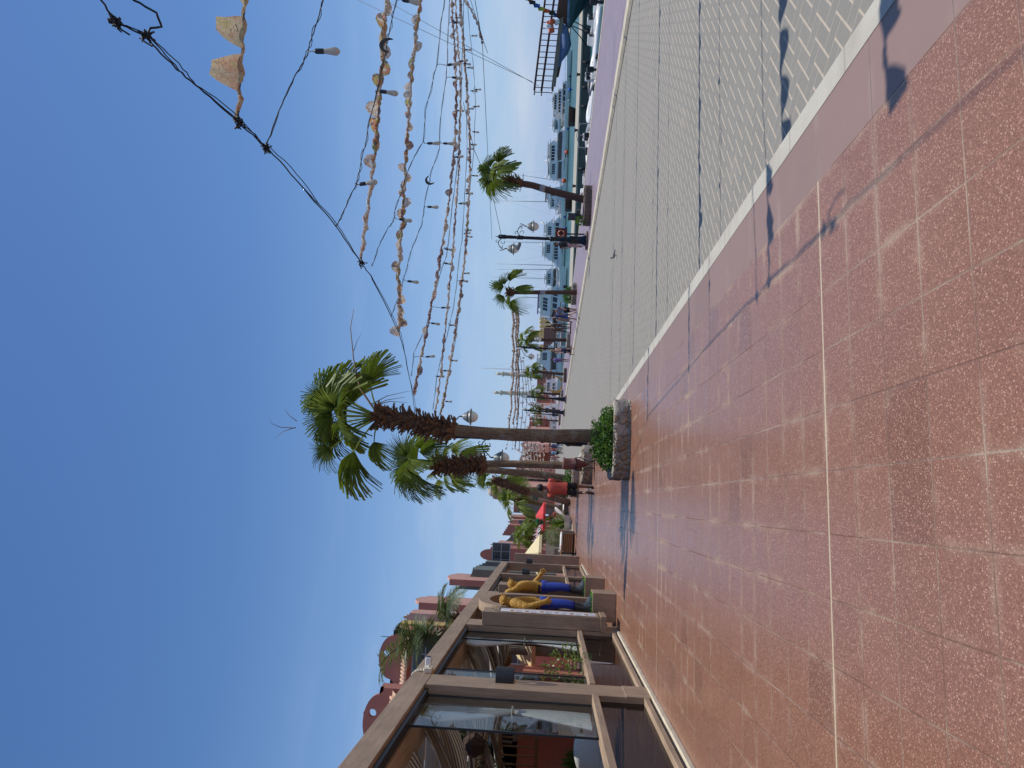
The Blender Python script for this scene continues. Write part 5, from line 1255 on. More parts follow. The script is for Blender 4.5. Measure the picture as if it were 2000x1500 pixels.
def hair(par, J, mat, face=(0, 1, 0), long_=0., k=1.):
    hd = (J['ht']-J['hb']).normalized(); f = Vector(face).normalized(); f = (f-hd*f.dot(hd)).normalized(); s_ = hd.cross(f); c = J['hm']+hd*.028-f*.012
    m = MB(); n = 18; vs = []; fs = []; r = random.Random(5)
    for i in range(9):
        th = PI*.5*i/8*1.28
        for j in range(n):
            a = 2*PI*j/n; back = .5-.5*math.cos(a)     # a=0 faces forward
            t = th*(.62+.5*back); rad = 1+r.uniform(-.02, .03)
            p = c+(hd*math.cos(t)*.115+f*math.cos(a)*math.sin(t)*.108+s_*math.sin(a)*math.sin(t)*.092)*rad*k
            if long_ and i > 5 and back > .3: p = p-Vector((0, 0, long_*(i-5)/3*back))
            vs.append(p)
    for i in range(8): fs += [(i*n+j, i*n+(j+1) % n, (i+1)*n+(j+1) % n, (i+1)*n+j) for j in range(n)]
    m.add(vs, fs, True); o = m.obj('hair', mat, par, fix=False); s2 = o.modifiers.new('t', 'SOLIDIFY'); s2.thickness = .018; return o
def person(label, p, rz, pose, skin, H=1.75, group=None, fingers=True, lev=1, rs=None):
    t = thing('person', label, 'person', p, rz, group, H/1.75); o, J = figure('body', t, SKIN[skin], pose, rs, fingers, .45, lev); return t, J
WALK = dict(knL=(-.10, .14, .52), anL=(-.10, .17, .10), toL=(-.11, .34, .06), knR=(.10, -.02, .50), anR=(.10, -.32, .17), toR=(.11, -.20, .04), elL=(-.25, -.10, 1.15), wrL=(-.27, -.05, .90), elR=(.25, .02, 1.13), wrR=(.27, .17, .92))
STAND = {}
# man in the red shirt, walking away with his left arm swung out
pmn = G(1160, 957)
t, J = person('man in red T-shirt and black shorts walking away along the promenade', (pmn.x, pmn.y, 0), R(6), dict(WALK, knR=(.10, .03, .51), anR=(.10, .12, .08), toR=(.11, .30, .03), knL=(-.11, .05, .52), anL=(-.12, -.24, .22), toL=(-.13, -.16, .06),
    elL=(-.285, -.09, 1.16), wrL=(-.40, -.04, .92), shL=(-.20, -.02, 1.42), shR=(.20, -.01, 1.42), elR=(.26, .05, 1.14), wrR=(.23, .20, .95)), 'brown', 1.74)
shirt(t, J, pm('red_jersey', (.52, .085, .055), .8, var=.12, sc=14, bump=.3, bsc=18), 1.02, .62, .84, 1.08, seed=3, wr=.006); shorts(t, J, pm('black_shorts', (.014, .014, .016), .75, var=.4, sc=9), .92, 1.0, flare=1.22); shoes(t, J, pm('brown_sandal', (.10, .06, .045), .7)); hair(t, J, HAIRB)
# couple: man bending forward and a companion behind
pc = G(1132, 606, RZ)
t, J = person('man in blue top and dark shorts stooping over a bag on the quay kerb', (pc.x, pc.y, 0 if pc.x > 11.7 else RZ), R(150), dict(WALK, sp=(0, .10, 1.10), ch=(0, .26, 1.25), nk=(0, .36, 1.38), hb=(0, .42, 1.44), hm=(0, .45, 1.50), ht=(0, .47, 1.57), shL=(-.19, .30, 1.33), shR=(.19, .30, 1.33), elL=(-.22, .42, 1.06), wrL=(-.18, .56, .86), elR=(.24, .36, 1.05), wrR=(.18, .50, .84)), 'tan', 1.72, fingers=False)
shirt(t, J, pm('blue_patterned_top', (.05, .08, .20), .8, c2=(.25, .28, .40), sc=22), 1.0, .5, .86); shorts(t, J, pm('black_trousers', (.015, .015, .02), .8), .95, 1.0); hair(t, J, HAIRB)
pc2 = D(1131, 618, pc.y+.9)
t, J = person('companion in blue shorts close beside the stooping man', (pc2.x, pc2.y, RZ if pc2.x < 11.6 else 0), R(20), WALK, 'tan', 1.66, fingers=False); shirt(t, J, pm('navy_top', (.03, .06, .16), .8, var=.3), .95, .4, .86); shorts(t, J, pm('blue_shorts', (.05, .10, .28), .8, var=.3), .7); hair(t, J, HAIRB)
pw = D(1120, 624, 52); t, J = person('woman in a long floral dress walking on the quay', (pw.x, pw.y, 0), R(30), WALK, 'tan', 1.62, fingers=False)
m = MB(); loft(m, [((0, 0, .30), (.24, 0, 0), (0, .20, 0)), ((0, 0, .6), (.20, 0, 0), (0, .17, 0)), ((0, 0, 1.0), (.155, 0, 0), (0, .12, 0)), ((0, 0, 1.15), (.14, 0, 0), (0, .11, 0)), ((0, 0, 1.40), (.18, 0, 0), (0, .11, 0)), ((0, 0, 1.5), (.07, 0, 0), (0, .06, 0))], 18); m.obj('dress', pm('floral_dress', (.10, .06, .05), .8, c2=(.42, .30, .24), sc=24), t, fix=False); hair(t, J, pm('brown_hair', (.10, .05, .03), .6), long_=.2)
# dark wooden silhouettes on the quay
BRW = pm('rusty_brown_sheet', (.075, .035, .024), .6, c2=(.13, .06, .04), sc=9)
for i, (x, y, s) in enumerate(((1113, 636, 1), (1113, 645, -1))):
    p = D(x, y, 57); t = thing('figure_sculpture', ['slim rust brown figure sculpture, the taller of the pair on the quay', 'slim rust brown figure sculpture with an arm bent, beside the taller one'][i], 'sculpture', (p.x, p.y, 0), R(170+20*i), 'rusty figure sculptures')
    MB().prism(rrect(.3, .25, .05), .003, .10, 'z').obj('base_slab', BRW, t)
    o, J = figure('body', t, BRW, dict(WALK, elL=(-.34, .05, 1.2), wrL=(-.16, .12, 1.02)) if i else dict(WALK, ch=(0, -.05, 1.34)), {'ch': (.17, .12)}, False); o.location = (0, 0, .08)
# bare chested man, man in purple, someone by the lifebuoy
pb = G(1122, 686, RZ); t, J = person('bare chested man in dark shorts walking on the road edge', (pb.x, pb.y, RZ), R(200), WALK, 'pink', 1.75, fingers=False); shorts(t, J, pm('navy_trunks', (.03, .045, .10), .8), .75); hair(t, J, pm('fair_hair', (.30, .20, .10), .6))
pp = D(1110, 704, 62); t, J = person('person in a purple blue top with bare legs near the quay edge', (pp.x, pp.y, 0), R(210), STAND, 'tan', 1.7, fingers=False); shirt(t, J, pm('purple_top', (.16, .13, .32), .8, var=.3), 1.05, .6, .72, 1.1); hair(t, J, HAIRB)
ps = D(1140, 478, 35.5); t, J = person('person in pink and grey half hidden behind the quay lamp post', (ps.x, ps.y, 0), R(180), STAND, 'tan', 1.62, fingers=False); shirt(t, J, pm('dark_vest', (.03, .03, .035), .8), .95, .4, .95); shorts(t, J, pm('dusty_pink_trousers', (.50, .32, .30), .8), 1.9, 1.0, 'trousers'); hair(t, J, HAIRB, long_=.1)
# strollers far down the promenade
fr_ = random.Random(4)
far_c = [('white', (.6, .6, .58)), ('navy', (.04, .05, .12)), ('grey', (.2, .2, .2)), ('red', (.4, .06, .05)), ('sky blue', (.25, .38, .55)), ('black', (.02, .02, .02)), ('pink', (.5, .25, .28)), ('khaki', (.3, .25, .15))]
lab_far = ['far stroller in a %s top, among the distant crowd under the far bunting' % c for c, _ in far_c]
for i in range(14):
    y = 868+i*4.1 if i < 9 else 820+i*3; Y = fr_.uniform(70, 120); p = D(1090, y, Y); c, rgb = far_c[i % 8]
    t, J = person('distant strollers in a group on the promenade, one in a %s top' % c, (p.x, p.y, RZ if 2.5 < p.x < 11.4 else 0), fr_.uniform(0, 6), WALK if i % 2 else STAND, ['tan', 'brown', 'pink'][i % 3], fr_.uniform(1.6, 1.8), 'distant strollers', False)
    shirt(t, J, pm(c+'_far_top', rgb, .8), 1, .5, .84); shorts(t, J, pm(far_c[(i*3+1) % 8][0]+'_far_legwear', tuple(v*.7 for v in far_c[(i*3+1) % 8][1]), .8), [.9, 1.85][i % 2], 1.0, 'trousers'); hair(t, J, HAIRB)
# ------------------------------------------------------------------ the two statues by the door
def gold():
    m, t, b = nmat('mustard_statue_paint'); q = NB(t); co = q.n('ShaderNodeTexCoord').outputs['Object']
    n = q.noise(co, 30., 5)
    q.put(b.inputs['Base Color'], q.mix(n, (.44, .225, .022), (.58, .32, .05))); b.inputs['Roughness'].default_value = .62
    bp = q.n('ShaderNodeBump'); bp.inputs['Strength'].default_value = .9; bp.inputs['Distance'].default_value = .03
    q.put(bp.inputs['Height'], q.math('ADD', q.noise(co, 11., 3), q.math('MULTIPLY', n, .8))); q.put(b.inputs['Normal'], bp.outputs[0])
    return m
GOLD = gold(); BLUE = pm('royal_blue_paint', (.015, .035, .30), .35, c2=(.025, .07, .45), sc=4, spec=.5); BOOTM = pm('black_boot_paint', (.02, .022, .024), .3, c2=(.09, .10, .10), sc=6, spec=.6)
RS = {'pel': (.15, .125), 'sp': (.165, .13), 'ch': (.21, .16), 'nk': (.085, .085), 'hb': (.085, .09), 'hm': (.10, .108), 'ht': (.07, .08), 'sh': (.10, .105), 'el': (.075, .075), 'wr': (.052, .052), 'hi': (.105, .11), 'kn': (.075, .08), 'an': (.05, .05), 'to': (.03, .02), 'hand': 1.4}
def statue(label, p, rz, pose, H):
    t = thing('statue', label, 'statue', p, rz, 'painted statues by the pavilion door', H/1.75)
    o, J = figure('body', t, GOLD, pose, RS, True, .75, 2)
    fc = Vector(pose.get('face', (0, 1, 0))).normalized(); up = Vector((0, 0, 1)); sd_ = up.cross(fc)
    for s in (-1, 1):
        MB().ball(J['hm']+fc*.098+sd_*s*.036+up*.012, .014, 8, 6).obj('eye', pm('statue_eye', (.7, .62, .45), .3), t)
    MB().tube([J['hm']+fc*.107+sd_*-.05+up*.035, J['hm']+fc*.118+up*.028, J['hm']+fc*.107+sd_*.05+up*.035], .018, 6).obj('brow', GOLD, t)
    MB().tube([J['hb']+fc*.088+sd_*-.032+up*.018, J['hb']+fc*.098+up*.012, J['hb']+fc*.088+sd_*.032+up*.018], .009, 6).obj('mouth', pm('statue_shadow', (.22, .10, .02), .7), t)
    shorts(t, J, BLUE, 1.52, 1.06, 'trousers', 1.0, 1.0)
    m = MB(); loft(m, [((0, .0, .985), (.178, 0, 0), (0, .145, 0)), ((0, 0, 1.03), (.178, 0, 0), (0, .146, 0))], 24); b_ = m.obj('belt', BLACKM, t, fix=False); b_.modifiers.new('t', 'SOLIDIFY').thickness = .012
    for s in 'LR':
        kn, an, to = J['kn'+s], J['an'+s], J['to'+s]; a = kn.lerp(an, .46); m = MB(); d = (to-an); d.z = 0; d.normalize(); u = d.cross(Vector((0, 0, 1)))
        loft(m, [(a, u*.090, d*.092), (a.lerp(an, .5), u*.082, d*.088), (an+Vector((0, 0, .03)), u*.07, d*.08), (an+d*.05+Vector((0, 0, -.02)), u*.072, d*.13), (an+d*.07+Vector((0, 0, -.065)), u*.078, d*.165), (an+d*.07+Vector((0, 0, -.078)), u*.078, d*.165)], 18); m.obj('boot', BOOTM, t, fix=False)
    return t
st = D(1155, 1190, 14.1)
ST1 = dict(shL=(-.235, 0, 1.44), shR=(.235, 0, 1.44), elL=(-.33, -.08, 1.15), wrL=(-.32, .03, .93), elR=(.34, -.07, 1.16), wrR=(.34, .03, .92), pnR=(-1, .2, 0), pnL=(1, .2, 0), ch=(0, .02, 1.32), hiL=(-.10, 0, .90), toL=(-.13, .15, .04), toR=(.13, .15, .04), knL=(-.12, .03, .50), knR=(.12, .03, .50), anL=(-.13, -.03, .085), anR=(.13, -.03, .085),
           nk=(0, -.01, 1.50), hb=(0, .02, 1.585), hm=(0, .03, 1.655), ht=(0, .02, 1.74))
statue('muscular mustard statue with fists down, in blue trousers and black boots, nearer the camera', (-2.02, 14.08, .47), R(-82), ST1, 1.86)
ST2 = dict(ST1, elR=(.36, -.04, 1.50), wrR=(.33, -.12, 1.74), hdR=(-.1, -1, -.1), pnR=(0, 0, -1), elL=(-.34, .0, 1.17), wrL=(-.36, .22, 1.0))
statue('muscular mustard statue saluting with a raised arm, in blue trousers, farther by the door', (-2.02, 16.85, .47), R(-88), ST2, 1.86)
# ------------------------------------------------------------------ harbour
def C(x, y, d): return CAM + ray(x, y)*d          # point at the depth d in front of the camera
RH = Vector((math.cos(YAW), -math.sin(YAW), 0)); FH = Vector((math.sin(YAW), math.cos(YAW), 0))
RA = -YAW                                          # heading of things that lie square to the view
GEL = pm('white_gelcoat', (.88, .85, .80), .28, var=.04, sc=.6, spec=.5, coat=.3); GELB = pm('bluish_gelcoat', (.74, .74, .74), .3, var=.06, sc=.5)
DKW = pm('dark_boat_window', (.02, .024, .03), .12, var=.3, sc=2, spec=.8); TEAK = pm('brown_boat_wood', (.13, .05, .028), .55, var=.35, sc=3, stretch=(.5, 4, 4), bump=.3)
STEEL = pm('painted_mast_grey', (.36, .37, .38), .5, 0., var=.1); NAVYC = pm('navy_awning', (.03, .05, .20), .8, var=.25, sc=3); ORNG = pm('orange_plastic', (.72, .12, .04), .45, var=.1)
BLUEP = pm('blue_plastic', (.03, .12, .42), .4, var=.15); GREYR = pm('grey_rubber', (.30, .31, .32), .6, var=.15, sc=4); BLKR = pm('black_rubber', (.025, .026, .03), .5, var=.3, sc=5)
CONC = pm('pier_concrete', (.42, .38, .30), .85, c2=(.30, .28, .23), sc=1.4, bump=.4, bsc=9); CONCD = pm('pier_dark_side', (.11, .11, .10), .8, c2=(.19, .18, .16), sc=.9, bump=.5, bsc=6)  # pier side wall coloured much darker than its deck
# pier
p0 = C(1129, 590, 65.5); p0.z = 0
pr_ = thing('pier', 'low concrete pier running across the basin behind the dinghies', 'pier', (p0.x, p0.y, 0), RA)
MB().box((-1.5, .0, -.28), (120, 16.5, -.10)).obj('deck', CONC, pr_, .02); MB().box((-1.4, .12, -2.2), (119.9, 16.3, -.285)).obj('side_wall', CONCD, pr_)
fd = MB()
for k in range(13):
    r = random.Random(k); bx_ = 3+k*2.6+r.uniform(-.8, .8)
    MB().tube([(bx_, -.14, -.35), (bx_, -.16, -1.25)], .13, 8).obj('tyre_fender', BLKR, pr_)
for k in range(4): MB().lathe([(.12, -.10), (.12, .12), (.2, .16), (.2, .22), (.02, .25)], 10, Matrix.Translation((6+k*5.5, .6, 0))).obj('bollard', IRON, pr_)
def hull_mb(L, B, Hh, bow=.32, sheer=.25, n=16, stern=.85):
    """hull from x=-L/2 (stern) to L/2 (bow), water at z=0"""
    st = []
    for i in range(n+1):
        t = i/n; w_ = B/2*(stern+(1-stern)*min(1, t*2.5)) if t < 1-bow else B/2*max(.015, 1-((t-(1-bow))/bow)**2.0)
        z = Hh*(1+sheer*t**2.2); x = -L/2+L*t
        st.append((x, w_, z, max(0, t-.75)/.25))
    m = MB(); vs = []; k = 7
    for x, w_, z, b in st:
        rk = b*Hh*.55
        vs += [(x+rk*0, w_, z), (x-rk*.35, w_*.97, z*.6), (x-rk*.7, w_*.86, z*.15), (x-rk, 0.0, -.6), (x-rk*.7, -w_*.86, z*.15), (x-rk*.35, -w_*.97, z*.6), (x, -w_, z)]
    fs = []
    for i in range(n): fs += [(i*k+j, i*k+j+1, (i+1)*k+j+1, (i+1)*k+j) for j in range(k-1)] + [(i*k+k-1, i*k, (i+1)*k, (i+1)*k+k-1)]
    fs += [tuple(range(k)), tuple(n*k+j for j in range(k-1, -1, -1))]
    m.add(vs, fs, False); return m, st
def taper_box(m, x0, x1, w0, z0, z1, rake0, rake1, ww=.76):
    vs = [(x0, -w0, z0), (x1, -w0, z0), (x1, w0, z0), (x0, w0, z0), (x0+rake0, -w0*ww, z1), (x1-rake1, -w0*ww, z1), (x1-rake1, w0*ww, z1), (x0+rake0, w0*ww, z1)]
    return m.add(vs, [(0, 3, 2, 1), (4, 5, 6, 7), (0, 1, 5, 4), (1, 2, 6, 5), (2, 3, 7, 6), (3, 0, 4, 7)])
def yacht(label, yl, yr, xw, xt, d, bow_right=True, decks=2, kind=0, body=None, seed=0, awn=None, dome=True):
    """motor yacht lying side-on between the columns yl (left) and yr (right); xw waterline, xt top of its roof"""
    r = random.Random(seed); ym = (yl+yr)/2; k = d/F; L = (yl-yr)*k*1.42; hz = C(xw, ym, d); Ht = (xw-xt)*k
    p = C(xw, ym, d); t = thing('motor_yacht', label, 'yacht', (p.x, p.y, WZ), RA + (0 if bow_right else PI), 'white yachts moored across the basin')
    Hh = Ht*(.24 if decks > 1 else .34); B = L*.24; body = body or GEL
    m, st = hull_mb(L, B, Hh, sheer=.35 if kind else .2); h = m.obj('hull', body, t, .0)
    b_ = MB(); lo = st[0][1]
    MB().box((-L*.40, -B*.478, Hh*.55), (L*.12, B*.478, Hh*.72)).obj('hull_window_band', DKW, h) if kind != 1 else MB().box((-L*.45, -B*.482, Hh*.86), (L*.20, B*.482, Hh*.93)).obj('rub_rail', TEAK, h)
    dh = (Ht-Hh)/(decks+.25); z = Hh; sh = r.uniform(-.10, .08)*L; x0, x1 = -L*.44+max(0, sh), L*(.30-.16*r.random())+min(0, sh); w_ = B*.44; dark = r.random() < .4
    for i in range(decks):
        z1 = z+dh*.98; bx_ = MB(); taper_box(bx_, x0, x1, w_, z, z1, dh*.1, dh*(.9 if i else 1.2)); dk = bx_.obj('deck_house' if i == 0 else 'upper_deck', body, t)
        nw = r.randint(4, 7); gap = (x1-x0-dh*1.5)/nw
        if dark and i == 0: MB().box((x0+dh*.3, -w_*.93, z+dh*.30), (x1-dh*1.0, w_*.93, z+dh*.86)).obj('window_band', DKW, dk)
        for j in range(nw):
            if (j == 0 and r.random() < .5): continue
            wx = x0+dh*.25+gap*j
            for sy in (-1, 1):
                fz0, fz1 = z+dh*.30, z+dh*.80; y0_ = w_*(1-.24*.30)*1.004+.01; y1_ = w_*(1-.24*.80)*1.004+.01
                MB().add([(wx, sy*y0_, fz0), (wx+gap*.80, sy*y0_, fz0), (wx+gap*.80+ (dh*.12 if kind else 0), sy*y1_, fz1), (wx+(dh*.12 if kind else 0), sy*y1_, fz1)], [(0, 1, 2, 3)]).obj('window', DKW, dk, fix=False)
        if i == decks-1 or True:
            ov = MB().box((x0-L*.05, -w_*1.05, z1), (x1-dh*.5, w_*1.05, z1+dh*.08)); ov.obj('deck_edge', GEL, t)
        x0, x1, w_ = x0+L*r.uniform(.0, .12), x1-L*r.uniform(.03, .14)-dh*.25, w_*.9; z = z1+dh*.08
    # flybridge: posts, roof, mast
    rz0 = z; zr = Ht*1.0
    zr = max(zr, z+dh*.35)
    MB().box((x0, -w_*.95, zr-.06*dh-.08), (x1, w_*.95, zr)).obj('flybridge_roof', awn or GEL, t)
    for sx in (x0+.1*L*.2, x1-.05*L):
        for sy in (-1, 1): MB().bar((sx, sy*w_*.85, z-.02), (sx+.03*L, sy*w_*.85, zr-.05), .12).obj('roof_post', GEL, t)
    taper = MB(); taper_box(taper, x0+L*.10, x1-L*.02, w_*.8, z, z+dh*.30, 0, dh*.3); taper.obj('console', body, t)
    # rails
    rl = MB(); n = 14
    for i in range(n+1):
        j = int(16*(.42+.56*i/n)); x, ww, zz, _ = st[min(16, j)]
        for sy in (-1, 1): rl.bar((x, sy*ww*.96, zz), (x, sy*ww*.96, zz+.09*Ht), .05)
    for sy in (-1, 1): rl.tube([(st[j][0], sy*st[j][1]*.96, st[j][2]+.09*Ht) for j in range(7, 17)], .04, 4)
    rl.obj('bow_rail', STEEL, t)
    if seed % 3 == 1: MB().box((-L*.47, -B*.46, Hh+dh*.95), (-L*.30, B*.46, Hh+dh*1.0)).obj('stern_awning', [NAVYC, BLKR, TEAK][seed % 2], t)
    if seed % 2: MB().tube([(x1*.6, -w_*.7, zr), (x1*.45, 0, zr+.16*Ht), (x1*.6, w_*.7, zr)], .16, 6).obj('radar_arch', GEL, t)
    if dome:
        MB().ball((x0+L*.06, .2*w_, zr+.06*Ht), .035*Ht+.15, 10, 8).obj('radar_dome', GEL, t); MB().bar((x0+L*.06, .2*w_, zr-.05), (x0+L*.06, .2*w_, zr+.03*Ht), .2).obj('dome_foot', GEL, t)
        MB().tube([(x0+L*.1, -.3*w_, zr), (x0+L*.085, -.3*w_, zr+.22*Ht)], .04, 4).obj('antenna', STEEL, t)
    for k2 in range(2): MB().ball((-L*.2+k2*L*.3, -B*.5, Hh*.35), .03*Ht+.12, 8, 6, (1, .7, 1.5)).obj('fender', [BLUEP, GEL, BLKR][(seed+k2) % 3], t)
    return t
yacht('big bluish white yacht with two radar domes behind the bowsprit', 228, 118, 1108, 1075, 250, True, 3, 1, GELB, 1)
yacht('white yacht with slanting upper windows beside the orange mooring buoy', 328, 219, 1107, 1069, 245, True, 2, 0, None, 2)
yacht('white yacht with a dark awning, behind the leaning quay palm', 379, 322, 1106, 1070, 240, False, 2, 1, None, 3, BLKR, False)
yacht('small white cruiser with brown trim, right of the lifebuoy board', 412, 372, 1107, 1068, 236, False, 1, 1, GELB, 4, TEAK, False)
yacht('white yacht with a long sharp bow, between the litter bin and the quay lamp post', 466, 404, 1106, 1066, 232, True, 2, 0, None, 5, None, False)
yacht('long white yacht with roof frame, left of the quay lamp post', 546, 476, 1104, 1062, 225, False, 2, 0, None, 6)
yacht('white dive boat with a navy awning behind the ragged quay palm', 612, 534, 1106, 1054, 160, True, 2, 1, None, 7, NAVYC, False)
yacht('grey white boat with a square wheelhouse behind the figure sculptures', 668, 612, 1103, 1061, 175, False, 2, 0, GELB, 8, None, False)
yacht('high white boat moored beyond the crescent sculpture, its bow toward the quay', 752, 689, 1104, 1052, 140, False, 2, 0, None, 9, None, False)
yacht('small white cruiser at the far end of the basin beside two lamp posts', 838, 794, 1100, 1063, 165, False, 2, 0, None, 10, None, False)
for i, (yl, yr, xt, lab) in enumerate(((262, 196, 1074, 'second row yacht seen between the bluish yacht and the slanting window one'), (352, 296, 1076, 'second row yacht behind the dark awning yacht'), (408, 356, 1072, 'second row yacht behind the leaning quay palm trunk'), (486, 440, 1071, 'second row yacht behind the quay lamp post'),
      (560, 500, 1070, 'second row yacht right of the ragged quay palm'), (640, 580, 1066, 'second row yacht behind the navy awning boat'), (705, 655, 1070, 'second row yacht behind the far lamp post'), (800, 745, 1068, 'second row yacht beyond the crescent sculpture'))):
    yacht(lab, yl, yr, 1103 if yl < 600 else 1098, xt, 300 if yl < 600 else 215, i % 2 == 0, 2, i % 2, [GEL, GELB][i % 2], 20+i, None, i % 3 == 0)
def sailboat(label, y, xw, xt, d, lean=0., seed=0):
    k = d/F; p = C(xw, y, d); L = 11; t = thing('sailing_boat', label, 'sailing boat', (p.x, p.y, WZ), RA+.3*(seed % 3-1), 'sailing boats behind the yachts')
    m, st = hull_mb(L, 3., 1.3); m.obj('hull', GEL, t); MB().box((-2.5, -.9, 1.3), (2, .9, 1.9)).obj('cabin', GEL, t)
    H = (xw-xt)*k; MB().tube([(.6, 0, 1.0), (.6+lean, 0, H)], [.11, .07], 8).obj('mast', STEEL, t); MB().tube([(.5, 0, 2.6), (-3.8, 0, 2.7)], .09, 6).obj('boom', STEEL, t)
    s = MB()
    for q_ in ((5.2, 0, 1.6), (-5.2, 0, 1.4), (.6, 1.4, 1.4), (.6, -1.4, 1.4)): s.tube([(.6+lean, 0, H-.2), q_], .018, 3)
    s.obj('stays', STEEL, t); MB().bar((.6+lean*.6, -1., H*.62), (.6+lean*.6, 1., H*.62), .06).obj('spreader', STEEL, t)
for i, (y, xt, ln, lab) in enumerate([(358, 1003, 2.5, 'sailing boat with a raked mast behind the leaning quay palm'), (398, 985, 0, 'sailing boat with an upright mast just left of the leaning quay palm'), (478, 988, 0, 'sailing boat whose mast stands close beside the quay lamp post'), (522, 976, 0, 'sailing boat with the tallest mast, right of the ragged quay palm'),
     (530, 978, -.6, 'sailing boat with twin looking rigging behind the long white yacht'), (548, 968, 0, 'sailing boat with a thin mast right beside the ragged quay palm'), (586, 998, 0, 'sailing boat with spreaders, left of the ragged quay palm'), (729, 942, 0, 'sailing boat with a very tall mast beside the two towers')]):
    sailboat(lab, y, 1108 if y < 700 else 1100, xt, 262 if y < 700 else 190, ln, i)
# dinghies behind the quay edge
def dinghy(label, x, y, d, rz, L=4.2, col=None, console=True, engine=True, arch=False):
    p = C(x, y, d); t = thing('dinghy', label, 'dinghy', (p.x, p.y, WZ), rz, 'inflatable dinghies behind the quay edge'); col = col or GREYR; B = L*.36; r_ = L*.058
    pts = []
    for i in range(13):
        a = -PI/2+PI*i/12; pts.append((L*.26+math.cos(a)*L*.22, math.sin(a)*B*.5, .36+.16*math.cos(a)))
    pts = [(-L*.5, -B*.5, .34), (-L*.2, -B*.5, .34)]+pts+[(-L*.2, B*.5, .34), (-L*.5, B*.5, .34)]
    MB().tube(pts, [r_*.5]+[r_]*(len(pts)-2)+[r_*.5], 12).obj('tube', col, t)
    m = MB(); taper_box(m, -L*.44, L*.34, B*.44, -.05, .30, 0, .3, 1.0); m.obj('floor', GEL, t)
    if console:
        m = MB(); taper_box(m, -L*.06, L*.10, .32, .30, 1.02, .0, .18); cns = m.obj('console', GEL, t, .03); MB().box((-L*.068, -.24, .62), (-L*.064, .24, .92)).obj('gauge_panel', DKW, cns)
        MB().tube([(-L*.06-.12+.0*a, .17*math.cos(a), .86+.17*math.sin(a)) for a in [2*PI*k/12 for k in range(12)]], .018, 5, closed=True).obj('wheel', BLACKM, cns)
        MB().box((-L*.26, -.34, .30), (-L*.14, .34, .66)).obj('seat', GEL, t, .04)
    if engine:
        m = MB(); m.box((-L*.56, -.16, .55), (-L*.47, .16, 1.0)); m.obj('outboard_engine', BLKR, t, .05); MB().box((-L*.53, -.07, -.3), (-L*.49, .07, .55)).obj('engine_leg', BLKR, t)
    if arch:
        MB().tube([(-L*.40, -B*.45, .4), (-L*.44, -B*.42, 1.3), (-L*.46, 0, 1.5), (-L*.44, B*.42, 1.3), (-L*.40, B*.45, .4)], .03, 6).obj('frame_arch', STEEL, t)
dinghy('white console dinghy near the bowsprit boat, nearest to the frame edge', 1160, 38, 46, RA+PI*.55)
dinghy('cream dinghy with a crisp white bow below the bowsprit', 1163, 78, 44, RA+PI*.75, 4.4, GEL)
dinghy('dark tubed dinghy with a white console in the middle of the row', 1163, 150, 46, RA+PI*.42, 4.6, BLKR)
dinghy('white dinghy with a slim bow beside the dark tubed one', 1162, 188, 47, RA+PI*.62, 4.2, GEL, False)
dinghy('pale grey dinghy with a steel arch and outboard engine', 1160, 268, 46, RA+PI*.40, 4.8, GREYR, True, True, True)
dinghy('white dinghy with a pointed bow, right of the leaning quay palm', 1158, 318, 45, RA+PI*.30, 4.2, GEL, False)
dinghy('small white dinghy with outboard engine by the dark planter', 1156, 350, 43, RA+PI*.66, 4.4, GEL)
dinghy('white dinghy hidden partly by the leaning palm trunk', 1153, 378, 47, RA+PI*.2, 4.0, GEL, True, False)
# dark work boats and blue floats in the basin
for i, (x, yl, yr, d, lab) in enumerate(((1128, 243, 209, 84, 'flat dark work boat lying behind the pier, nearer the dinghy with the arch'), (1123, 411, 382, 84, 'flat dark work boat lying behind the pier beside the leaning palm'))):
    p = C(x, (yl+yr)/2, d); L = (yl-yr)*d/F; t = thing('work_boat', lab, 'work boat', (p.x, p.y, -.1), RA, 'dark work boats')
    m, st = hull_mb(L, 1.6, .75, .1, .05, 10, 1.); m.obj('hull', pm('dark_brown_hull', (.045, .026, .022), .6, var=.3, sc=3), t); MB().box((-L*.46, -.7, .76), (L*.42, .7, .84)).obj('gunwale', TEAK, t)
for i, (x, y, r_, m_, d, lab) in enumerate(((1107, 297, .62, ORNG, 200, 'round orange mooring buoy in front of the slanting window yacht'), (1102, 353, .66, ORNG, 200, 'orange mooring buoy right of the leaning palm trunk'), (1113, 175, .55, BLUEP, 190, 'blue mooring buoy below the bluish yacht'), (1104, 446, .5, BLUEP, 190, 'blue mooring buoy near the lifebuoy board'), (1106, 538, .5, BLKR, 180, 'black mooring buoy near the long white yacht'))):
    p = C(x, y, d); t = thing('mooring_buoy', lab, 'buoy', p, 0, 'mooring buoys'); m = MB().ball((0, 0, 0), r_, 14, 10); m.obj('float', m_, t); MB().lathe([(.10, r_*.95), (.12, r_*1.1), (.05, r_*1.25), (.02, r_*1.25)], 8).obj('eye_cap', STEEL, t)
    MB().tube([(0, 0, -r_*.9), (0, 0, WZ-p.z-.4)], .05, 5).obj('chain', STEEL, t)
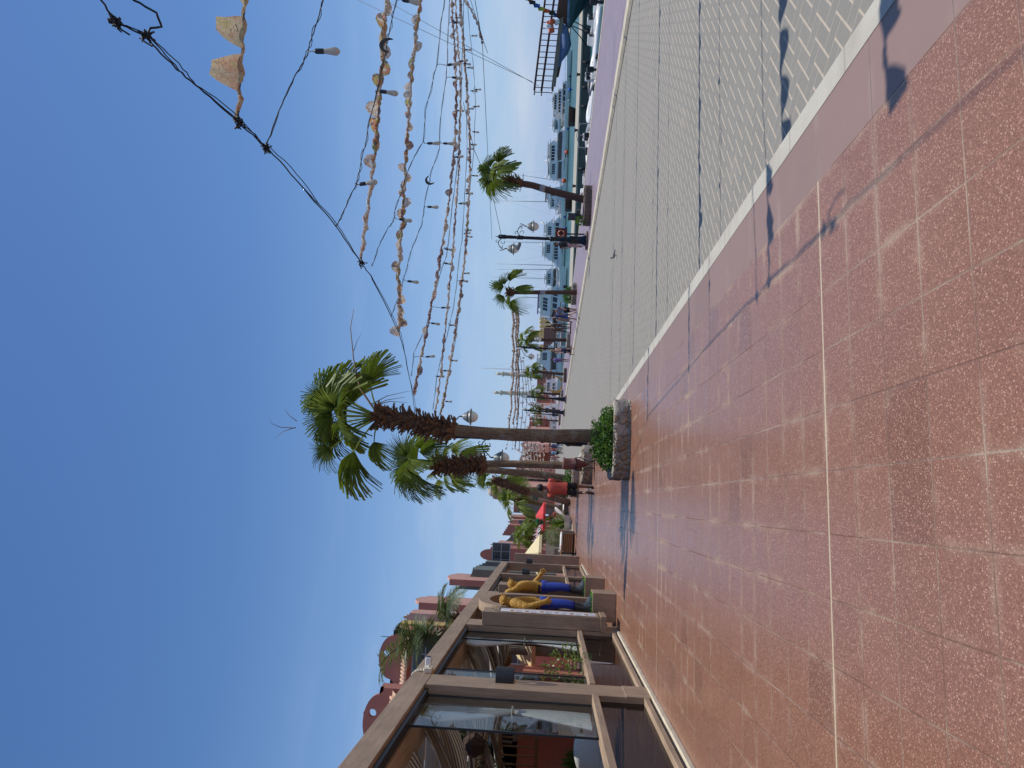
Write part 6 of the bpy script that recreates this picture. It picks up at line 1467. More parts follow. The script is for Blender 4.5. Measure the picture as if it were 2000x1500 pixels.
for i, (y, lab) in enumerate(((446, 'blue floating frame with black legs near the lifebuoy'), (520, 'blue floating frame with black legs left of the quay lamp post'))):
    p = C(1118, y, 84); t = thing('floating_frame', lab, 'float', (p.x, p.y, WZ), RA, 'blue floating frames')
    for k in (-.55, .55): MB().tube([(-1.3, k, .15), (-1, k, .1), (1, k, .1), (1.3, k, .15)], [.08, .16, .16, .08], 8).obj('float_tube', BLUEP, t); MB().bar((-.9, k, .15), (-.9, k, .75), .07).obj('leg', BLKR, t); MB().bar((.7, k, .15), (.7, k, .75), .07).obj('leg', BLKR, t)
    MB().box((-1.2, -.6, .75), (1., .6, .82)).obj('platform', BLUEP, t)
# lifebuoy board
p = G(1146, 456, 0); p = D(1140, 457, 34.5); t = thing('lifebuoy_stand', 'orange lifebuoy on a dark red board beside the quay lamp post', 'lifebuoy', (p.x, p.y, 0), RA)
zc = D(1096, 455, 34.5).z
MB().box((-.30, .03, zc-.32), (.30, .07, zc+.30)).obj('board', pm('dark_red_board', (.10, .025, .02), .6, var=.3), t); MB().bar((0, .09, .0), (0, .09, zc+.28), .07).obj('post', BLACKM, t)
rg = MB().tube([(.155*math.cos(a), -.03, zc+.155*math.sin(a)) for a in [2*PI*k/24 for k in range(24)]], .036, 8, closed=True).obj('ring', pm('faded_orange', (.55, .17, .07), .5, var=.15), t)
for k in range(4):
    a = PI/4+k*PI/2; MB().tube([(.155*math.cos(a+j), -.03, zc+.155*math.sin(a+j)) for j in (-.13, 0, .13)], .038, 8).obj('white_band', GEL, t)
# wooden sailing boat with the long bowsprit platform
db = 57.; kb = db/F
wb = thing('wooden_boat', 'wooden sailing boat with a railed bowsprit platform and blue netting at its bow', 'wooden boat', (C(1112, 54, db).x, C(1112, 54, db).y, WZ), RA)
ob = C(1112, 54, db); ob.z = WZ
def W(x, y, dd=0.): 
    q_ = C(x, y, db+dd)-ob; return Vector((q_.dot(RH), q_.dot(FH), q_.z))
TEALH = pm('teal_hull_paint', (.045, .095, .115), .45, c2=(.08, .15, .175), sc=2., stretch=(.4, 1, 4), bump=.2)
m = MB(); rings = []
for i, (y, xs, xk, w_) in enumerate([(55, 1110.5, 1114, .03), (40, 1111, 1124, .5), (20, 1112, 1138, 1.0), (0, 1113, 1152, 1.5), (-40, 1115, 1160, 2.1), (-120, 1118, 1166, 2.6), (-260, 1116, 1168, 2.4)]):
    a, b_ = W(xs, y), W(xk, y); mid = a.lerp(b_, .5); rings.append([a+Vector((0, -w_, 0)), mid+Vector((0, -w_*.85, 0)), b_, mid+Vector((0, w_*.85, 0)), a+Vector((0, w_, 0))])
vs = [p_ for r_ in rings for p_ in r_]; fs = []
for i in range(len(rings)-1): fs += [(i*5+j, i*5+j+1, (i+1)*5+j+1, (i+1)*5+j) for j in range(4)] + [(i*5+4, i*5, (i+1)*5, (i+1)*5+4)]
m.add(vs, fs); hu = m.obj('hull', TEALH, wb)
m = MB()
for i in range(len(rings)-1): m.tube([rings[i][0]+Vector((0, -.04, .05)), rings[i+1][0]+Vector((0, -.04, .05))], .14, 6)
m.obj('rub_rail', pm('pale_blue_rail', (.22, .30, .40), .5, var=.15), hu)
MB().add([W(1111, 52)+Vector((0, 0, .1)), W(1086, 40)+Vector((0, -.6, 0)), W(1100, -40)+Vector((0, -1.9, 0)), W(1113, -40)+Vector((0, -1.9, .1)), W(1113, 20)+Vector((0, -1.0, .1))], [(0, 1, 2, 3, 4)]).obj('bulwark', TEAK, wb, fix=False).modifiers.new('t', 'SOLIDIFY').thickness = .08
pl = MB(); A_, B_ = W(1098, 10), W(1079, 174)
pl.bar(A_, B_, .95, .16); pl.obj('bowsprit_platform', TEAK, wb); MB().bar(A_+Vector((0, -.5, -.12)), B_+Vector((0, -.5, -.12)), .08, .30).obj('fascia', pm('weathered_plank', (.26, .20, .15), .7, var=.3, sc=3, stretch=(.5, 4, 4)), wb)
MB().tube([W(1112, 30), W(1086, 150)+Vector((0, 0, -.1))], [.2, .12], 8).obj('bowsprit', TEAK, wb)
for s_, (dy_, tag_) in enumerate(((-.46, 'a'), (.46, 'b'))):
    o_ = Vector((0, dy_, 0)); t0, t1 = W(1066, -12)+o_, W(1043, 181)+o_; u0, u1 = W(1084, -12)+o_, W(1057, 183)+o_
    MB().tube([t0, t1], .055, 6).obj('top_rail', pm('maroon_rail', (.07, .03, .035), .5, var=.3), wb); MB().tube([u0, u1], .07 if s_ == 0 else .05, 6).obj('middle_rail', MATS['maroon_rail'], wb)
    for k in range(9):
        f = k/8*.95+.02; tp = t0.lerp(t1, f); bt = A_.lerp(B_, max(0, f*1.18-.18))+o_; bt.x = tp.x
        MB().bar(bt, tp, .05).obj('rail_post', MATS['maroon_rail'], wb)
# furled netting under the bowsprit
NET = pm('blue_netting', (.07, .11, .22), .9, c2=(.20, .27, .42), sc=26, bump=.8, bsc=60)
m = MB(); n = 14; P_ = [W(1104, 60), W(1101, 75), W(1103, 92), W(1100, 108), W(1094, 125)]
m.tube([p_+Vector((0, -.5, -.1)) for p_ in P_], [.16, .40, .46, .32, .06], 10); m.obj('furled_net', NET, wb)
MB().add([W(1099, 50)+Vector((0, -.55, 0)), W(1081, 150)+Vector((0, -.55, -.1)), W(1092, 128)+Vector((0, -.4, -.2)), W(1108, 62)+Vector((0, -.4, -.1))], [(0, 1, 2, 3)]).obj('safety_net', NET, wb, fix=False).modifiers.new('t', 'SOLIDIFY').thickness = .03
for a, b_ in (((1116, 52), (1146, 90)), ((1112, 48), (1150, 66)), ((1118, 40), (1152, 60))): MB().tube(dense([W(*a), W((a[0]+b_[0])/2+2, (a[1]+b_[1])/2), W(*b_)], 4), .045, 5).obj('mooring_rope', WIRE, wb)
for a, b_ in (((1040, 160), (690, -4)), ((1052, 168), (744, -4))): MB().tube([W(*a), W(*b_, 4)], .022, 4).obj('stay', WIRE, wb)
lj = thing('life_jackets', 'orange and white life jackets hung in a heap on the rail of the wooden boat', 'life jackets', C(1078, 52, db-.7), RA)
r = random.Random(2)
for k in range(7): cushion('life_jacket', (r.uniform(-.45, .45), r.uniform(-.2, .1), r.uniform(-.45, .55)), (.42, .2, .5), ORNG if k % 3 else GEL, lj, 0, r.uniform(-.6, .6))
fl = thing('flag_string', 'string of small coloured flags at the upper corner above the wooden boat', 'flag string', C(1030, -20, db-2), RA)
P_ = [C(1012, -22, db-2), C(1030, 0, db-2), C(1052, 16, db-1.5), C(1078, 26, db-.8), C(1095, 38, db)]; o_ = C(1030, -20, db-2); L_ = lambda p_: Vector(((p_-o_).dot(RH), (p_-o_).dot(FH), p_.z-o_.z)); q = dense(P_, 5)
MB().tube([L_(p_) for p_ in q], .03, 4).obj('cord', WIRE, fl)
for k in range(2, len(q)-3, 2):
    p_ = L_(q[k]); MB().add([p_+Vector((-.22, 0, 0)), p_+Vector((.22, 0, .1)), p_+Vector((.1, .1, -.5)), p_+Vector((-.2, .05, -.45))], [(0, 1, 2, 3)]).obj('flag', [BLUEP, pm('yellow_flag', (.55, .48, .05), .7), ORNG, BLKR][k//2 % 4], fl, fix=False)
# ------------------------------------------------------------------ buildings
def stucco(name, c, v=.10): return pm(name, c, .85, var=v, sc=.7, bump=.25, bsc=30)
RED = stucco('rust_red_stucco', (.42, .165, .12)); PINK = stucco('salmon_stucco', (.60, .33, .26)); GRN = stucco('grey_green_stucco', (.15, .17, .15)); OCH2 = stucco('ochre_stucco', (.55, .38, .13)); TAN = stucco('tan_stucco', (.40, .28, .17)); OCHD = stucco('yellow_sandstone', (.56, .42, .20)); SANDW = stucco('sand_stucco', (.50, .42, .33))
FRAMEG = pm('grey_window_frame', (.30, .34, .35), .6, var=.1); PANE = pm('dark_house_pane', (.03, .035, .04), .15, var=.4, sc=1.5, spec=.7); TILEC = pm('pale_clay_tiles', (.52, .31, .20), .8, c2=(.62, .42, .30), sc=6)
DARK = pm('shadowed_opening', (.025, .02, .018), .9)
def parapet(w, z, kind, rise):
    if kind == 'flat': return [(w, z), (0, z)]
    if kind == 'round':
        return [(w, z)]+[(w*.5+w*.38*math.cos(a), z+rise*math.sin(a)) for a in [PI*i/14 for i in range(15)]]+[(0, z)]
    if kind == 'gable':
        return [(w, z-rise*.25), (w*.955, z-rise*.25), (w*.955, z), (w*.90, z)]+[(w*.5+w*.40*math.cos(a), z+rise*math.sin(a)) for a in [PI*i/16 for i in range(17)]]+[(w*.10, z), (w*.045, z), (w*.045, z-rise*.25), (0, z-rise*.25)]
    if kind == 'step': return [(w, z), (w*.8, z), (w*.8, z+rise*.4), (w*.65, z+rise*.4)]+[(w*.5+w*.15*math.cos(a), z+rise*.4+rise*.6*math.sin(a)) for a in [PI*i/10 for i in range(11)]]+[(w*.35, z+rise*.4), (w*.2, z+rise*.4), (w*.2, z), (0, z)]
    if kind == 'swoop': return [(w, z)]+[(w*(1-i/10), z+rise*(i/10)**2) for i in range(1, 11)]
    if kind == 'swoopr': return [(w, z+rise)]+[(w*(1-i/10), z+rise*(1-i/10)**2) for i in range(1, 11)]
    if kind == 'stairs':
        o = [(w, z)]
        for i in range(5): o += [(w*(1-.2*i), z+rise*i/5), (w*(1-.2*(i+1)), z+rise*i/5)]
        return o
def house(label, yL, yC, yB, xtop, Y0, wall, kind='flat', rise=0., side='flat', side_rise=0., windows=(), swin=0, group='stepped red and green houses behind the pavilion', hole=None, depth=None, z0=-.02, side_mat=None, tiles=(), name='house'):
    """front wall square to the quay from column yL to the corner yC at distance Y0, right-hand wall running back to column yB"""
    a, c = D(xtop, yL, Y0), D(xtop, yC, Y0); z = c.z; X = c.x; w_ = c.x-a.x
    rb = ray(xtop, yB); Y1 = X*rb.y/rb.x if abs(rb.x) > 1e-4 else Y0+30
    if not (Y0+.6 < Y1 < Y0+45): Y1 = Y0+ (6 if Y1 <= Y0+.6 else 30)
    if depth: Y1 = Y0+depth
    t = thing(name, label, 'building', (a.x, Y0, 0), 0, group); dp = Y1-Y0
    out = [(0, z0)]+[(w_, z0)]+parapet(w_, z, kind, rise); 
    if hole: # round opening: frame ring set into the parapet
        hx, hz, hr = hole[0]*w_, z+rise*hole[1], hole[2]
        n = len(out); R_ = 24
        ringo = out; m = MB()
        # split the front panel round the hole: lower part plus two halves
        low = hz-hr*1.6
        m.prism([(0, z0), (w_, z0), (w_, low), (0, low)], 0, .3, 'y')
        up = [p_ for p_ in out if p_[1] >= low-.01]
        def half(sign):
            hp = [(hx+hr*math.cos(a_), hz+hr*math.sin(a_)) for a_ in [(-PI/2+PI*i/12) if sign > 0 else (-PI/2-PI*i/12) for i in range(13)]]
            top = max(parapet(w_, z, kind, rise), key=lambda p_: p_[1])[1]
            side_pts = sorted([p_ for p_ in parapet(w_, z, kind, rise) if (p_[0]-hx)*sign > .05], key=lambda p_: -p_[0]*sign)
            poly = [(hx, low), ((w_ if sign > 0 else 0), low)]+side_pts+[(hx, top)]+hp[::-1]
            return poly
        m.prism(half(1), 0, .3, 'y'); m.prism(half(-1), 0, .3, 'y'); m.obj('front_wall', wall, t)
    else: MB().prism(out, 0, .3, 'y').obj('front_wall', wall, t)
    so = [(.3, z0), (dp, z0)]+[(p_[0]*(dp-.3)/max(dp, .1)+.3 if False else p_[0], p_[1]) for p_ in [(dp-(dp-.3)*(1-q_[0]/1.), q_[1]) for q_ in parapet(1., z, side, side_rise)]]
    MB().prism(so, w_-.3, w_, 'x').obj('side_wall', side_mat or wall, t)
    MB().box((.02, .3, z0), (.3, dp, z)).obj('far_wall', wall, t); MB().box((.02, dp, z0), (w_-.02, dp+.3, z)).obj('back_wall', wall, t); MB().box((.3, .3, z-.9), (w_-.3, dp, z-.7)).obj('roof', wall, t)
    for (fx, zz, ww, hh) in windows:
        if zz < 0: zz += z
        x0 = fx*w_; f = MB().box((x0-ww/2-.12, -.06, zz-.12), (x0+ww/2+.12, -.002, zz+hh+.12)).obj('window', FRAMEG, t); MB().box((x0-ww/2, -.07, zz), (x0+ww/2, -.061, zz+hh)).obj('pane', PANE, f)
        for k in range(1, 3): MB().box((x0-ww/2+ww*k/3-.03, -.085, zz), (x0-ww/2+ww*k/3+.03, -.071, zz+hh)).obj('mullion', FRAMEG, f)
        MB().box((x0-ww/2, -.086, zz+hh*.48), (x0+ww/2, -.0715, zz+hh*.52)).obj('transom', FRAMEG, f)
    for (fx, zz, ww) in tiles:
        if zz < 0: zz += z
        x0 = fx*w_; m = MB()
        for k in range(int(ww/.28)): m.tube([(x0-ww/2+k*.28, -1.0, zz-.5), (x0-ww/2+k*.28, .0, zz)], .12, 6)
        m.add([(x0-ww/2-.1, -1.0, zz-.56), (x0+ww/2+.1, -1.0, zz-.56), (x0+ww/2+.1, 0, zz-.06), (x0-ww/2-.1, 0, zz-.06)], [(0, 1, 2, 3)]); m.obj('tiled_awning', TILEC, t)
    for k in range(swin):
        yy = .3+(dp-.3)*(k+.5)/swin
        for zz in [1.2+2.9*j for j in range(int((z-1.5)/2.9))]:
            f = MB().box((w_+.002, yy-.5, zz), (w_+.05, yy+.5, zz+1.4)).obj('window', SANDW, t); MB().box((w_+.051, yy-.38, zz+.12), (w_+.06, yy+.38, zz+1.25)).obj('pane', PANE, f)
    return t
house('nearest red house with a rounded gable pierced by a round hole, above the nearest opening', 1478, 1343, 1335, 742, 44, RED, 'gable', .92, windows=((.55, -3.0, 3.4, 1.6), (.3, 5.6, 2.2, 1.6), (.75, 2.0, 2., 2.)), tiles=((.52, -.75, 3.4),), hole=(.62, .38, .24))
hA = house('red house with a wide rounded gable and round hole, behind the feather palms', 1338, 1231, 1222, 769, 54, RED, 'gable', 1.0, windows=((.45, -3.5, 3.6, 1.8), (.5, 4.4, 3.0, 1.9)), tiles=((.5, -.85, 3.6),), hole=(.56, .42, .27))
zA = D(769, 1243, 54).z; an = D(769, 1246, 54); m = MB().tube([(an.x, 54.6, zA-1.0), (an.x-.05, 54.5, D(745, 1243, 54.6).z)], .03, 5); tag(m.obj('roof_antenna', WIRE), 'thin antenna pole on the red house with the wide gable', 'antenna')
house('ochre wall strip with a dark arch between red houses', 1232, 1217, 1211, 780, 58, OCH2, 'flat', 0, windows=())
house('salmon house with small rounded canopies behind the feather palm', 1215, 1197, 1190, 800, 66, PINK, 'step', .6, swin=1)
house('tall salmon house with a rounded lit gable above the statues', 1197, 1177, 1163, 818, 72, RED, 'flat', 0, 'round', .8, side_mat=PINK)  # sunlit side painted paler salmon, shaded front darker red
house('lower salmon house with a narrow rounded gable, farther along', 1143, 1131, 1119, 878, 88, RED, 'flat', 0, 'round', .7, side_mat=PINK)  # shade put into the front colour, sun into the side colour
house('grey green wall with a sweeping curved top above the roof beam', 1152, 1112, 1104, 923, 92, GRN, 'swoop', 2.2)
house('grey green stepped wall with grey windows at the end of the roof beam', 1113, 1097, 1094, 948, 100, GRN, 'stairs', 2.2, swin=1)
house('red house with a grey glazed bay and a dark archway, past the pavilion corner', 1098, 1069, 1064, 958, 108, RED, 'round', 1.6, swin=1, windows=((.5, 7.2, 3.6, 2.6),))
house('salmon house front with a slim lit edge', 1068, 1060, 1055, 971, 118, PINK, 'step', 1.2, swin=1)
house('broad grey green wall with a sloping top behind the cream umbrella', 1066, 1044, 1040, 998, 124, GRN, 'swoop', 2.6)
house('red house with a grey glazed bay behind the small dark palm', 1046, 1025, 1021, 992, 134, RED, 'stairs', 1.2, windows=((.5, 4.6, 2.6, 2.0),))
house('salmon tower house with small arched windows', 1024, 1015, 1010, 999, 144, PINK, 'step', .8, swin=1, windows=((.5, 6., .8, 1.4), (.5, 3., .8, 1.4)))
house('salmon house with rounded top above the red umbrella', 1013, 1009, 1000, 998, 152, RED, 'flat', 0, 'round', .8, swin=2, side_mat=PINK)  # darker red front paints its shade, salmon side its sunlight
house('grey green house with a curved roofline behind the red umbrella', 1002, 984, 980, 1018, 150, GRN, 'swoop', 1.5)
house('dark red house behind the grey green one', 1001, 975, 970, 1004, 158, RED, 'flat', 0)
house('salmon house under the domed tower', 978, 966, 958, 1004, 170, PINK, 'step', 1.4, swin=2, windows=((.4, 4, 1.4, 1.4),))
# domed tower with a crescent emblem
p = D(1080, 966, 185); zt = D(966, 966, 185).z; w_ = (979-954)*185/F
t = thing('domed_tower', 'tan tower with a pale dome and a crescent emblem, above the palms on the promenade', 'tower', (p.x, p.y, 0), -YAW-.25)
MB().prism(rrect(w_*.5, w_*.45, w_*.16, 2), 0, zt-.3, 'z').obj('shaft', TAN, t); MB().prism(rrect(w_*.47, w_*.42, w_*.16, 2), zt-.299, zt+.35, 'z').obj('cap', TAN, t)
MB().lathe([(w_*.40, zt+.351), (w_*.36, zt+1.1), (w_*.22, zt+1.7), (.02, zt+1.95)], 20).obj('dome', SANDW, t)
ce = MB(); n = 14; s = .75
for i in range(n):
    a0, a1 = R(60)+R(240)*i/n, R(60)+R(240)*(i+1)/n; f0, f1 = .42*math.sin(PI*i/n), .42*math.sin(PI*(i+1)/n)
    ce.add([(s*math.cos(a0), -w_*.45-.06, zt-2.6+s*math.sin(a0)), (s*math.cos(a1), -w_*.45-.06, zt-2.6+s*math.sin(a1)), (s*(1-f1)*math.cos(a1), -w_*.45-.06, zt-2.6+s*(1-f1)*math.sin(a1)), (s*(1-f0)*math.cos(a0), -w_*.45-.06, zt-2.6+s*(1-f0)*math.sin(a0))], [(0, 1, 2, 3)])
ce.obj('crescent_emblem', pm('slate_emblem', (.09, .10, .16), .5), t, fix=False)
# minarets
STN = pm('pale_minaret_stone', (.66, .55, .40), .85, var=.1, sc=.3)
for y, xt, lab in ((733, 966, 'pale stone minaret beside the very tall mast'), (770, 961, 'pale stone minaret, the one nearer the middle of the promenade')):
    d = 620; k = d/F; b = C(1052, y, d); H = (1064-xt)*k; t = thing('minaret', lab, 'minaret', (b.x, b.y, 0), 0, 'two minarets'); z1 = C(xt, y, d).z; zb = 0
    def sec(name, z0, z1_, r0, r1, n=8): return MB().lathe([(r0, z0), (r1, z1_)], n, smooth=False).obj(name, STN, t)
    s0 = C(1040, y, d).z; seg_ = z1-s0; base_ = MB().box((-2.6, -2.6, -.5), (2.6, 2.6, s0+seg_*.1)).obj('base', STN, t)
    sec('lower_shaft', s0+seg_*.1, s0+seg_*.5, 2.3, 2.1); MB().lathe([(2.1, s0+seg_*.5), (3.3, s0+seg_*.525), (3.3, s0+seg_*.56), (2.0, s0+seg_*.561)], 8, smooth=False).obj('lower_balcony', STN, t)
    sec('upper_shaft', s0+seg_*.561, s0+seg_*.75, 1.75, 1.6); MB().lathe([(1.6, s0+seg_*.75), (2.5, s0+seg_*.77), (2.5, s0+seg_*.80), (1.4, s0+seg_*.801)], 8, smooth=False).obj('upper_balcony', STN, t)
    sec('lantern', s0+seg_*.801, s0+seg_*.89, 1.25, 1.2); MB().lathe([(1.5, s0+seg_*.89), (1.45, s0+seg_*.91), (1.0, s0+seg_*.95), (.15, s0+seg_*.97)], 10).obj('cupola', STN, t); MB().tube([(0, 0, s0+seg_*.965), (0, 0, z1+1.2)], [.16, .05], 5).obj('finial', STN, t)
# sandstone resort with a row of domes, far behind the basin
def farblock(label, yl, yr, xt, xb, d, mat, name='far_building', win=(0, 0), dp=14, grp='far buildings round the basin', rows=None, dome=False, z0=-.3):
    k = d/F; a = C(xt, yl, d); w_ = (yl-yr)*k; z = C(xt, (yl+yr)/2, d).z; t = thing(name, label, 'building', (a.x, a.y, 0), RA, grp)
    MB().box((0, 0, z0), (w_, dp, z)).obj('walls', mat, t); MB().box((-.2, -.2, z+.002), (w_+.2, dp, z+.3)).obj('parapet', mat, t)
    for i in range(win[0]):
        for j in range(win[1]):
            x0 = w_*(i+.5)/win[0]; zz = z-(z-0)*(j+.55)/win[1]; s = min(w_/win[0]*.34, 1.1); MB().box((x0-s/2, -.06, zz-s*.6), (x0+s/2, .0, zz+s*.6)).obj('window', PANE, t)
    if dome: MB().ball((w_/2, 2, z), w_*.5, 14, 10, (1, 1, .9)).obj('dome', mat, t)
    return t
farblock('sandstone block with a grid of windows behind the figure sculptures', 663, 645, 1036, 1060, 400, OCHD, win=(5, 4))
for i, y in enumerate((622, 629, 637, 645, 653, 660, 676, 684, 691, 698)):
    k = 380/F; a = C(1056, y+3.5, 380); t = thing('domed_pavilion', 'small sandstone pavilion with a dome, one of the row behind the boats', 'pavilion', (a.x, a.y, 0), RA, 'row of domed pavilions'); w_ = 7*k; zt = C(1056, y, 380).z
    MB().box((0, 0, -.3), (w_, w_, zt)).obj('walls', OCHD, t); MB().ball((w_/2, w_/2, zt), w_*.46, 12, 8).obj('dome', OCHD, t); MB().box((w_*.3, -.08, zt*.1), (w_*.7, .0, zt*.7)).obj('arch_opening', DARK, t)
farblock('long low red block behind the domed pavilions', 742, 640, 1062, 1078, 330, RED, win=(16, 2), dp=8)
farblock('rust red block behind the white boat and crescent sculpture', 792, 738, 1050, 1090, 235, RED, win=(7, 3))
farblock('salmon block with small windows beyond two lamp posts', 822, 789, 1049, 1090, 215, PINK, win=(5, 3))
farblock('rust red upper block behind the farthest quay palm', 842, 818, 1036, 1090, 230, RED, win=(3, 4))
farblock('ochre and salmon block beside the near palm trunk', 858, 838, 1031, 1090, 205, PINK, win=(3, 4))
farblock('salmon house seen between the near palm and the second palm', 882, 866, 1024, 1086, 190, PINK, win=(2, 4))
farblock('rust red house beside the salmon one, between the palm trunks', 906, 880, 1024, 1086, 196, RED, win=(3, 4))
farblock('sand coloured tower block left of the second palm trunk', 914, 896, 1016, 1086, 240, SANDW, win=(2, 5))
farblock('salmon house behind the slender leaning palm', 934, 912, 1010, 1086, 178, PINK, win=(3, 4))
farblock('ochre house with a dome behind the third palm', 952, 932, 1012, 1086, 186, OCH2, win=(2, 4), dome=False)
farblock('salmon house behind the head of the man in red', 970, 950, 1018, 1086, 168, PINK, win=(2, 4))
farblock('white low wall of a beach bar at the far end of the quay', 848, 812, 1076, 1095, 165, stucco('white_stucco', (.62, .62, .62)), 'beach_bar', (4, 1), 6)
for i, (y, xt, xb, yc, d) in enumerate(((655, 1061, 1071, 0, 300),)): pass
# crescent sculpture
p = D(1101, 752, 98); t = thing('crescent_sculpture', 'big yellow crescent sculpture standing on the quay among the far palms', 'sculpture', (p.x, p.y, 0), RA)
zc = D(1086, 752, 98).z; k = D(1086, 752, 98); Rr = 13.5*98/F*1.25
n = 24; o_ = []; i_ = []
for i in range(n+1):
    a = R(35)+R(-290)*i/n; w_ = .36*math.sin(PI*i/n)+.015; o_.append((Rr*math.cos(a), zc+Rr*math.sin(a))); i_.append((Rr*(1-w_)*math.cos(a)+.0, zc+Rr*(1-w_)*math.sin(a)))
m = MB(); vs = [(x, -.28, z) for x, z in o_]+[(x, -.2, z) for x, z in i_]+[(x, .28, z) for x, z in o_]+[(x, .2, z) for x, z in i_]; K = n+1; fs = []
for i in range(n): fs += [(i, i+1, K+i+1, K+i), (2*K+i, 3*K+i, 3*K+i+1, 2*K+i+1), (i, 2*K+i, 2*K+i+1, i+1), (K+i, K+i+1, 3*K+i+1, 3*K+i)]
m.add(vs, fs); m.obj('crescent', pm('golden_yellow_paint', (.60, .34, .06), .4, var=.15), t); 
for s in (-1, 1): MB().bar((s*.45, 0, 0), (s*.35, 0, zc-Rr*.9), .12).obj('support', BLACKM, t)
MB().box((-1.1, -.5, .002), (1.1, .5, .14)).obj('base', pm('sculpture_base', (.25, .2, .17), .8), t)
# far bunting rows and their cable, high over the far promenade
for i, (x0, x1, xe, Y, m_) in enumerate(((1000, 1004, 985, 60, CL_C), (1006, 1010, 995, 66, CL_C), (1010, 1013, 1003, 72, CL_D))):
    P = [D(x0+(x1-x0)*k/10+(3 if k % 2 else 0)+(xe-x0)*max(0, (k-3)/7)**1.5, 600+28*k, Y+k*3.2) for k in range(11)]
    b_ = bunting(['white far bunting row strung above the distant promenade, the upper of three', 'white far bunting row strung above the distant promenade, the middle one', 'maroon far bunting row strung above the distant promenade, the lowest'][i], P, [m_, CL_C, CL_B], (.9, .6, .28), 60+i, 'far bunting rows', .13)
for i in range(6):
    Y = 52+i*11; xh = 1012+i*7; P = [D(xh-4, 668+i*18, Y), D(xh+3, 730+i*20, Y), D(xh+1, 800+i*10, Y), D(xh-6, 878+i*5, Y)]
    o = P[0].copy(); m = MB().tube([p_-o for p_ in dense(P, 8, .03)], .03, 4); ob_ = m.obj('light_string', WIRE); ob_.location = o
    tag(ob_, ['nearest of the far light strings, above the bare chested man', 'second of the far light strings over the distant promenade', 'third of the far light strings over the distant promenade', 'fourth of the far light strings over the distant promenade', 'fifth of the far light strings over the distant promenade', 'farthest light string over the distant promenade'][i], 'cable', 'far light strings')
    q = dense(P, 5)
    for k in range(1, len(q), 2): MB().lathe([(.012, -.42), (.10, -.36), (.085, -.22), (.05, -.12), (.045, 0)], 6, Matrix.Translation(q[k]-o)).obj('bulb', GLOBE, ob_)
# crowd of hanging white cloths above the far strollers
for i in range(7):
    Y = 85+i*9; P = [D(1022+i*6, 868, Y), D(1026+i*6, 890, Y), D(1028+i*5.5, 918, Y), D(1024+i*6, 938, Y)]
    bunting(['upper', 'second', 'third', 'fourth', 'fifth', 'sixth', 'lowest'][i]+' row of pale cloths hung across the far promenade between the palm trunks', P, [CL_C, CL_C, CL_B], (1.0, .7, .5), 80+i, 'cloth rows over the far promenade', .12)
# ------------------------------------------------------------------ cafe terrace past the pavilion
def parasol(label, x, y, Y, rad, hh, m_, xr, sides=8):
    p = D(x, y, Y); zr = D(xr, y, Y).z; t = thing('parasol', label, 'parasol', (p.x, p.y, 0), .2, 'terrace parasols')
    ring = [(rad*math.cos(2*PI*i/sides), rad*math.sin(2*PI*i/sides)) for i in range(sides)]; m = MB(); vs = [(0, 0, zr+hh)]+[(a, b, zr) for a, b in ring]+[(a*1.0, b*1.0, zr-.14) for a, b in ring]; fs = [(0, 1+i, 1+(i+1) % sides) for i in range(sides)]+[(1+i, 1+sides+i, 1+sides+(i+1) % sides, 1+(i+1) % sides) for i in range(sides)]
    m.add(vs, fs); m.obj('canopy', m_, t, fix=False).modifiers.new('t', 'SOLIDIFY').thickness = .01
    MB().tube([(0, 0, 0), (0, 0, zr+hh)], .035, 8).obj('pole', WO, t); MB().lathe([(.32, 0), (.32, .08), (.06, .12)], 14).obj('foot', CONC, t)
    r_ = MB()
    for a, b in ring: r_.bar((a*.97, b*.97, zr-.01), (0, 0, zr+hh-.06), .025)
    r_.obj('ribs', WO, t)
REDC = pm('red_canvas', (.62, .045, .05), .75, var=.08); CRMC = pm('cream_canvas', (.74, .62, .36), .8, var=.06)
parasol('red parasol over the far cafe tables', 1062, 1009, 46, .98, .52, REDC, 1061)
parasol('cream parasol behind the separate wood pillar', 1052, 1084, 36, 1.05, .75, CRMC, 1052, 4)
parasol('second cream parasol seen through the second opening', 1040, 1250, 26, 1.5, .9, CRMC, 1040, 4)
parasol('third cream parasol seen through the nearest opening', 1040, 1262, 33, 1.5, .9, CRMC, 1036, 4)
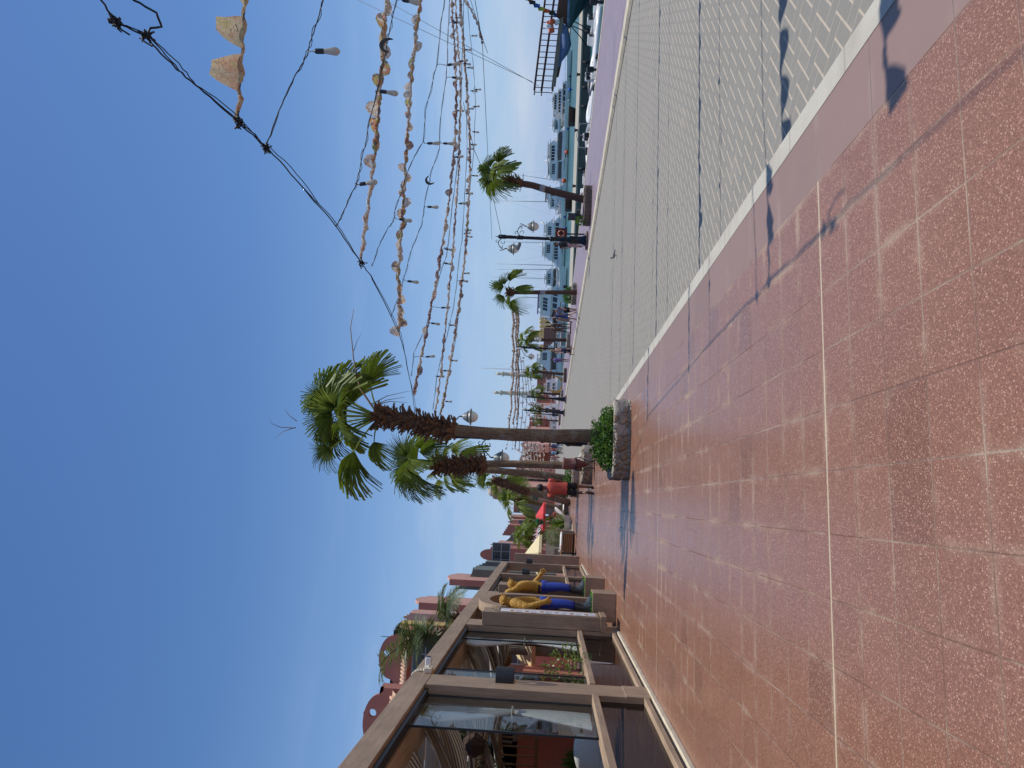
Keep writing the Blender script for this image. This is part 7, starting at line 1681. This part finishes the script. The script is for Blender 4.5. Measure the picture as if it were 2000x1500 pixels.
def pot_plant(label, x, y, Y, pr, ph, br, seed, pmat, n=700, spiky=False, size=.08):
    p = D(x, y, Y); t = thing('potted_plant', label, 'potted plant', (p.x, p.y, 0), 0, 'terrace plants'); r = random.Random(seed)
    MB().lathe([(pr*.7, .003), (pr*.95, ph*.5), (pr, ph*.92), (pr*1.08, ph*.94), (pr*1.08, ph), (pr*.9, ph), (pr*.85, ph*.9)], 16).obj('pot', pmat, t)
    m = MB()
    for k in range(n):
        if spiky:
            a = r.uniform(0, 2*PI); el = r.uniform(.3, 1.5); o = Vector((math.cos(a)*math.cos(el), math.sin(a)*math.cos(el), math.sin(el))); L = br*r.uniform(.7, 1.5); b0 = Vector((0, 0, ph*.9)); e = b0+o*L-Vector((0, 0, L*.35*math.cos(el))); s_ = o.cross(Vector((0, 0, 1))).normalized()*.02; md = b0+o*L*.55
            m.add([b0-s_, b0+s_, md+s_*1.3, e, md-s_*1.3], [(0, 1, 2, 4), (4, 2, 3)])
        else:
            d = Vector((r.gauss(0, 1), r.gauss(0, 1), r.gauss(0, 1))).normalized(); q = Vector((d.x*br, d.y*br, ph+br*.8+d.z*br*.9))*1.; q = Vector((q.x*r.random()**.3, q.y*r.random()**.3, ph+ (q.z-ph)*r.random()**.25)); a = (d+Vector((r.gauss(0, .6), r.gauss(0, .6), r.gauss(0, .6)))).normalized()*size*r.uniform(.6, 1.3); b_ = a.cross(Vector((r.gauss(0, 1), r.gauss(0, 1), r.gauss(0, 1)))).normalized()*size*.3
            m.add([q, q+a*.5+b_, q+a, q+a*.5-b_], [(0, 1, 2, 3)])
    m.obj('foliage', POTPL, t, fix=False)
GPOT = pm('pale_grey_pot', (.50, .49, .46), .7, var=.12, sc=5)
pot_plant('spiky green plant in a pale grey pot near the red parasol', 1100, 1024, 40, .36, .45, .75, 1, GPOT, 260, True)
pot_plant('olive bushy plant in a pot in front of the broad grey green wall', 1098, 1047, 36, .3, .75, .5, 2, POT, 800)
pot_plant('small pale pot with a leafy plant right of the spiky one', 1101, 1016, 42, .32, .45, .4, 3, GPOT, 300)
pot_plant('leafy plant in a clear pot on the pavilion floor by the rattan chairs', 1120, 1316, 10.9, .2, .7, .42, 4, GPOT, 500, False, .06)
pot_plant('variegated plant seen through the nearest opening', 1100, 1488, 13.2, .25, .5, .45, 5, POT, 500, True)
# round green fan cactus like ball and pink paper flags on a rod
p = D(1054, 1019, 44); t = thing('topiary_ball', 'spiky blue green ball plant on a stem beside the red parasol', 'plant', (p.x, p.y, 0)); m = MB(); r = random.Random(8)
for k in range(300):
    d = Vector((r.gauss(0, 1), r.gauss(0, 1), r.gauss(0, 1))).normalized(); s_ = d.cross(Vector((.3, .2, 1))).normalized()*.035; c_ = Vector((0, 0, p.z)); m.add([c_+d*.08-s_, c_+d*.08+s_, c_+d*r.uniform(.28, .38)], [(0, 1, 2)])
m.obj('leaves', leaf_mat('blue_green_leaf', (.03, .16, .09), (.10, .34, .20), .2), t, fix=False); MB().tube([(0, 0, 0), (0, 0, p.z-.1)], .03, 6).obj('stem', WO, t)
P = [D(1058, 1024, 42), D(1051, 1034, 41), D(1050, 1044, 40), D(1047, 1058, 38)]
bunting('row of pink and white paper flags hanging before the grey green wall', P, [pm('pink_paper', (.62, .30, .36), .8, var=.2, sc=20), pm('white_paper', (.70, .66, .66), .8, var=.1)], (.12, .2, .28), 90, 'terrace flags', .03)
# slatted bench with white cushion, lounger, box, sign wall
p = D(1096, 1058, 35.5); t = thing('slatted_sofa', 'long slatted wooden sofa with a white cushion on top, past the wood pillar', 'sofa', (p.x, p.y, 0), -.15)
for k in range(5): MB().box((-.5, -.4, .10+k*.098), (.5, -.37, .10+k*.098+.062)).obj('slat', WO, t)
MB().box((-.5, -.365, .02), (.5, .4, .58)).obj('frame', pm('dark_frame', (.06, .035, .02), .7), t, .01); cushion('cushion', (0, 0, .66), (1.0, .8, .16), GEL, t)
p = D(1098, 1000, 47); t = thing('sun_lounger', 'white slanted lounger back under the red parasol', 'lounger', (p.x, p.y, 0), .4); cushion('backrest', (0, 0, .62), (.10, .6, .85), GEL, t, 0, .7); cushion('seat', (.45, 0, .34), (.9, .6, .12), GEL, t); MB().box((-.1, -.28, 0), (.9, .28, .27)).obj('frame', pm('dark_rattan', (.05, .04, .03), .7, var=.4, sc=40), t)
p = D(1100, 990, 50); t = thing('wooden_crate_table', 'low olive wooden table beside the white lounger', 'table', (p.x, p.y, 0), .3); MB().box((-.6, -.4, .38), (.6, .4, .46)).obj('top', pm('olive_wood', (.20, .15, .05), .6, var=.3), t, .01); MB().box((-.5, -.3, 0), (.5, .3, .375)).obj('base', MATS['olive_wood'], t)
p = D(1078, 1070, 39.5); t = thing('sign_wall', 'pale stone sign wall with a dark grid pattern behind the slatted sofa', 'wall', (p.x, p.y, 0), -.05)
MB().box((-.95, 0, 0), (.95, .2, D(1066, 1070, 39.5).z)).obj('slab', pm('pale_stone_wall', (.46, .42, .32), .8, var=.2, sc=3, bump=.3), t)
for k in range(4): MB().box((-.8+k*.44, -.02, .65), (-.48+k*.44, -.002, .95)).obj('dark_panel', pm('sign_panel', (.16, .14, .11), .7, var=.3), t)
p = D(1100, 1072, 33); t = thing('cafe_table', 'small square cafe table with cups by the wood pillar', 'table', (p.x-.2, p.y, 0)); MB().box((-.35, -.35, .70), (.35, .35, .74)).obj('top', WO, t, .005); MB().tube([(0, 0, 0), (0, 0, .70)], .04, 8).obj('leg', BLACKM, t); MB().lathe([(.25, 0.002), (.25, .03)], 12).obj('foot', BLACKM, t)
for k in range(2): MB().lathe([(.03, .741), (.045, .83), (.04, .83), (.028, .75)], 10, Matrix.Translation((.1-.25*k, -.1+.2*k, 0))).obj('cup', GEL, t)
MB_ = MB().add([Vector((*G(1111, 1088)[:2], .005)), Vector((*G(1119, 1090)[:2], .005)), Vector((*G(1118, 1024)[:2], .005)), Vector((*G(1116.5, 1024)[:2], .005))], [(0, 1, 2, 3)])  # flat cream sheet painting a wedge of reflected sunlight on the floor
o = MB_.obj('sunlight_wedge', pm('cream_sunlight_sheet', (.62, .55, .40), .9, var=.1, sc=8), fix=False); tag(o, 'long cream wedge of painted sunlight on the tiles beyond the wood pillar', 'mat')
# small dark palm among the houses and a few dark figures sitting
tall('short dark palm with drooping head among the red houses', 60, [(1090, 1058), (1060, 1056), (1040, 1052), (1024, 1048)], .2, .18, 50, (14, .6, .95), 71, bfrom=4, n=3, grp='palms among the houses')
tall('bushy palm in front of the grey glazed bay', 66, [(1090, 1040), (1060, 1040), (1042, 1038), (1034, 1036)], .2, .18, 40, (15, .7, 1.1), 72, bfrom=4, n=3, grp='palms among the houses')
SIT = dict(pel=(0, 0, .52), sp=(0, .02, .72), ch=(0, .02, .92), nk=(0, .01, 1.09), hb=(0, .03, 1.17), hm=(0, .035, 1.24), ht=(0, .03, 1.32), shL=(-.185, .0, 1.02), shR=(.185, .0, 1.02), elL=(-.23, .1, .78), wrL=(-.18, .3, .66), elR=(.23, .1, .78), wrR=(.18, .3, .66), hiL=(-.1, .0, .48), hiR=(.1, 0, .48), knL=(-.12, .42, .46), knR=(.12, .42, .46), anL=(-.12, .44, .08), anR=(.12, .44, .08), toL=(-.12, .6, .03), toR=(.12, .6, .03))
for i, (y, Y, c, lab) in enumerate(((1006, 48, 'red', 'guest in a dark red top seated under the red parasol'), (990, 51, 'navy', 'guest in navy seated at the low olive table'), (1022, 46, 'black', 'guest in black seated behind the spiky plant'))):
    p = D(1098, y, Y); t, J = person(lab, (p.x, p.y, 0), 2.2-i, SIT, 'tan', 1.72, 'seated guests', False)
    shirt(t, J, MATS.get(c+'_far_top') or pm(c+'_far_top', (.05, .05, .06), .8), 1, .5, .86); MB().box((-.28, -.3, .0), (.28, .25, .42)).obj('stool', WO, t, .02)
    hair(t, J, HAIRB)
# red walls, windows and lattice seen through the openings
house('red courtyard wall with grey shuttered windows, seen through the nearest opening', 1560, 1400, 1390, 880, 19, stucco('sunny_red_stucco', (.55, .20, .14)), 'flat', 0, windows=((.30, 2.1, 1.6, 1.2), (.62, 2.1, 1.6, 1.2)), group='red courtyard walls')  # sunlight put into the wall colour, brighter than the other red stucco
house('red courtyard wall seen through the second opening', 1345, 1262, 1255, 930, 36, MATS['sunny_red_stucco'], 'flat', 0, windows=((.5, 2.0, 1.8, 1.3),), group='red courtyard walls')
p = D(1040, 1475, 17.5); t = thing('wood_lattice', 'orange wooden lattice balcony in front of the red courtyard wall', 'lattice', (p.x, 17.4, 0), 0)
for k in range(9): MB().bar((-.8+k*.2, 0, 1.5), (-.8+k*.2, 0, 2.3), .03).obj('baluster', WO, t)
MB().box((-.9, -.05, 2.3), (.9, .05, 2.38)).obj('top_rail', WO, t); MB().box((-.9, -.05, 1.42), (.9, .05, 1.5)).obj('sill', WO, t)
for s in (-1, 1): MB().bar((s*.85, 0, 0), (s*.85, 0, 2.3), .08).obj('post', WO, t)

# long red building closing the courtyard behind the pavilion
t = thing('courtyard_building', 'long red courtyard building with grey windows, seen through the pavilion openings', 'building', (-14, 2, 0), 0, None)
MB().box((-6, 0, -.02), (0, 30, 6.2)).obj('walls', MATS['sunny_red_stucco'], t); MB().box((-.1, 0, 6.201), (.12, 30, 6.6)).obj('parapet', PINK, t)
for k in range(7):
    y = 2+k*4.0
    for z in (.9, 3.7):
        f = MB().box((.002, y-.85, z), (.06, y+.85, z+1.5)).obj('window', FRAMEG, t); MB().box((.061, y-.72, z+.12), (.07, y+.72, z+1.38)).obj('pane', PANE, f)
        for j in (-.25, .25): MB().box((.071, y+j-.03, z+.12), (.085, y+j+.03, z+1.38)).obj('mullion', FRAMEG, f)
    MB().box((.002, y+1.7, 2.95), (.16, y+1.95, 3.2)).obj('white_wall_lamp', GEL, t)
MB().box((-.0, 0, .0), (.35, 30, .5)).obj('plinth', PINK, t)
for i, (x, y, hh) in enumerate(((-9.8, 7.0, 1.6), (-10.4, 11.5, 1.2), (-10.0, 16.0, 1.8), (-10.6, 20.5, 1.3))):
    hedge(['tall courtyard shrub behind the nearest opening', 'low round courtyard shrub behind the rattan chairs', 'tall courtyard shrub behind the door arch', 'low courtyard shrub near the pavilion corner'][i], [((x, y, hh*.5), (.7, .9, hh*.55))], 900, .12, 30+i, POTPL, 'courtyard_shrub', 'shrub', 'courtyard shrubs', 0.)
t = thing('white_board', 'narrow white board leaning behind the separate wood pillar', 'board', (-2.62, 30.4, 0), .2); MB().box((-.36, 0, .05), (.36, .03, 1.55)).obj('panel', SIGNW, t, .004); MB().box((-.38, -.005, .0), (.38, .035, .05)).obj('foot', BLACKM, t)
